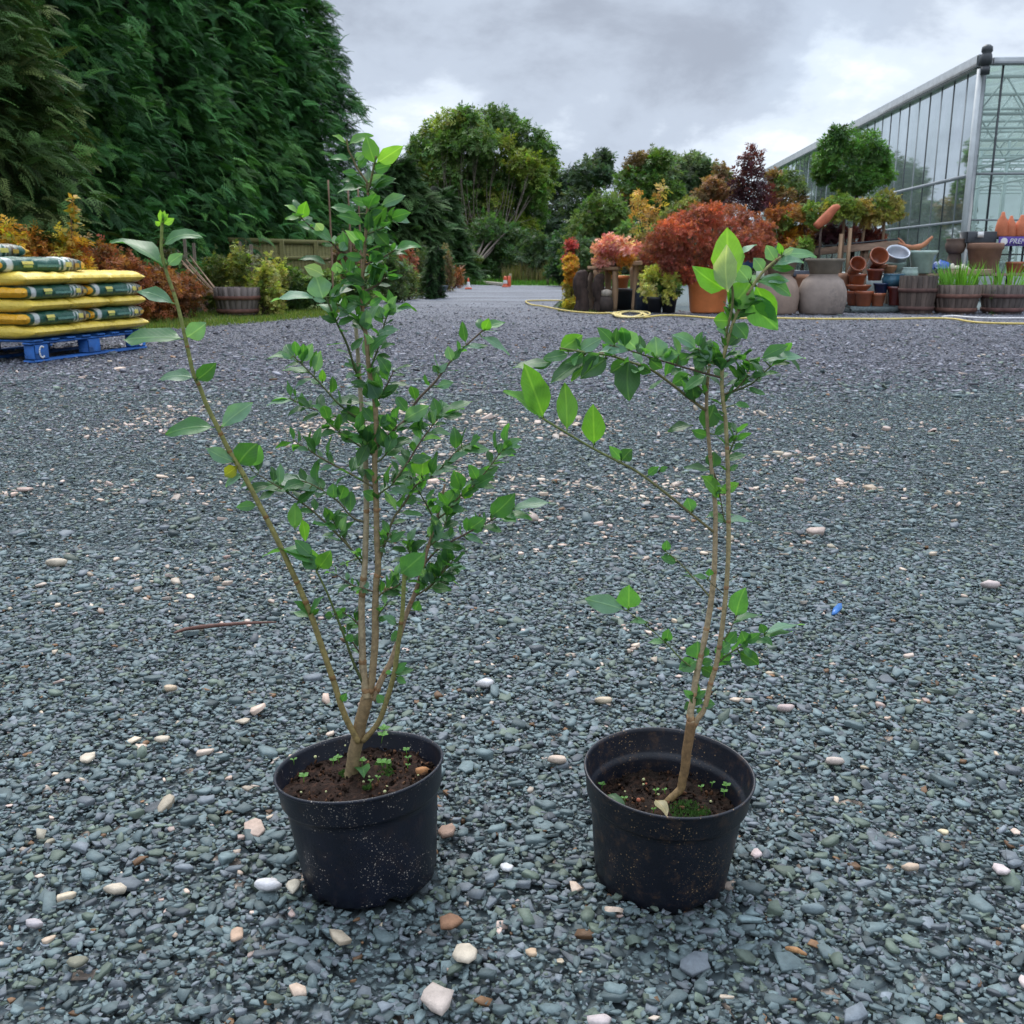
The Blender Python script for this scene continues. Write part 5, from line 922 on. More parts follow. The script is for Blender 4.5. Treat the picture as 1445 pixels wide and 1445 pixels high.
for a in [('orange and yellow shrub at the left edge, behind the stacked bags', 8, 420, 312, 70, 11.8, YL_ + OR[:2], .14, 1500, {}), ('flame-orange shrub behind the bags, second from the left edge', 52, 420, 315, 62, 12.2, OR, .14, 1500, {}),
          ('orange shrub with a tall yellow leader above the bags', 98, 420, 318, 52, 12.4, OR + YL_[:1], .14, 1300, {}), ('russet-orange shrub right of the one with the yellow leader', 138, 430, 328, 58, 12.8, OR[2:] + RU, .13, 1500, {}),
          ('small green shrub low behind the top bag', 25, 440, 352, 40, 11.3, [(.10, .16, .04)], .12, 600, {}), ('low russet shrub trailing down beside the bags', 178, 445, 352, 62, 13.6, RU + OR[3:4], .12, 1600, {}),
          ('rusty brown leafy mound above the grass verge', 215, 448, 362, 66, 14.4, RU, .11, 1900, {}), ('dull brown-leaved shrub between the rusty mound and the half barrel', 258, 448, 378, 70, 15.0, RU[:2] + [(.10, .045, .025)], .10, 1900, {}),
          ('grey-green wispy shrub behind the rusty mound', 235, 440, 345, 60, 16.4, [(.085, .085, .05), (.10, .10, .05), (.13, .075, .04)], .12, 1300, dict(shape='spiky', upright=1.5)),
          ('yellow-tipped shrub directly behind the half barrel', 310, 440, 348, 60, 17.0, YG, .12, 1900, dict(shape='spiky', upright=1.8)), ('yellow-green shrub right of the half barrel', 350, 440, 350, 62, 16.8, YG, .12, 2000, dict(shape='spiky', upright=1.6)),
          ('low golden shrub above the black pots', 372, 440, 368, 54, 16.2, YG[2:] + YG[:1], .11, 1700, dict(shape='spiky', upright=1.2)), ('bright yellow-tipped shrub nearest the board fence', 392, 436, 362, 40, 17.4, [(.30, .28, .07), (.18, .2, .05)], .12, 900, dict(shape='spiky', upright=1.8)),
          ('fresh green shrub below the board fence', 420, 432, 372, 48, 17.6, GG + [(.10, .15, .035)], .12, 1500, {}), ('mid-green shrub behind the long left branch tip', 455, 430, 378, 46, 17.8, GG + [(.09, .14, .03)], .12, 1300, {}),
          ('reddish-brown airy shrub behind the bushier shrub\'s upper leaves', 492, 420, 312, 50, 19.5, [(.12, .065, .035), (.15, .08, .04), (.07, .06, .03)], .12, 1200, {}),
          ('green shrub behind the bushier shrub\'s stem', 500, 425, 370, 50, 18.5, GG, .12, 1300, {}),
          ('feathery green shrub right of the bushier shrub', 548, 414, 352, 50, 21, [(.060, .090, .035), (.045, .075, .028)], .13, 1700, dict(shape='spiky', upright=1.4)), ('pale green grassy shrub above the timber sleepers', 575, 412, 368, 40, 22.5, [(.13, .16, .06), (.10, .13, .045)], .13, 1100, dict(shape='spiky', upright=2.2, tmpl='narrow')),
          ('small pinkish-red shrub above the timber sleepers', 573, 405, 346, 34, 25, [(.26, .085, .06), (.20, .07, .05)], .12, 900, {}), ('mounded green shrub left of the slim conifers', 592, 410, 345, 32, 25.5, [(.050, .080, .03), (.07, .09, .035)], .13, 1300, {}),
          ('clipped green shrub in front of the slim conifers', 601, 411, 372, 24, 23.4, [(.045, .085, .025)], .10, 1100, {}), ('brown seeding shrub right of the slim conifers', 628, 402, 352, 22, 29, [(.16, .11, .06), (.12, .09, .05)], .13, 700, dict(shape='spiky', upright=1.5)),
          ('rust-coloured low grass clump by the lane corner', 641, 399, 377, 24, 33, [(.22, .09, .045), (.17, .07, .04)], .16, 900, dict(shape='spiky', upright=1.5, tmpl='narrow'))]:
    lb, px, pb, pt, w, Y, cols, sz, n, kw = a; shrub('shrub', lb, px, pb, pt, w, Y, cols, sz, n, group='shrubs growing in the left bed', **kw)
# leader with yellow leaves
def leader(px, y0, y1, Y, cols, lb, n=34, sz=.10, name='sapling'):
    a = P(px, y0, Y); b = P(px + 2, y1, Y); t = thing(name, (a.x, Y, 0), lb, 'sapling'); m1 = MB(); tube(m1, [(a.x, Y, 0), tuple(a), tuple(b)], [.012, .010, .003], 6, (.14, .08, .04), 3); m1.build('stem', WOODB, t, smooth=True)
    f = MB(); q = rng.random(n); p = np.array(a) + (np.array(b) - np.array(a)) * q[:, None] + rng.normal(0, .035, (n, 3)) * (1.4 - q[:, None]); fr = rand_frames(n, normal=(0, -.3, 1), spread=.7); c = np.array(cols)[rng.integers(0, len(cols), n)] * rng.uniform(.7, 1.3, (n, 1))
    f.batch(LF_V, LF_F, fr * (sz * rng.uniform(.6, 1.2, n))[:, None, None], p, c); f.build('foliage', FOL, t)
leader(101, 335, 279, 12.3, YL_, 'slender sapling with lemon-yellow leaves, tallest above the orange shrubs', 60)
for px, Y, w, pt, lb in [(607, 23.0, 10, 350, 'slim dark conifer, shorter of the two columns by the sleepers'), (618, 23.6, 15, 346, 'slim dark conifer, broader column at the end of the timber sleepers')]:
    conifer('columnar_conifer', lb, (P(px, 372, Y).x, Y, 0), P(px, pt, Y).z, w * mpp(Y) * .42, 700, .12, [(.022, .055, .018), (.030, .070, .020)], group='slim columnar conifers', seed=int(px), power=.35, core=.8)
# half barrels
STAVE = mat('weathered_oak', rough=.85, nscale=16, namt=.4, bump=.005, bscale=40, stretch=(1, 1, .12))
HOOP = mat('rusty_iron', rough=.8, nscale=12, namt=.4, bump=.002, bscale=40)
def half_barrel(px, py_base, wpx, hpx, lb, stave=(.12, .095, .085), hoop=(.12, .05, .035), dark_rim=False, Y=None):
    Y = Y or G(px, py_base).y; m_ = mpp(Y); x = P(px, 372, Y).x; r_ = wpx * m_ / 2; h = hpx * m_; Yc = Y + r_
    t = thing('half_barrel', (x, Yc, 0), lb, 'half barrel', 'oak half barrels'); ns = 22; s = MB()
    for i in range(ns):
        a0, a1 = (i + .03) / ns * 6.2832, (i + .97) / ns * 6.2832; k = rnd.uniform(.7, 1.3); V = []
        for rr, zz in ((r_ * .84, 0), (r_ * .97, h * .5), (r_, h + rnd.uniform(-.004, .004)), (r_ * .92, h), (r_ * .89, h * .5), (r_ * .78, .01)):
            for a in (a0, a1): V.append((x + rr * math.cos(a), Yc + rr * math.sin(a), zz))
        F = [(0, 1, 3, 2), (2, 3, 5, 4), (4, 5, 7, 6), (6, 7, 9, 8), (8, 9, 11, 10), (0, 2, 4, 6, 8, 10), (11, 9, 7, 5, 3, 1)]
        C = [np.array(stave) * k * ((.35 if dark_rim and j in (4, 5) else 1)) for j in range(12)]; s.add(V, F, C)
    s.build('staves', STAVE, t)
    for zz, rr in ((.62, .985), (.14, .895)):
        b = MB(); lathe(b, [(r_ * rr + .004, h * zz - .03), (r_ * rr + .010, h * zz - .028), (r_ * (rr + .012) + .010, h * zz + .028), (r_ * (rr + .012) + .004, h * zz + .03)], (x, Yc, 0), 40, col=hoop); b.build('hoop', HOOP, t, smooth=True)
    b = MB(); lathe(b, [(0, h * .86), (r_ * .90, h * .84)], (x, Yc, 0), 24, col=(.03, .02, .015)); b.build('soil', SOIL, t); return t, x, Yc, r_, h
bt, bx, by, br, bh = half_barrel(323, 445, 65, 38, 'weathered half barrel holding leaning canes, by the left grass verge')
for i, (x0, y0, x1, y1) in enumerate([(303, 412, 262, 366), (306, 412, 268, 361), (298, 412, 258, 372), (300, 412, 245, 382), (308, 412, 272, 368), (296, 412, 255, 366), (302, 413, 266, 374), (294, 412, 238, 384)]):
    a = P(x0, y0, by - .1 + .03 * i); b = P(x1, y1, by + .1 + .02 * i); mb = MB(); tube(mb, [tuple(a + (a - b) * .25), tuple(a), tuple(b)], .010, 6, np.array((.30, .19, .12)) * rnd.uniform(.8, 1.2), 1)
    tag(mb.build('bamboo_cane', CANE, smooth=True, origin=tuple(a)), 'brown cane leaning from the half barrel, %s' % ['steepest of the long ones on the left', 'longest of the bundle', 'a flatter one near the rim', 'second flattest, reaching low over the brown shrub', 'steepest of the whole bundle', 'in the middle of the bundle', 'upper right edge of the bundle', 'flattest of all, crossing the rusty foliage'][i], 'cane', 'canes leaning in the half barrel')
for px, pb, w, lb in [(372, 440, 19, 'black pot under the golden shrub, just right of the half barrel'), (391, 438, 17, 'black pot by the grass, second to the right of the half barrel'), (414, 434, 13, 'small terracotta-coloured pot in the row by the grass')]:
    Y = G(px, pb).y; mb = MB(); r_ = w * mpp(Y) / 2; lathe(mb, [(0, 0), (r_ * .8, 0), (r_ * .95, r_ * 1.25), (r_, r_ * 1.27), (r_, r_ * 1.5), (r_ * .92, r_ * 1.5), (r_ * .9, r_ * 1.3), (0, r_ * 1.3)], (P(px, 372, Y).x, Y, 0), 24)
    tag(mb.build('nursery_pot', mat('terracotta_plastic', color=(.35, .10, .04), rough=.6) if 'terra' in lb else NP_MAT, smooth=True, origin=(P(px, 372, Y).x, Y, 0)), lb, 'plant pot')
# timber sleepers and small things along the lane
SLP = mat('old_timber', rough=.9, nscale=10, namt=.35, bump=.006, bscale=25, stretch=(.2, .2, 2))
for x0, x1, y_, lb in [(566, 612, 415, 'long old timber sleeper lying in front of the green shrubs by the lane'), (580, 630, 410, 'second timber sleeper, just behind the long one and nearer the slim conifers')]:
    a, b = G(x0, y_), G(x1, y_ - 3); mb = MB(); beam(mb, a + Vector((0, 0, .07)), b + Vector((0, 0, .07)), .2, .13, (.13, .085, .06), bev=.01); tag(mb.build('timber_sleeper', SLP, origin=tuple(a)), lb, 'sleeper')
mb = MB(); p = G(571, 417); tube(mb, [(p.x, p.y, 0), (p.x - .02, p.y, .15), (p.x - .03, p.y, .32)], [.10, .11, .10], 9, (.03, .022, .018), 3, jit=.25); tag(mb.build('log', SLP, origin=tuple(p)), 'short dark log standing on end beside the timber sleepers', 'log')
mb = MB(); p = G(630, 408); box(mb, (p.x, p.y, .22), (.10, .08, .42), None, (.60, .40, .02), .02); box(mb, (p.x, p.y, .03), (.2, .16, .06), None, (.60, .40, .02), .02); tag(mb.build('marker_post', mat('yellow_plastic', rough=.5, nscale=8, namt=.1), origin=tuple(p)), 'stubby yellow marker post at the end of the sleepers', 'post')
TROUGH = mat('grey_trough', color=(.16, .19, .22), rough=.5); mb = MB(); p = G(615, 412); lathe(mb, [(0, .02), (.16, 0), (.2, .16), (.21, .17), (.18, .16), (0, .12)], (p.x, p.y, 0), 20, sx=1.7); tag(mb.build('plant_trough', TROUGH, smooth=True, origin=tuple(p)), 'low blue-grey trough at the foot of the slim conifers', 'trough')
# cone and barrier
PLO = mat('orange_plastic', color=(.62, .10, .035), rough=.5, nscale=10, namt=.1); PLW = mat('white_plastic', color=(.75, .74, .72), rough=.5, nscale=10, namt=.08)
def cone(px, pb, lb, h=.46):
    p = G(px, pb); t = thing('traffic_cone', tuple(p), lb, 'traffic cone'); m1 = MB(); box(m1, (p.x, p.y, .02), (h * .62, h * .62, .04), None, bev=.01); m1.build('base', PLO, t)
    m1 = MB(); lathe(m1, [(h * .23, .04), (h * .20, h * .16)], p, 20); lathe(m1, [(h * .115, h * .66), (h * .05, h), (h * .03, h * 1.01), (0, h * 1.01)], p, 20); m1.build('cone_body', PLO, t, smooth=True)
    m1 = MB(); lathe(m1, [(h * .20, h * .16), (h * .115, h * .66)], p, 20); m1.build('white_sleeve', PLW, t, smooth=True)
cone(661, 408, 'orange traffic cone with a broad white sleeve on the grass corner of the lane', .33)
p = G(713, 405); t = thing('lane_barrier', tuple(p), 'orange and white plastic lane barrier at the far bend', 'barrier'); h = .35
m1 = MB(); lathe(m1, [(.11, 0), (.11, .03), (.075, .045), (.07, .11)], p, 18); lathe(m1, [(.062, .22), (.055, .31), (.03, .345), (0, .35)], p, 18); m1.build('drum', PLO, t, smooth=True)
m1 = MB(); lathe(m1, [(.07, .11), (.062, .22)], p, 18); m1.build('white_band', PLW, t, smooth=True); m1 = MB(); box(m1, (p.x + .13, p.y + .05, .18), (.11, .05, .35), None, bev=.01); m1.build('panel', PLO, t)
KERB = mat('pale_edging', color=(.42, .38, .30), rough=.9, nscale=8, namt=.25)
mb = MB(); a, b = G(648, 396.5), G(712, 403.5); beam(mb, a + Vector((0, 0, .05)), b + Vector((0, 0, .05)), .16, .1, bev=.01); tag(mb.build('edging_board', KERB, origin=tuple(a)), 'long pale edging board running beside the side lane towards the barrier', 'edging board')
for i, (px, pt, pb) in enumerate([(773, 384, 402), (787, 384, 401), (720, 386, 400), (652, 385, 402)]):
    p = G(px, pb); tp = P(px, pt, p.y).z; mb = MB(); tube(mb, [(p.x, p.y, 0), (p.x, p.y, tp)], .05, 8, (.26, .22, .14), 1)
    tag(mb.build('fence_post', CANE, origin=tuple(p)), ['pale round fence post, left of the close pair on the far grass', 'pale round fence post, right of the close pair on the far grass', 'short round fence post behind the orange barrier', 'short post by the rusty grass clump'][i], 'fence post')
# ------------------------------------------------------------ bags of compost on the blue pallet
PA = G(50, 513); PB = G(209, 491.5); ux = (PB - PA).normalized(); uy = Vector((-ux.y, ux.x, 0)); plen = (PB - PA).length; pw = 1.15
BLUE = mat('blue_painted_wood', color=(.012, .105, .36), rough=.7, nscale=9, namt=.3, bump=.003, bscale=30, dirt=(.05, .06, .07), dirt_amt=.5, dirt_scale=6)
pal = thing('pallet', tuple(PA), 'blue painted wooden pallet under the stacked bags', 'pallet')
def pp(u, v, z): return PA + ux * u + uy * v + Vector((0, 0, z))
Rp = np.array(Matrix((tuple(ux), tuple(uy), (0, 0, 1))).transposed())
def pbox(name, u, v, z, su, sv, sz, bev=.006, par=pal, m=BLUE, col=(1, 1, 1)):
    b = MB(); box(b, tuple(pp(u, v, z)), (su, sv, sz), Rp, col, bev); return b.build(name, m, par)
for v in (.06, pw / 2, pw - .06):
    pbox('bottom_board', plen / 2, v, .012, plen, .11, .022)
    for u in (.10, plen / 2, plen - .10):
        bk = pbox('block', u, v, .083, .17, .105, .118, .008)
        if v == .06 and u != plen / 2:
            L_ = MB(); s0 = .045     # the painted letter C on the block
            pts = [pp(u + s0 * .7 * math.cos(a), v - .0545, .083 + s0 * math.sin(a)) for a in np.linspace(.8, 5.5, 12)]
            for i in range(11): beam(L_, pts[i], pts[i + 1], .014, .003, up=tuple(uy))
            L_.build('painted_letter', PLW, bk)
    pbox('stringer', plen / 2, v, .152, plen, .10, .020)
for i in range(8): pbox('deck_board', .07 + (plen - .14) * i / 7, pw / 2, .172, .115, pw, .018)
BAGY = mat('yellow_film', rough=.32, nscale=5, namt=.10, bump=.02, bscale=14, spec=.5)
YEL = (.72, .52, .07); YEL2 = (.74, .38, .02); GRE = (.012, .085, .058); WHT = (.55, .58, .55); LGR = (.10, .22, .17); PYL = (.62, .52, .10); DBR = (.10, .06, .03)
def bag(u, v, z, su, sv, th, printed_side, seed, lb, rot=0., name='compost_bag', bz=0.):
    """a filled plastic sack: pillow form, green printed band wrapped round the middle of its long way; the ends plain yellow"""
    r = np.random.default_rng(seed); c = pp(u, v, z + th / 2); nu, nv = 72, 20; M_ = MB()
    la, lb_ = su / 2, sv / 2; ph = r.random(8) * 6.28
    def surf(a, b, top):       # a, b in -1..1
        ea = max(0., 1 - abs(a) ** 7) ; eb = max(0., 1 - abs(b) ** 8); puff = (ea ** .5) * (eb ** .5); wr = .06 * math.sin(a * 27 + ph[0] + 5 * b) * math.sin(b * 9 + ph[1]) + .07 * math.sin(a * 13 + 9 * b + ph[5]) + .05 * math.sin(a * 5 + ph[2]) * math.sin(b * 4 + ph[3])
        zz = th * .5 * puff * (1 + (wr if top else wr * .3)); sq = 1 - .05 * (1 - eb) * 1 + .015 * math.sin(a * 11 + ph[4])
        return (a * la * (1 - .02 * (1 - eb)) + (.012 * math.sin(b * 23 + ph[6]) + .008 * math.sin(b * 41 + ph[7])) * abs(a) ** 6 * (1 if a > 0 else -1), b * lb_ * sq * (.90 + .10 * (1 - abs(a) ** 8)), zz if top else -zz)
    aa = np.sin(np.linspace(-1, 1, nu + 1) * math.pi / 2) * .35 + np.linspace(-1, 1, nu + 1) * .65; bb = np.sin(np.linspace(-1, 1, nv + 1) * math.pi / 2)
    for top in (1, 0):
        V = [surf(a, b, top) for a in aa for b in bb]; F = []
        for i in range(nu):
            for j in range(nv):
                q = i * (nv + 1) + j; f = (q, q + nv + 1, q + nv + 2, q + 1); F.append(f if top else f[::-1])
        cs = []
        for a in aa:
            for b in bb:
                if printed_side:
                    t = (a + 1) / 2
                    if t < .045 or t > .955: cc = YEL2
                    elif t < .085 or t > .915: cc = GRE
                    elif t < .15: cc = WHT
                    elif .80 < t < .90: cc = DBR if math.sin(b * 9 + a * 60) > 0 else (.25, .26, .2)
                    elif .68 < t < .80: cc = WHT if math.sin(a * 47 + b * 8) > .0 else GRE
                    else: cc = GRE
                else: cc = YEL
                cs.append(cc)
        V = np.array(V); Ro = np.array(Matrix.Rotation(rot, 3, 'Z')); V = (V @ Ro.T) @ Rp.T + np.array(c); M_.add(V, F, cs)
    t = M_.build(name, BAGY, smooth=True, origin=tuple(c)); tag(t, lb, 'bag', 'bags of compost stacked on the pallet')
    if printed_side:     # the patches of print on the long side facing the lane
        for t0, t1, z0, z1, cc in [(.24, .36, .12, .62, PYL), (.25, .35, -.35, .02, (.35, .42, .10)), (.40, .66, -.30, .10, LGR), (.72, .79, -.30, .50, PYL), (.83, .88, -.4, .3, (.60, .35, .05))]:
            q = MB(); n_ = 8; V = []
            for k in range(n_ + 1):
                a = -1 + 2 * (t0 + (t1 - t0) * k / n_)
                for zz in (z0, (z0 + z1) / 2, z1):
                    ea = max(0., 1 - abs(a) ** 7); z_ = zz * th * .5 * .80; bmag = 1.0
                    for b in np.linspace(1, .5, 60):
                        if th * .5 * (ea ** .5) * (max(0., 1 - b ** 8) ** .5) >= abs(z_): bmag = b; break
                    V.append((a * la, -(bmag * lb_ * (1.0 + .0) + .006), z_))
            F = []
            for k in range(n_):
                for j in range(2): s_ = k * 3 + j; F.append((s_, s_ + 3, s_ + 4, s_ + 1))
            V = (np.array(V) @ np.array(Matrix.Rotation(rot, 3, 'Z')).T) @ Rp.T + np.array(c); q.add(V, F, cc); q.build('print_panel', BAGY, t, smooth=True)
    return t
z0 = .183; thk = .103; names = ['lowest', 'second', 'third', 'fourth', 'fifth']
for ly in range(5):
    z = z0 + ly * thk; pr = ly % 2 == 1
    if pr:      # bags lie lengthways along the lane side
        h2 = plen / 2 + .03
        bag(h2 / 2 - .02, .26, z, h2 + .02, .56, thk + .012, True, ly * 9 + 1, 'green and white printed bag at the near corner, %s layer of the stack' % names[ly])
        bag(h2 * 1.5 - .03, .26, z, h2, .56, thk + .010, True, ly * 9 + 2, 'green and white printed bag at the far end, %s layer of the stack' % names[ly])
        bag(h2 / 2, .86, z, h2, .56, thk + .01, True, ly * 9 + 3, 'printed bag showing its yellow end at the left, inner row of the %s layer' % names[ly])
    else:       # bags lie crossways, their yellow ends facing the lane
        w3 = (plen + .02) / 3
        for k, wd in enumerate(('near corner', 'middle', 'far end')):
            bag(w3 * (k + .5), .58, z, 1.20, w3 * 1.14, thk + .012 + .004 * (k == 1), False, ly * 9 + 4 + k, 'yellow bag end at the %s, %s layer of the stack' % (wd, names[ly]), rot=math.pi / 2)
            # printed green skin on the face turned to the left of the near bag
z = z0 + 5 * thk
b6 = bag(.42, .40, z, .92, .60, thk + .02, True, 71, 'green and white bag lying askew, sixth layer, its yellow end towards the camera', rot=R(-8))
bag(.05, .95, z, .95, .55, thk + .012, False, 72, 'yellow bag lying crossways at the left of the sixth layer', rot=R(86))
bag(.36, 1.0, z + .002, .9, .52, thk, True, 73, 'printed bag behind the askew one, sixth layer', rot=R(4))
bag(.12, .78, z + thk + .015, 1.05, .58, thk + .01, True, 74, 'topmost printed bag crowning the stack', rot=R(-14))

# ------------------------------------------------------------ greenhouse
GX, GY = P(1358, 372, 22).x, 22.0; GH = P(1375, 92, 22).z; FX, FY = P(1080, 372, 47).x, 47.0
gd = Vector((FX - GX, FY - GY, 0)); glen = gd.length; gd.normalize(); gr = Vector((gd.y, -gd.x, 0))      # along the side, and to the right along the front
def gp(u, v, z): return Vector((GX, GY, 0)) + gd * u + gr * v + Vector((0, 0, z))
ALU = mat('greenhouse_aluminium', color=(.30, .32, .33), rough=.45, nscale=5, namt=.15, metal=.3); DRK = mat('dark_glazing_bar', color=(.035, .04, .045), rough=.5); PALEF = mat('pale_steel', color=(.46, .52, .51), rough=.5, nscale=4, namt=.1)
def glass_mat():
    m = bpy.data.materials.new('greenhouse_glass'); m.use_nodes = True; t = m.node_tree; t.nodes.clear(); l = t.links.new
    o = N(t, 'ShaderNodeOutputMaterial'); tr = N(t, 'ShaderNodeBsdfTransparent'); tr.inputs[0].default_value = (.80, .88, .85, 1); gl = N(t, 'ShaderNodeBsdfGlossy', Roughness=.03); gl.inputs[0].default_value = (.9, .95, .95, 1)
    df = N(t, 'ShaderNodeBsdfDiffuse'); df.inputs[0].default_value = (.42, .50, .47, 1); tl = N(t, 'ShaderNodeBsdfTranslucent'); tl.inputs[0].default_value = (.50, .58, .55, 1)
    fr = N(t, 'ShaderNodeFresnel', IOR=1.55); m1 = N(t, 'ShaderNodeMixShader'); ms = N(t, 'ShaderNodeMixShader', Fac=.5); m2 = N(t, 'ShaderNodeMixShader')
    l(fr.outputs[0], m1.inputs[0]); l(tr.outputs[0], m1.inputs[1]); l(gl.outputs[0], m1.inputs[2]); l(df.outputs[0], ms.inputs[1]); l(tl.outputs[0], ms.inputs[2])
    c = N(t, 'ShaderNodeTexCoord'); n = N(t, 'ShaderNodeTexNoise', Scale=.55, Detail=6.0, Roughness=.6); l(c.outputs['Object'], n.inputs[0]); r_ = N(t, 'ShaderNodeMapRange'); l(n.outputs['Fac'], r_.inputs[0])
    r_.inputs[1].default_value = .35; r_.inputs[2].default_value = .7; r_.inputs[3].default_value = .10; r_.inputs[4].default_value = .42
    l(r_.outputs[0], m2.inputs[0]); l(m1.outputs[0], m2.inputs[1]); l(ms.outputs[0], m2.inputs[2]); l(m2.outputs[0], o.inputs[0]); return m
GLASS = glass_mat()
gh = thing('greenhouse', (GX, GY, 0), 'large glass greenhouse with pale metal frame, rising behind the terracotta pots on the right', 'greenhouse'); fw_ = 21.0; dep = glen + 2
def slab(name, pts, m, thick=None, par=gh):
    b = MB(); b.add([tuple(p) for p in pts], [(0, 1, 2, 3)]); return b.build(name, m, par)
slab('side_glass', [gp(0, 0, .5), gp(dep, 0, .5), gp(dep, 0, GH), gp(0, 0, GH)], GLASS)
slab('front_glass', [gp(0, 0, .5), gp(0, fw_, .5), gp(0, fw_, GH), gp(0, 0, GH)], GLASS)
slab('back_glass', [gp(dep, 0, .5), gp(dep, fw_, .5), gp(dep, fw_, GH), gp(dep, 0, GH)], GLASS)
slab('far_side_glass', [gp(0, fw_, .5), gp(dep, fw_, .5), gp(dep, fw_, GH), gp(0, fw_, GH)], GLASS)
slab('roof_glass', [gp(0, 0, GH + .02), gp(dep, 0, GH + .02), gp(dep, fw_, GH + 1.4), gp(0, fw_, GH + 1.4)], GLASS)
b = MB(); beam(b, gp(-.1, 0, .25), gp(dep, 0, .25), .14, .5); beam(b, gp(0, .1, .25), gp(0, fw_, .25), .14, .5); b.build('base_wall', mat('base_concrete', color=(.34, .37, .36), rough=.9, nscale=6, namt=.25), gh)
b = MB(); beam(b, gp(-.12, -.06, GH + .07), gp(dep, -.06, GH + .07), .20, .24, bev=.02); b.build('gutter', ALU, gh)
b = MB(); beam(b, gp(-.05, .15, GH + .06), gp(-.05, fw_, GH + .06), .16, .14, bev=.02); b.build('front_gutter', ALU, gh)
b = MB(); lathe(b, [(0, -.12), (.10, -.10), (.12, .0), (.10, .10), (.085, .12), (.11, .16), (.10, .24), (.05, .28), (0, .285)], gp(-.22, -.02, GH + .06), 16); lathe(b, [(0, -.28), (.09, -.27), (.09, -.12), (0, -.12)], gp(-.22, -.02, GH + .06), 16); b.build('outlet_cap', DRK, gh, smooth=True)
b = MB(); tube(b, [gp(-.16, -.10, .3), gp(-.16, -.10, GH - .1)], .055, 12, (1, 1, 1), 1); b.build('downpipe', mat('pale_downpipe', color=(.50, .52, .52), rough=.5, nscale=3, namt=.15), gh, smooth=True)
b = MB(); box(b, tuple(gp(0, 0, GH / 2)), (.14, .14, GH), np.array((tuple(gd), tuple(gr), (0, 0, 1))).T, bev=.01); b.build('corner_post', ALU, gh)
n = int(dep / .80)
for i in range(1, n + 1):
    b = MB(); box(b, tuple(gp(i * .80, -.004, (GH + .5) / 2)), (.045, .012, GH - .5), np.array((tuple(gd), tuple(gr), (0, 0, 1))).T); b.build('glazing_bar', ALU if i % 2 else DRK, gh)
for i, v in enumerate([.40, 1.20, 2.0, 2.8, 3.6, 4.4]):
    b = MB(); beam(b, gp(-.01, v, .5), gp(-.01, v, GH), .04, .02, up=tuple(gd)); b.build('glazing_bar', DRK, gh)
for z_, w_ in ((P(1345, 247, 22).z, .07), (P(1345, 312, 22).z, .05)):
    b = MB(); beam(b, gp(0, -.012, z_), gp(dep, -.012, z_), .02, w_); b.build('side_rail', ALU, gh); b = MB(); beam(b, gp(-.015, .07, z_ + .02), gp(-.015, fw_, z_ + .02), .04, w_ * .7); b.build('front_rail', ALU, gh)
for k in range(0, 12):       # trusses running across, with columns
    u = .6 + k * 2.35; zt = GH - .12; zb = GH - .85; b = MB()
    beam(b, gp(u, .1, zt), gp(u, fw_ - .1, zt), .06, .07); beam(b, gp(u, .1, zb), gp(u, fw_ - .1, zb), .05, .06)
    m_ = 20
    for j in range(m_):
        v0 = .2 + (fw_ - .4) * j / m_; v1 = .2 + (fw_ - .4) * (j + .5) / m_; v2 = .2 + (fw_ - .4) * (j + 1) / m_
        beam(b, gp(u, v0, zb), gp(u, v1, zt), .03, .03); beam(b, gp(u, v1, zt), gp(u, v2, zb), .03, .03)
    b.build('truss', PALEF, gh)
    for v in (.25, 5.3, 10.5, 15.7): b = MB(); beam(b, gp(u, v, 0), gp(u, v, zt), .09, .09, up=tuple(gd)); b.build('column', PALEF, gh)
for v in (1.7, 4.2): b = MB(); beam(b, gp(.5, v, GH - 1.6), gp(dep - .5, v, GH - 1.6), .05, .05); b.build('purlin', PALEF, gh)
slab('blind_panel', [gp(.05, .12, .5), gp(2.3, .12, .5), gp(2.3, .12, 2.55), gp(.05, .12, 2.55)], mat('whitened_panel', color=(.40, .50, .50), rough=.8, nscale=2, namt=.12))
slab('greenhouse_floor', [gp(.1, .1, -.008), gp(dep, .1, -.008), gp(dep, fw_, -.008), gp(.1, fw_, -.008)], mat('greenhouse_floor', color=(.30, .30, .28), rough=.9, nscale=2, namt=.2))
for i, (u, v) in enumerate([(3.4, 2.0), (6.2, 2.2), (9.5, 2.0), (3.2, 5.0), (7.0, 5.4), (13, 2.2), (17, 2.0)]):
    b = MB(); box(b, tuple(gp(u, v, .78)), (2.2, 1.3, .06), np.array((tuple(gd), tuple(gr), (0, 0, 1))).T)
    for du in (-1, 1):
        for dv in (-.55, .55): box(b, tuple(gp(u + du, v + dv, .375)), (.05, .05, .75), np.array((tuple(gd), tuple(gr), (0, 0, 1))).T)
    b.build('bench', PALEF, gh)

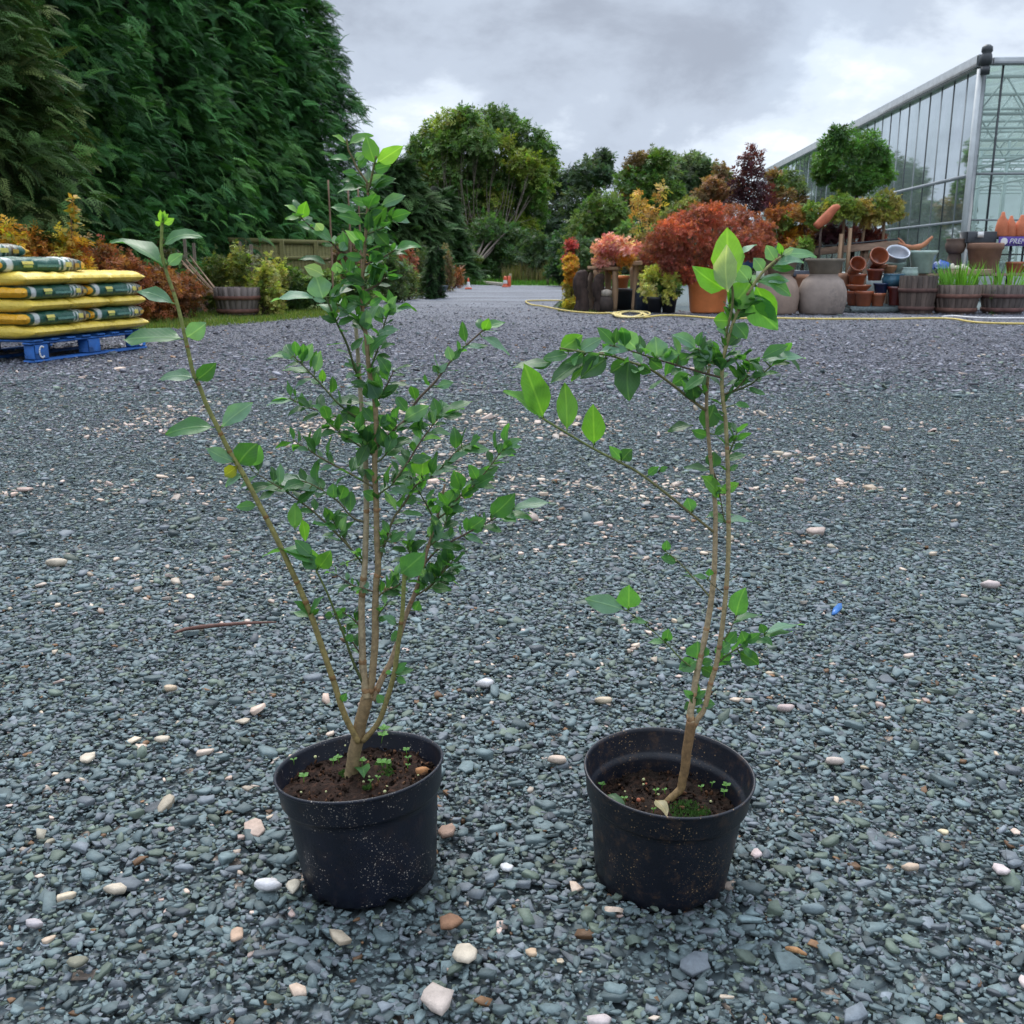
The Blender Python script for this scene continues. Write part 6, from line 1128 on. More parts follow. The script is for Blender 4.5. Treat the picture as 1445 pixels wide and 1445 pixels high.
# ------------------------------------------------------------ the plant display right of the lane
DRIFT = mat('driftwood_bark', color=(.045, .028, .022), rough=.95, nscale=10, namt=.6, bump=.02, bscale=14, stretch=(1, 1, .35))
for px, pt, pb, w, Y, lb, cc in [(821, 381, 437, 20, 17.0, 'dark gnarled driftwood stump at the left end of the display', 0), (834, 384, 437, 9, 17.3, 'thin pale driftwood stump between the two dark ones', 1), (846, 386, 437, 17, 17.0, 'dark rounded driftwood stump, right of the thin pale one', 0)]:
    m_ = mpp(Y); x = P(px, 372, Y).x; top = P(px, pt, Y).z; r_ = w * m_ / 2; mb = MB(); tube(mb, [(x, Y, 0), (x + .02, Y, top * .3), (x - .02, Y, top * .65), (x + .01, Y, top * .92), (x + .01, Y, top)], [r_ * 1.1, r_ * .9, r_ * 1.05, r_ * .8, r_ * .35], 14, (1, 1, 1), 5, jit=.30)
    tag(mb.build('driftwood_stump', mat('pale_driftwood', color=(.20, .14, .10), rough=.9, nscale=10, namt=.4, bump=.01, bscale=20, stretch=(1, 1, .3)) if cc else DRIFT, smooth=True, origin=(x, Y, 0)), lb, 'stump')
mb = MB(); x = P(857, 372, 16.9).x; lathe(mb, [(0, 0), (.10, 0), (.11, .12), (.09, .24), (.0, .25)], (x, 16.9, 0), 16, wob=.05, col=(.05, .035, .028)); lathe(mb, [(.0, .25), (.085, .25), (.09, .33), (.05, .35), (0, .36)], (x, 16.9, 0), 16, col=(.36, .31, .25))
tag(mb.build('carved_mushroom', mat('carved_wood', rough=.85, nscale=15, namt=.4), smooth=True, origin=(x, 16.9, 0)), 'squat dark stump with a pale cap beside the timber posts', 'ornament')
# post frame holding the pink shrub
POSTW = mat('stripped_post', color=(.30, .19, .11), rough=.8, nscale=14, namt=.3, bump=.004, bscale=30, stretch=(1, 1, .2))
Y = 17.1; tb = thing('post_table', (P(866, 372, Y).x, Y, 0), 'rustic table of thick stripped posts carrying the pink-leaved shrub', 'table')
for px, pt, dy in [(858, 380, .25), (868, 380, -.05), (897, 371, -.05), (842, 380, .5), (893, 374, .7)]:
    y_ = Y + dy; a = P(px, 372, y_).x; z1 = P(px, pt, y_).z; b = MB(); tube(b, [(a, y_, 0), (a + .012, y_, z1 * .5), (a, y_, z1)], .052, 9, (1, 1, 1), 3, jit=.12); b.build('leg', POSTW, tb, smooth=True)
b = MB(); beam(b, P(830, 378, Y + .1), P(874, 379, Y), .30, .06, bev=.01); b.build('plank', POSTW, tb); b = MB(); beam(b, P(882, 373, Y), P(905, 371, Y), .34, .07, bev=.01); b.build('plank', POSTW, tb)
def leafy(name, lb, cat, pts, Y, cols, n, size, base_px=None, z0=0., r0=.03, tmpl='sprig', dy=.3, wind=None, up=.3, bark=(.07, .045, .03), group=None, pot=None, potm=None, wig=.08, split=.4):
    cl = pixel_clumps(pts, Y, dy); bx_ = P(base_px or np.mean([p[0] for p in pts]), 372, Y).x
    t = tree(name, lb, cat, (bx_, Y, z0), cl, n, size, cols, bark=bark, r0=r0, tmpl=tmpl, wig=wig, wind=wind, up=up, group=group, split=split)
    if pot: simple_pot(t, (bx_, Y, z0), pot[0], pot[1], potm or NP_MAT)
    return t
PINK = [(.56, .20, .18), (.58, .28, .24), (.46, .17, .12)]
leafy('shrub', 'pink-leaved azalea-like shrub on the post table', 'shrub', [(850, 350, 9), (862, 343, 10), (878, 347, 10), (892, 350, 9), (870, 355, 9), (856, 362, 8), (848, 371, 6), (862, 371, 6)], 17.1, PINK, 260, .10, 868, z0=.68, r0=.02)
leafy('shrub', 'yellow and amber low foliage spilling under the pink shrub', 'shrub', [(855, 362, 8), (872, 366, 9), (866, 380, 6), (885, 365, 8)], 17.2, [(.45, .26, .04), (.40, .18, .03), (.30, .22, .04)], 240, .09, 870, z0=.68, r0=.015)
leafy('shrub', 'coppery branching shrub between the pink shrub and the red maple', 'shrub', [(892, 362, 11), (905, 355, 11), (915, 368, 10), (898, 375, 8), (908, 340, 9)], 18.2, [(.20, .085, .035), (.16, .12, .04), (.24, .10, .04)], 260, .10, 900, r0=.025)
leafy('columnar_shrub', 'narrow yellow-leaved shrub at the left end of the driftwood', 'shrub', [(808, 430, 8), (807, 417, 8), (806, 404, 8), (807, 391, 7), (806, 378, 6), (805, 366, 4)], 17.8, [(.32, .26, .03), (.22, .20, .03), (.38, .20, .03)], 330, .09, 808, r0=.015)
leafy('shrub', 'wispy shrub with red tips behind the narrow yellow one', 'shrub', [(805, 345, 5), (808, 355, 5), (802, 363, 4), (806, 372, 5)], 18.6, [(.34, .06, .06), (.20, .06, .05)], 220, .09, 806, r0=.012)
leafy('shrub', 'dark glossy shrub with tiny white flowers behind the driftwood', 'shrub', [(820, 345, 11), (835, 350, 12), (822, 362, 11), (838, 368, 11), (828, 378, 9), (845, 358, 9)], 19.0, [(.045, .085, .030), (.055, .10, .035), (.035, .07, .028), (.20, .20, .15)], 480, .10, 830, r0=.03)
leafy('shrub', 'variegated cream and green shrub in the left of the two black pots', 'shrub', [(915, 392, 10), (925, 400, 10), (912, 408, 9), (928, 412, 9), (922, 385, 9), (918, 418, 8)], 16.6, [(.50, .46, .14), (.40, .40, .10), (.06, .12, .03), (.48, .46, .2)], 300, .075, 924, r0=.02, z0=0)
leafy('shrub', 'variegated cream and green shrub in the right of the two black pots', 'shrub', [(940, 385, 9), (948, 395, 10), (938, 404, 9), (950, 410, 9), (944, 418, 8)], 16.7, [(.48, .44, .14), (.38, .38, .10), (.06, .12, .03)], 300, .075, 943, r0=.02, z0=0)
for px, lb in [(926, 'black nursery pot under the left variegated shrub'), (946, 'black nursery pot under the right variegated shrub')]:
    x = P(px, 372, 16.55).x; mb = MB(); lathe(mb, [(0, .01), (.10, 0), (.125, .20), (.135, .205), (.137, .25), (.125, .25), (.12, .21), (0, .20)], (x, 16.55, 0), 24); tag(mb.build('nursery_pot', NP_MAT, smooth=True, origin=(x, 16.55, 0)), lb, 'plant pot')
mb = MB(); x = P(880, 372, 17.7).x; lathe(mb, [(0, .01), (.17, 0), (.20, .28), (.215, .29), (.218, .35), (.20, .35), (0, .30)], (x, 17.7, 0), 24); tag(mb.build('nursery_pot', NP_MAT, smooth=True, origin=(x, 17.7, 0)), 'large black pot standing between the posts of the rustic table', 'plant pot')
TERP = mat('orange_plastic_pot', color=(.72, .22, .065), rough=.5, nscale=6, namt=.12)
mb = MB(); x = P(876, 372, 18.2).x; lathe(mb, [(0, .3), (.12, .3), (.15, .5), (.165, .5), (.165, .56), (.14, .56), (0, .5)], (x, 18.2, 0), 24); tag(mb.build('nursery_pot', TERP, smooth=True, origin=(x, 18.2, .3)), 'small orange pot glimpsed under the rustic table\'s plank', 'plant pot')
mb = MB(); a = P(912, 372, 17.0).x; lathe(mb, [(0, .0), (.16, 0), (.15, .3), (.11, .5), (.0, .56)], (a, 17.0, 0), 10, wob=.15, col=(.02, .03, .05)); tag(mb.build('rubbish_sack', mat('dark_blue_plastic', rough=.35, nscale=6, namt=.3, bump=.02, bscale=12), smooth=False, origin=(a, 17, 0)), 'crumpled dark blue-black plastic left of the variegated shrubs', 'sack')
# red maple in its orange pot
Ym = 16.6; xm = P(1001, 372, Ym).x; m_ = mpp(Ym); mp_t = thing('potted_maple', (xm, Ym, 0), 'broad red cut-leaved maple in a big orange plastic pot', 'potted tree')
b = MB(); r_ = 29 * m_; lathe(b, [(0, .02), (r_ * .80, 0), (r_ * .84, .03), (r_ * .96, .42), (r_ * 1.0, .43), (r_ * 1.02, .53), (r_ * .96, .53), (r_ * .92, .44), (0, .42)], (xm, Ym, 0), 40); b.build('pot', TERP, mp_t, smooth=True)
RED = [(.23, .068, .044), (.28, .082, .050), (.19, .055, .038), (.33, .088, .05), (.24, .082, .052)]
cl = pixel_clumps([(925, 345, 14), (940, 328, 16), (935, 355, 15), (960, 315, 17), (955, 345, 18), (985, 305, 17), (980, 330, 20), (1008, 303, 17), (1005, 328, 22), (1035, 300, 15), (1035, 325, 20), (1060, 312, 16), (1060, 335, 17), (1078, 325, 13), (1080, 342, 11), (915, 362, 10), (945, 372, 10), (965, 368, 14), (985, 360, 16), (1010, 358, 16), (975, 385, 10), (1045, 350, 16), (1068, 355, 11), (968, 390, 8), (995, 385, 10)], Ym + .1, .55)
b = MB(); limbs(b, (xm, Ym, .42), cl, .05, (.07, .05, .04), .25, .12); b.build('trunk', WOODB, mp_t, smooth=True); f = MB(); clumps(f, cl, 620, .075, RED, 'sprig', .1, wind=(0, 0, -.9)); f.build('crown', FOL, mp_t)
# trees and shrubs behind
PUR = [(.045, .014, .020), (.06, .018, .024), (.035, .012, .018), (.09, .025, .03)]
leafy('purple_tree', 'slim tree with dark purple leaves rising above the red maple', 'tree', [(1062, 218, 6), (1052, 228, 6), (1068, 235, 7), (1050, 245, 9), (1065, 252, 9), (1045, 262, 9), (1060, 270, 11), (1075, 268, 8), (1040, 278, 8), (1070, 285, 10), (1085, 285, 8), (1058, 290, 9)], 19.5, PUR, 55, .17, 1058, r0=.04, bark=(.03, .02, .02), dy=.25)
MIX = [(.14, .15, .04), (.10, .12, .035), (.22, .12, .06), (.16, .10, .05)]
leafy('shrub', 'olive-green shrub with pinkish young leaves, left of the purple tree', 'shrub', [(1015, 240, 7), (1022, 252, 9), (1005, 262, 10), (1020, 270, 11), (1035, 262, 8), (1000, 282, 12), (1020, 290, 12), (990, 275, 8), (985, 292, 10)], 20.5, MIX, 280, .12, 1012, r0=.04)
leafy('shrub', 'pale green shrub above the left shoulder of the red maple', 'shrub', [(955, 300, 11), (940, 310, 10), (970, 290, 10), (930, 322, 10), (948, 330, 10), (920, 335, 10)], 20.0, [(.13, .17, .05), (.10, .14, .04), (.18, .18, .05)], 280, .12, 945, r0=.03)
leafy('sapling', 'gangly sapling with drooping ochre leaves in front of the mixed green trees', 'sapling', [(898, 272, 4), (903, 285, 5), (898, 298, 5), (910, 300, 5), (932, 285, 4), (935, 268, 3), (925, 300, 5), (915, 315, 7), (900, 318, 6)], 19.5, [(.36, .21, .06), (.30, .22, .07), (.40, .24, .06)], 16, .17, 905, r0=.025)
leafy('shrub', 'leafy bright green bush between the ochre sapling and the coppery shrub', 'shrub', [(895, 335, 12), (875, 340, 10), (910, 325, 10), (885, 325, 10)], 21, [(.09, .15, .04), (.12, .17, .04)], 280, .12, 892, r0=.03)
AUT = [(.34, .15, .04), (.28, .10, .035), (.18, .17, .04), (.40, .22, .04), (.12, .16, .04)]
leafy('shrub', 'small tree of green and bronze leaves against the greenhouse\'s far end', 'tree', [(1092, 250, 7), (1100, 262, 9), (1115, 252, 10), (1125, 268, 9), (1108, 278, 11), (1090, 285, 9), (1128, 285, 8)], 20.0, [(.12, .14, .045), (.18, .11, .05), (.09, .13, .04)], 200, .13, 1108, r0=.035)
leafy('shrub', 'orange and green autumn shrub right of the red maple', 'shrub', [(1095, 302, 9), (1108, 312, 10), (1092, 322, 10), (1115, 300, 9), (1125, 315, 10), (1105, 335, 9), (1122, 335, 9), (1138, 305, 8), (1140, 325, 9)], 18.8, AUT, 240, .11, 1115, r0=.03)
leafy('shrub', 'fresh green and orange shrub behind the grey-leaved branch tip', 'shrub', [(1130, 300, 8), (1145, 295, 9), (1150, 312, 8), (1135, 345, 9), (1118, 350, 9), (1150, 335, 8)], 18.2, [(.13, .20, .04), (.16, .20, .04), (.26, .13, .04)], 260, .10, 1136, r0=.03)
leafy('ball_tree', 'standard tree with a dense round dark-green head in front of the glass', 'tree', [(1175, 205, 14), (1200, 195, 15), (1222, 200, 14), (1238, 215, 12), (1168, 225, 14), (1192, 222, 18), (1218, 225, 18), (1240, 235, 11), (1160, 245, 9), (1180, 248, 15), (1205, 250, 15), (1230, 250, 12), (1190, 262, 8), (1215, 262, 8), (1245, 225, 8), (1183, 188, 7), (1158, 236, 6), (1250, 248, 6)], 18.8, [(.055, .12, .028), (.045, .10, .025), (.07, .15, .03)], 270, .13, 1202, r0=.035, z0=.6, split=.96, dy=.35, wind=(0, 0, -.5))
for pts, bp, lb, cols in [([(1172, 292, 9), (1185, 285, 10), (1198, 292, 10), (1180, 302, 8), (1166, 300, 7), (1205, 302, 8)], 1186, 'small standard tree with yellow-green head, left of the pair under the ball tree', [(.19, .22, .04), (.14, .20, .04), (.24, .20, .05)]),
                          ([(1215, 292, 9), (1228, 300, 8), (1208, 298, 7), (1222, 310, 6)], 1216, 'small standard tree turning orange, middle one under the ball tree', [(.26, .19, .05), (.18, .20, .05)]),
                          ([(1238, 285, 10), (1252, 280, 10), (1262, 290, 10), (1245, 298, 8), (1266, 300, 7), (1240, 305, 7), (1254, 302, 7)], 1243, 'small standard tree with broad green head nearest the greenhouse corner', [(.12, .19, .04), (.16, .21, .05), (.22, .20, .05)])]:
    leafy('standard_tree', lb, 'tree', pts, 18.0, cols, 200, .11, bp, r0=.025, z0=.6, split=.92, bark=(.20, .13, .08), group='little standard trees on the display bench', dy=.12)
for pts, bp, lb, cols in [([(1165, 320, 8), (1178, 325, 9), (1190, 330, 8), (1160, 332, 7), (1172, 338, 7)], 1173, 'low dark purple shrub under the left standard tree', PUR), ([(1215, 328, 8), (1230, 330, 9), (1240, 335, 8), (1222, 340, 7)], 1226, 'low maroon-leaved shrub between the standard trees', [(.12, .03, .03), (.16, .04, .035), (.07, .05, .03)]),
                          ([(1120, 355, 7), (1135, 350, 8), (1145, 345, 8)], 1133, 'low bronze shrub on the bench above the stacked urns', [(.22, .10, .05), (.16, .12, .04)])]:
    leafy('shrub', lb, 'shrub', pts, 18.3, cols, 180, .10, bp, r0=.015, z0=.6, dy=.12)
# bench
BW = mat('bench_timber', color=(.23, .15, .10), rough=.85, nscale=9, namt=.35, bump=.004, bscale=30, stretch=(.2, 1, 2)); bn = thing('display_bench', tuple(P(1080, 372, 18.4)[:2]) + (0,), 'long timber display bench carrying the little trees', 'bench')
a, c = P(1075, 358, 18.6), P(1272, 344, 17.7); a.z = .94 * a.z; 
b = MB(); beam(b, a, c, .06, .12, bev=.006); b.build('front_rail', BW, bn); b = MB(); off = Vector((.1, .55, .02)); beam(b, a + off, c + off, 1.0, .05); b.build('top', BW, bn)
b = MB(); beam(b, a + Vector((0, -.01, .085)), c + Vector((0, -.01, .085)), .03, .025, (.1, .1, .1)); b.build('black_edging', DRK, bn)
for i in range(6):
    q = a.lerp(c, (i + .3) / 5.6); b = MB(); box(b, (q.x, q.y + .07, q.z / 2), (.08, .07, q.z), None, bev=.005); b.build('leg', BW, bn)
for px, pt in [(1200, 322), (1187, 330)]:
    q = P(px, pt, 17.75); b = MB(); beam(b, (q.x, 17.75, .2), tuple(q), .05, .05); tag(b.build('stake', POSTW, origin=(q.x, 17.75, .2)), ['short upright stake with a pale top on the bench', 'second upright stake, left of the pale-topped one'][px == 1187], 'stake')
# terracotta pipe ornaments, driftwood antlers
TER = mat('terracotta', rough=.8, nscale=9, namt=.2, bump=.002, bscale=40)
mb = MB(); a, c = P(1151, 320, 17.6), P(1178, 294, 17.6); tube(mb, [a, a.lerp(c, .5) + Vector((0, 0, -.02)), c, c + Vector((.07, 0, .0))], [.06, .085, .065, .045], 12, (.42, .12, .055), 3, jit=.1); cr_ = mb.build('carved_root', TER, smooth=True, origin=tuple(a)); mb = MB(); q = a.lerp(c, .3); tube(mb, [(q.x, q.y, .6), tuple(q)], .018, 7, (.06, .04, .03), 1); mb.build('stake', WOODB, cr_, smooth=True); tag(cr_, 'orange-brown carved root slanting up among the small trees', 'ornament')
mb = MB(); r1 = [P(x, y, 17.4) for x, y in ((1268, 343), (1280, 348), (1292, 349), (1304, 345), (1316, 334))]; tube(mb, r1, [.02, .035, .045, .04, .02], 8, (.40, .16, .08), 4, jit=.2)
for l_ in ([(1278, 348), (1272, 340), (1267, 336)], [(1292, 350), (1300, 356), (1308, 357)], [(1285, 348), (1282, 355), (1276, 358)]): tube(mb, [P(x, y, 17.4) for x, y in l_], [.028, .02, .008], 7, (.38, .15, .08), 3, jit=.2)
tag(mb.build('driftwood_antler', TER, smooth=True, origin=tuple(r1[0])), 'twisted orange-brown branch lying across the upper pots', 'ornament')
# pots
def vessel(name, lb, px, pb, wpx, hpx, Y, col, prof='pot', rot=None, z0=None, m=None, glossy=False, group=None, cat='pot', hole=True):
    m_ = mpp(Y) ; x = P(px, 372, Y).x; z = max(P(px, pb, Y).z, 0) if z0 is None else z0; r_ = wpx * m_ / 2; h = hpx * m_
    if z < .06: z = 0
    PR = {'pot': [(0, .02), (.70, 0), (.74, .03), (.93, .78), (1.0, .80), (1.0, .97), (.97, 1), (.90, .99), (.88, .80), (.66, .1), (0, .08)],
          'bowl': [(0, .03), (.45, 0), (.52, .06), (.88, .55), (.97, .80), (1.0, .84), (1.0, .97), (.96, 1), (.90, .97), (.82, .6), (0, .15)],
          'urn': [(0, 0), (.86, 0), (.89, .05), (.93, .12), (1.0, .40), (.96, .62), (.80, .85), (.56, .97), (.60, 1.0), (.50, 1.0), (.46, .96), (0, .9)],
          'taper': [(0, .02), (.58, 0), (.62, .04), (.88, .82), (1.0, .90), (1.0, 1), (.92, 1), (.84, .84), (.55, .1), (0, .1)],
          'tall': [(0, .02), (.68, 0), (.72, .05), (.92, .85), (1, .88), (1, 1), (.93, 1), (.9, .88), (0, .8)],
          'squat': [(0, 0), (.62, 0), (.80, .12), (.97, .40), (.98, .62), (.86, .84), (.90, .92), (.92, 1), (.82, 1), (.78, .85), (0, .5)],
          'forcer': [(0, 0), (.95, 0), (1.0, .05), (.92, .40), (.70, .68), (.42, .78), (.40, .84), (.30, .86), (.26, .97), (.14, 1.0), (0, 1.0)]}[prof]
    mb = MB(); cols = np.tile(np.array(col, float), (len(PR), 1))
    lathe(mb, [(a * r_, b_ * h) for a, b_ in PR], (x, Y, z), 36, rot=rot, col=cols)
    mm = m or (mat('glazed_ceramic', rough=.22, nscale=9, namt=.2, spec=.6, coat=.3) if glossy else TER)
    return tag(mb.build(name, mm, smooth=True, origin=(x, Y, z)), lb, cat, group)
CON = mat('stone_ware', rough=.9, nscale=5, namt=.22, bump=.003, bscale=40)
vessel('stone_urn', 'broad sandy stone urn, left of the two big ones by the yellow hose', 1099, 447, 62, 54, 16.2, (.30, .215, .165), 'urn', m=CON, glossy=False)
vessel('stone_urn', 'broad grey-brown stone urn with a dark patch, right of the two big ones', 1163, 447, 68, 54, 16.2, (.27, .215, .18), 'urn', m=mat('stained_stone_ware', rough=.9, nscale=5, namt=.2, bump=.003, bscale=40, dirt=(.08, .07, .065), dirt_amt=.8, dirt_scale=2.2))
vessel('stone_planter', 'weathered grey-brown planter standing on the left stone urn', 1103, 394, 48, 29, 16.25, (.20, .155, .105), 'taper', m=CON, z0=P(1103, 395, 16.25).z)
vessel('stone_planter', 'weathered grey planter standing on the right stone urn', 1164, 396, 54, 30, 16.25, (.19, .16, .12), 'taper', m=CON, z0=P(1164, 396, 16.25).z)
vessel('clay_pot', 'tan clay pot between and behind the two stone urns', 1133, 440, 30, 50, 17.2, (.33, .17, .10), 'tall')
vessel('clay_pot', 'tan clay pot right behind the right stone urn', 1190, 440, 22, 52, 17.1, (.33, .18, .11), 'tall')
q = MB(); p = P(1128, 386, 17.2); box(q, (p.x, 17.2, p.z), (.28, .25, .10), None, (.03, .035, .05), .01); tag(q.build('black_tray', mat('tray_plastic', rough=.5), origin=(p.x, 17.2, p.z)), 'small black tray on the tan clay pot between the stone urns', 'tray')
GLZ = [(.30, .085, .035), (.26, .07, .03), (.34, .11, .05), (.22, .06, .035)]
tl = np.array(Matrix.Rotation(R(62), 3, 'X')); 
for nm, lb, px, pb, w, h, Y, c_, pf, kw in [
    ('glazed_bowl', 'brown glazed bowl, bottom left of the terracotta stack', 1212, 431, 30, 20, 16.9, GLZ[1], 'pot', {}), ('glazed_bowl', 'brown glazed bowl, bottom centre of the terracotta stack', 1223, 432, 26, 21, 16.7, GLZ[0], 'pot', {}),
    ('glazed_bowl', 'small brown glazed pot right of the bottom bowls', 1243, 432, 21, 18, 16.7, GLZ[2], 'pot', {}), ('glazed_bowl', 'wide shallow brown bowl in the middle of the left stack', 1214, 413, 34, 11, 16.9, GLZ[2], 'bowl', {}),
    ('glazed_bowl', 'brown bowl under the tipped pot, left stack', 1211, 402, 26, 15, 16.9, GLZ[0], 'pot', {}), ('glazed_bowl', 'brown glazed bowl high in the centre of the stack', 1236, 396, 24, 16, 17.0, GLZ[3], 'pot', {}),
    ('glazed_bowl', 'wide brown saucer-like bowl near the top centre', 1238, 381, 28, 8, 17.1, GLZ[2], 'bowl', {}), ('glazed_bowl', 'tan bowl at the top right of the brown stack', 1255, 388, 22, 13, 17.2, (.40, .20, .10), 'bowl', {}),
    ('glazed_pot', 'teal-blue glazed squat pot right of the brown stack', 1263, 405, 32, 18, 16.8, (.035, .11, .16), 'squat', {}), ('glazed_pot', 'deep navy glazed box pot below the teal one', 1246, 414, 22, 14, 16.8, (.012, .03, .085), 'tall', {}),
    ('glazed_pot', 'dark maroon glazed cylinder pot beside the first barrel', 1268, 431, 25, 26, 16.7, (.10, .018, .014), 'tall', {}), ('glazed_pot', 'large pale mint glazed planter above the first barrel', 1301, 386, 40, 31, 17.3, (.36, .46, .40), 'taper', {}),
    ('glazed_pot', 'small mint glazed pot in front of the large pale mint planter', 1285, 394, 23, 16, 16.9, (.34, .44, .39), 'squat', {}), ('glazed_pot', 'mint green wide bowl under the galvanised tub', 1263, 384, 30, 13, 17.3, (.30, .40, .35), 'bowl', {}),
    ('stone_bowl', 'brown rounded bowl with a white ticket, left of the black trough', 1346, 358, 28, 20, 17.6, (.13, .085, .065), 'squat', dict(m=CON)), ('stone_planter', 'large brown earthenware planter behind the iris barrel', 1388, 385, 48, 40, 17.4, (.24, .13, .085), 'pot', dict(m=CON)),
    ('clay_pot', 'orange clay pot lying low behind the right-hand barrel', 1432, 385, 24, 15, 17.4, (.42, .15, .075), 'pot', {}), ('clay_pot', 'tan clay dish right of the orange clay pot', 1452, 384, 26, 9, 17.6, (.46, .22, .11), 'bowl', {})]:
    vessel(nm, lb, px, pb, w, h, Y, c_, pf, glossy=nm.startswith('glazed'), **kw)
vessel('glazed_bowl', 'tipped brown pot with its mouth towards the yard, left of the top pair', 1204, 383, 22, 24, 16.9, GLZ[0], 'pot', rot=tl, glossy=True)
vessel('glazed_bowl', 'tipped brown pot with its mouth towards the yard, at the very top of the stack', 1233, 372, 26, 24, 17.1, GLZ[2], 'pot', rot=tl, glossy=True)
vessel('galvanised_tub', 'tipped galvanised tub showing its pale round mouth', 1262, 372, 32, 20, 17.3, (.46, .48, .52), 'taper', rot=np.array(Matrix.Rotation(R(35), 3, 'X')), m=mat('galvanised_steel', rough=.35, nscale=7, namt=.15, metal=.6), cat='tub')
for px, pt, w in [(1408, 301, 14), (1420, 306, 13), (1435, 305, 15), (1447, 299, 15)]:
    vessel('terracotta_forcer', {1408: 'terracotta bell-shaped forcer with a knob, leftmost above the purple banner', 1420: 'terracotta forcer, second from the left above the banner', 1435: 'terracotta forcer with white lettering on it, above the banner', 1447: 'terracotta forcer at the right edge above the banner'}[px], px, 334, w * 1.25, 334 - pt, 17.6, (.50, .145, .065), 'forcer', cat='forcer', group='terracotta forcers above the banner')
# what the upper pots stand on
zs = P(1340, 386, 17.35).z; xa_, xb_ = P(1272, 372, 17.4).x, P(1475, 372, 17.4).x
st = thing('staging', ((xa_ + xb_) / 2, 17.45, 0), 'dark timber staging behind the half barrels, carrying the mint and brown planters', 'staging')
b = MB(); box(b, ((xa_ + xb_) / 2, 17.5, zs - .02), (xb_ - xa_, .62, .04), None, bev=.005); b.build('top', BW, st)
for i in range(5):
    for y_ in (17.24, 17.76): b = MB(); box(b, (xa_ + .06 + (xb_ - xa_ - .12) * i / 4, y_, (zs - .04) / 2), (.06, .06, zs - .04), None, bev=.004); b.build('leg', BW, st)
zb_ = P(1346, 358, 17.6).z; mb = MB(); x = P(1346, 372, 17.6).x; lathe(mb, [(0, zs), (.15, zs), (.14, zs + .03), (.10, zb_), (0, zb_)], (x, 17.6, 0), 20, col=(.07, .045, .035)); tag(mb.build('upturned_pot', CON, smooth=True, origin=(x, 17.6, zs)), 'upturned dark pot holding up the brown rounded bowl', 'pot')
zp = P(1235, 431.5, 16.8).z; a, c = P(1196, 372, 16.8).x, P(1290, 372, 16.8).x; mb = MB(); box(mb, ((a + c) / 2, 17.15, zp / 2 - .01), (c - a, 1.25, zp + .01), None, bev=.03)
tag(mb.build('raised_gravel_strip', mat('display_floor', color=(.10, .125, .125), rough=.9, nscale=30, namt=.45, bump=.01, bscale=60)), kind='structure')
# half barrels of the display
half_barrel(1309, 445, 52, 52, 'dark-rimmed half barrel, left of the three by the hose', stave=(.105, .075, .06), hoop=(.10, .05, .04), dark_rim=True, Y=16.1)
bI = half_barrel(1368, 446, 63, 40, 'half barrel planted with bright green irises, middle of the three', stave=(.11, .08, .065), hoop=(.15, .07, .05), Y=16.0)
bJ = half_barrel(1436, 446, 62, 40, 'half barrel at the right edge with sparse green blades', stave=(.10, .08, .07), hoop=(.12, .055, .045), Y=16.0)
for (t_, x, y_, r_, h), n, lb in [(bI, 150, 'bright green iris blades standing up in the middle barrel'), (bJ, 45, 'sparse green blades in the barrel at the right edge')]:
    mb = MB()
    for i in range(n):
        a = rnd.random() * 6.283; q = r_ * .85 * rnd.random() ** .5; b0 = Vector((x + q * math.cos(a), y_ + q * math.sin(a), h * .84)); d = Vector((math.cos(a) * rnd.uniform(0, .5) + rnd.gauss(0, .12), math.sin(a) * .3, 1)).normalized(); L_ = rnd.uniform(.22, .52); w = .010
        m1 = b0 + d * L_ * .6; e_ = b0 + d * L_ + Vector((d.x * .08, 0, -.01)); s_ = Vector((math.cos(a + 1), math.sin(a + 1), 0)) * w
        mb.add([b0 - s_, b0 + s_, m1 + s_ * .9, m1 - s_ * .9, e_], [(0, 1, 2, 3), (3, 2, 4)], np.array((.13, .30, .035)) * rnd.uniform(.6, 1.3))
    tag(mb.build('iris_plant', FOL, origin=(x, y_, h * .84)), lb, 'plant')
leafy('weeds', 'green weeds growing in the gap between the two planted barrels', 'plant', [(1402, 440, 4), (1401, 430, 4), (1403, 420, 4), (1404, 410, 3)], 16.2, [(.06, .14, .03), (.09, .18, .03)], 120, .05, 1402, r0=.006, dy=.05, wig=.02)
# timber shelf, blue tarp, white figurines, black trough, banner table
mb = MB(); a, c = P(1330, 386, 17.0), P(1395, 384, 17.0); beam(mb, a, c, .35, .10, bev=.01); tag(mb.build('wooden_crate_shelf', BW, origin=tuple(a)), 'low wooden shelf edge behind the iris barrel', 'shelf')
mb = MB(); p = P(1330, 370, 17.4); n_ = 14; V = []; F = []
for i in range(n_ + 1):
    for j in range(n_ + 1):
        u, v = i / n_ - .5, j / n_ - .5; rr = math.hypot(u, v); V.append((p.x + u * .36, 17.4 + v * .3, p.z + .12 * max(0, 1 - (rr * 1.9) ** 2) - .10 + .05 * mnoise.noise(Vector((u * 7, v * 7, 1))) + .03 * mnoise.noise(Vector((u * 20, v * 20, 1)))))
for i in range(n_):
    for j in range(n_): q = i * (n_ + 1) + j; F.append((q, q + n_ + 1, q + n_ + 2, q + 1))
mb.add(V, F, (.015, .08, .33)); tag(mb.build('blue_tarpaulin', mat('blue_tarp', rough=.45, nscale=10, namt=.2), origin=tuple(p)), 'crumpled blue tarpaulin beside the large pale mint planter', 'tarpaulin')
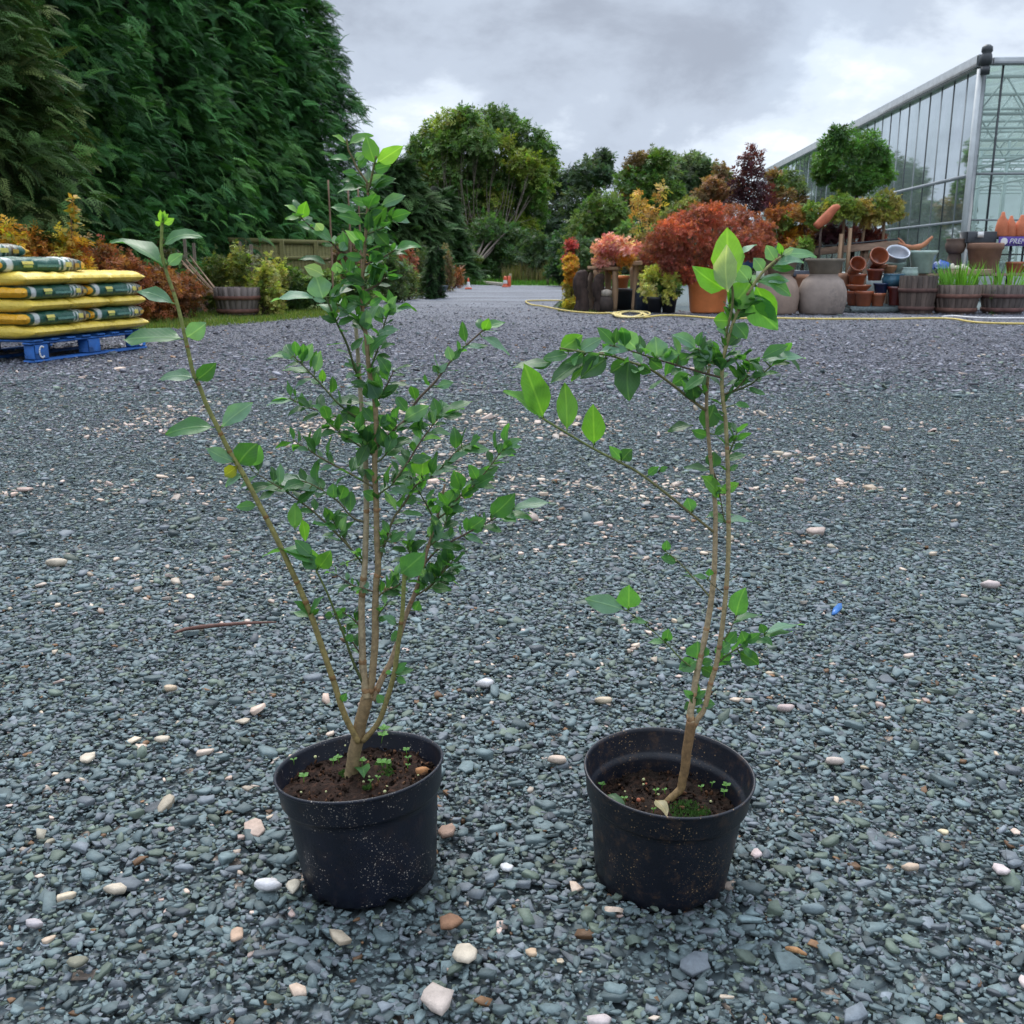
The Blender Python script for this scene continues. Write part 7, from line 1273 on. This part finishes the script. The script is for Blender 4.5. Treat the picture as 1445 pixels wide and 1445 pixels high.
mb = MB(); p = P(1062, 378, 17.5); lathe(mb, [(0, 0), (.16, 0), (.20, .22), (.22, .24), (.2, .25), (0, .2)], p, 24, col=(.02, .09, .36)); tag(mb.build('glazed_pot', mat('glazed_ceramic', rough=.22, nscale=9, namt=.2, spec=.6, coat=.3), smooth=True, origin=tuple(p)), 'cobalt blue pot glimpsed behind the pale-undersided leaf', 'pot')
mb = MB(); p = P(1352, 381, 16.95)
for dx_, r_, h_ in ((-.10, .05, .10), (-.02, .07, .07), (.07, .06, .09), (.14, .05, .06)): lathe(mb, [(0, 0), (r_, 0), (r_ * 1.1, h_ * .4), (r_ * .6, h_ * .7), (r_ * .4, h_), (0, h_ * 1.05)], (p.x + dx_, 16.95, p.z), 14, wob=.08, col=(.50, .48, .36))
tag(mb.build('garden_ornament', mat('cream_ornament', rough=.7, nscale=20, namt=.15), smooth=True, origin=tuple(p)), 'cream figurine cluster on the shelf behind the iris barrel', 'ornament')
bt_ = thing('banner_table', tuple(P(1400, 372, 17.5)[:2]) + (0,), 'black-legged trestle carrying the forcers, a purple banner along its front edge', 'table')
zt = P(1420, 345, 17.4).z; xa = P(1405, 372, 17.4).x
b = MB(); beam(b, (xa, 17.65, zt + .11), (xa + 2.6, 17.65, zt + .11), .5, .03, up=(0, 0, 1)); b.build('table_top', DRK, bt_)
b = MB(); box(b, (xa + 1.3, 17.385, zt + .05), (2.6, .015, .155), None, bev=.002); bnr = b.build('banner', mat('purple_banner', color=(.055, .022, .19), rough=.5), bt_)
for x_ in (P(1423, 372, 17.5).x, xa + 2.4):
    b = MB(); box(b, (x_, 17.48, zt / 2), (.035, .035, zt), None, (1, 1, 1)); b.build('leg', DRK, bt_)
b = MB(); beam(b, (xa, 17.48, zt - .16), (xa + 2.6, 17.48, zt - .16), .02, .02); beam(b, (xa, 17.48, zt * .55), (xa + 2.6, 17.48, zt * .55), .02, .02); b.build('cross_bar', DRK, bt_)
cu = bpy.data.curves.new('banner_lettering', 'FONT'); cu.body = 'PREMIER'; cu.size = .118; cu.extrude = .001; cu.shear = .25; cu.align_y = 'CENTER'
to = bpy.data.objects.new('banner_lettering', cu); COL.objects.link(to)
bpy.context.view_layer.update(); dg = bpy.context.evaluated_depsgraph_get(); me = bpy.data.meshes.new_from_object(to.evaluated_get(dg)); bpy.data.objects.remove(to); bpy.data.curves.remove(cu)
tm = bpy.data.objects.new('banner_lettering', me); COL.objects.link(tm); me.materials.clear(); me.materials.append(PLW); tm.parent = bnr
tm.matrix_local = Matrix.Translation(Vector((P(1423.5, 345, 17.37).x, 17.372, zt + .05)) - Vector(bt_.location)) @ Matrix.Rotation(R(90), 4, 'X')
b = MB(); V = [(.058 * math.cos(a), 0, .058 * math.sin(a)) for a in np.linspace(0, 6.283, 25)[:-1]]; b.add(np.array(V) + np.array((P(1416.5, 345, 17.37).x, 17.371, zt + .05)), [tuple(range(24))]); b.build('round_emblem', PLW, bnr)
mb = MB(); p = P(1382, 335, 17.5); box(mb, (p.x, 17.55, p.z), (.50, .3, .19), None, (.022, .025, .03), .012); tr_ = mb.build('black_trough', mat('tray_plastic', rough=.5), origin=(p.x, 17.55, p.z)); tag(tr_, 'black rectangular trough with a white ticket, standing on the large brown planter', 'trough')
mb = MB(); q = P(1384, 331, 17.38); box(mb, tuple(q), (.10, .006, .09), R(4)); mb.build('ticket', PLW, tr_)
mb = MB(); q = P(1340, 344, 17.68); box(mb, tuple(q), (.08, .006, .09), R(-3)); tag(mb.build('price_ticket', PLW, origin=tuple(q)), 'white price ticket on the brown rounded bowl', 'ticket')
# hoses
HOSE = mat('yellow_hose', rough=.5, nscale=20, namt=.15); HY = (.58, .44, .12)
def hose(name, lb, pts, r_=.014, col=HY):
    W_ = [G(x, y, .022) for x, y in pts]; mb = MB(); tube(mb, W_, r_, 7, col, 8); return tag(mb.build(name, HOSE, smooth=True, origin=tuple(W_[0])), lb, 'hose')
hose('garden_hose', 'long yellow hose looping from the lane and running right along the front of the display', [(812, 425), (790, 424), (760, 424), (742, 425), (750, 430), (765, 432), (790, 437), (812, 440), (840, 442), (862, 442), (880, 446), (905, 448), (935, 445), (970, 446), (1010, 449), (1060, 449), (1100, 449), (1150, 450), (1200, 450), (1260, 450), (1310, 449), (1345, 450), (1370, 454), (1400, 456), (1460, 457)])
mb = MB()
pts = []
for k in range(46):
    a = k / 46 * 6.283 * 6; pts.append(G(890 + (20 + 5 * math.sin(a * .31)) * math.cos(a) + 3 * math.sin(k), 443.5 + 4.2 * math.sin(a + .3 * math.sin(k * .7)), .02 + .004 * (k % 5)))
tube(mb, pts, .013, 7, (.62, .50, .20), 5); tag(mb.build('garden_hose', HOSE, smooth=True, origin=tuple(pts[0])), 'coiled heap of yellow hose in front of the driftwood and posts', 'hose')
hose('white_hose', 'white hose lying in front of the two planted barrels', [(1330, 447), (1345, 446), (1370, 448), (1400, 449), (1460, 449)], .014, (.62, .60, .58))
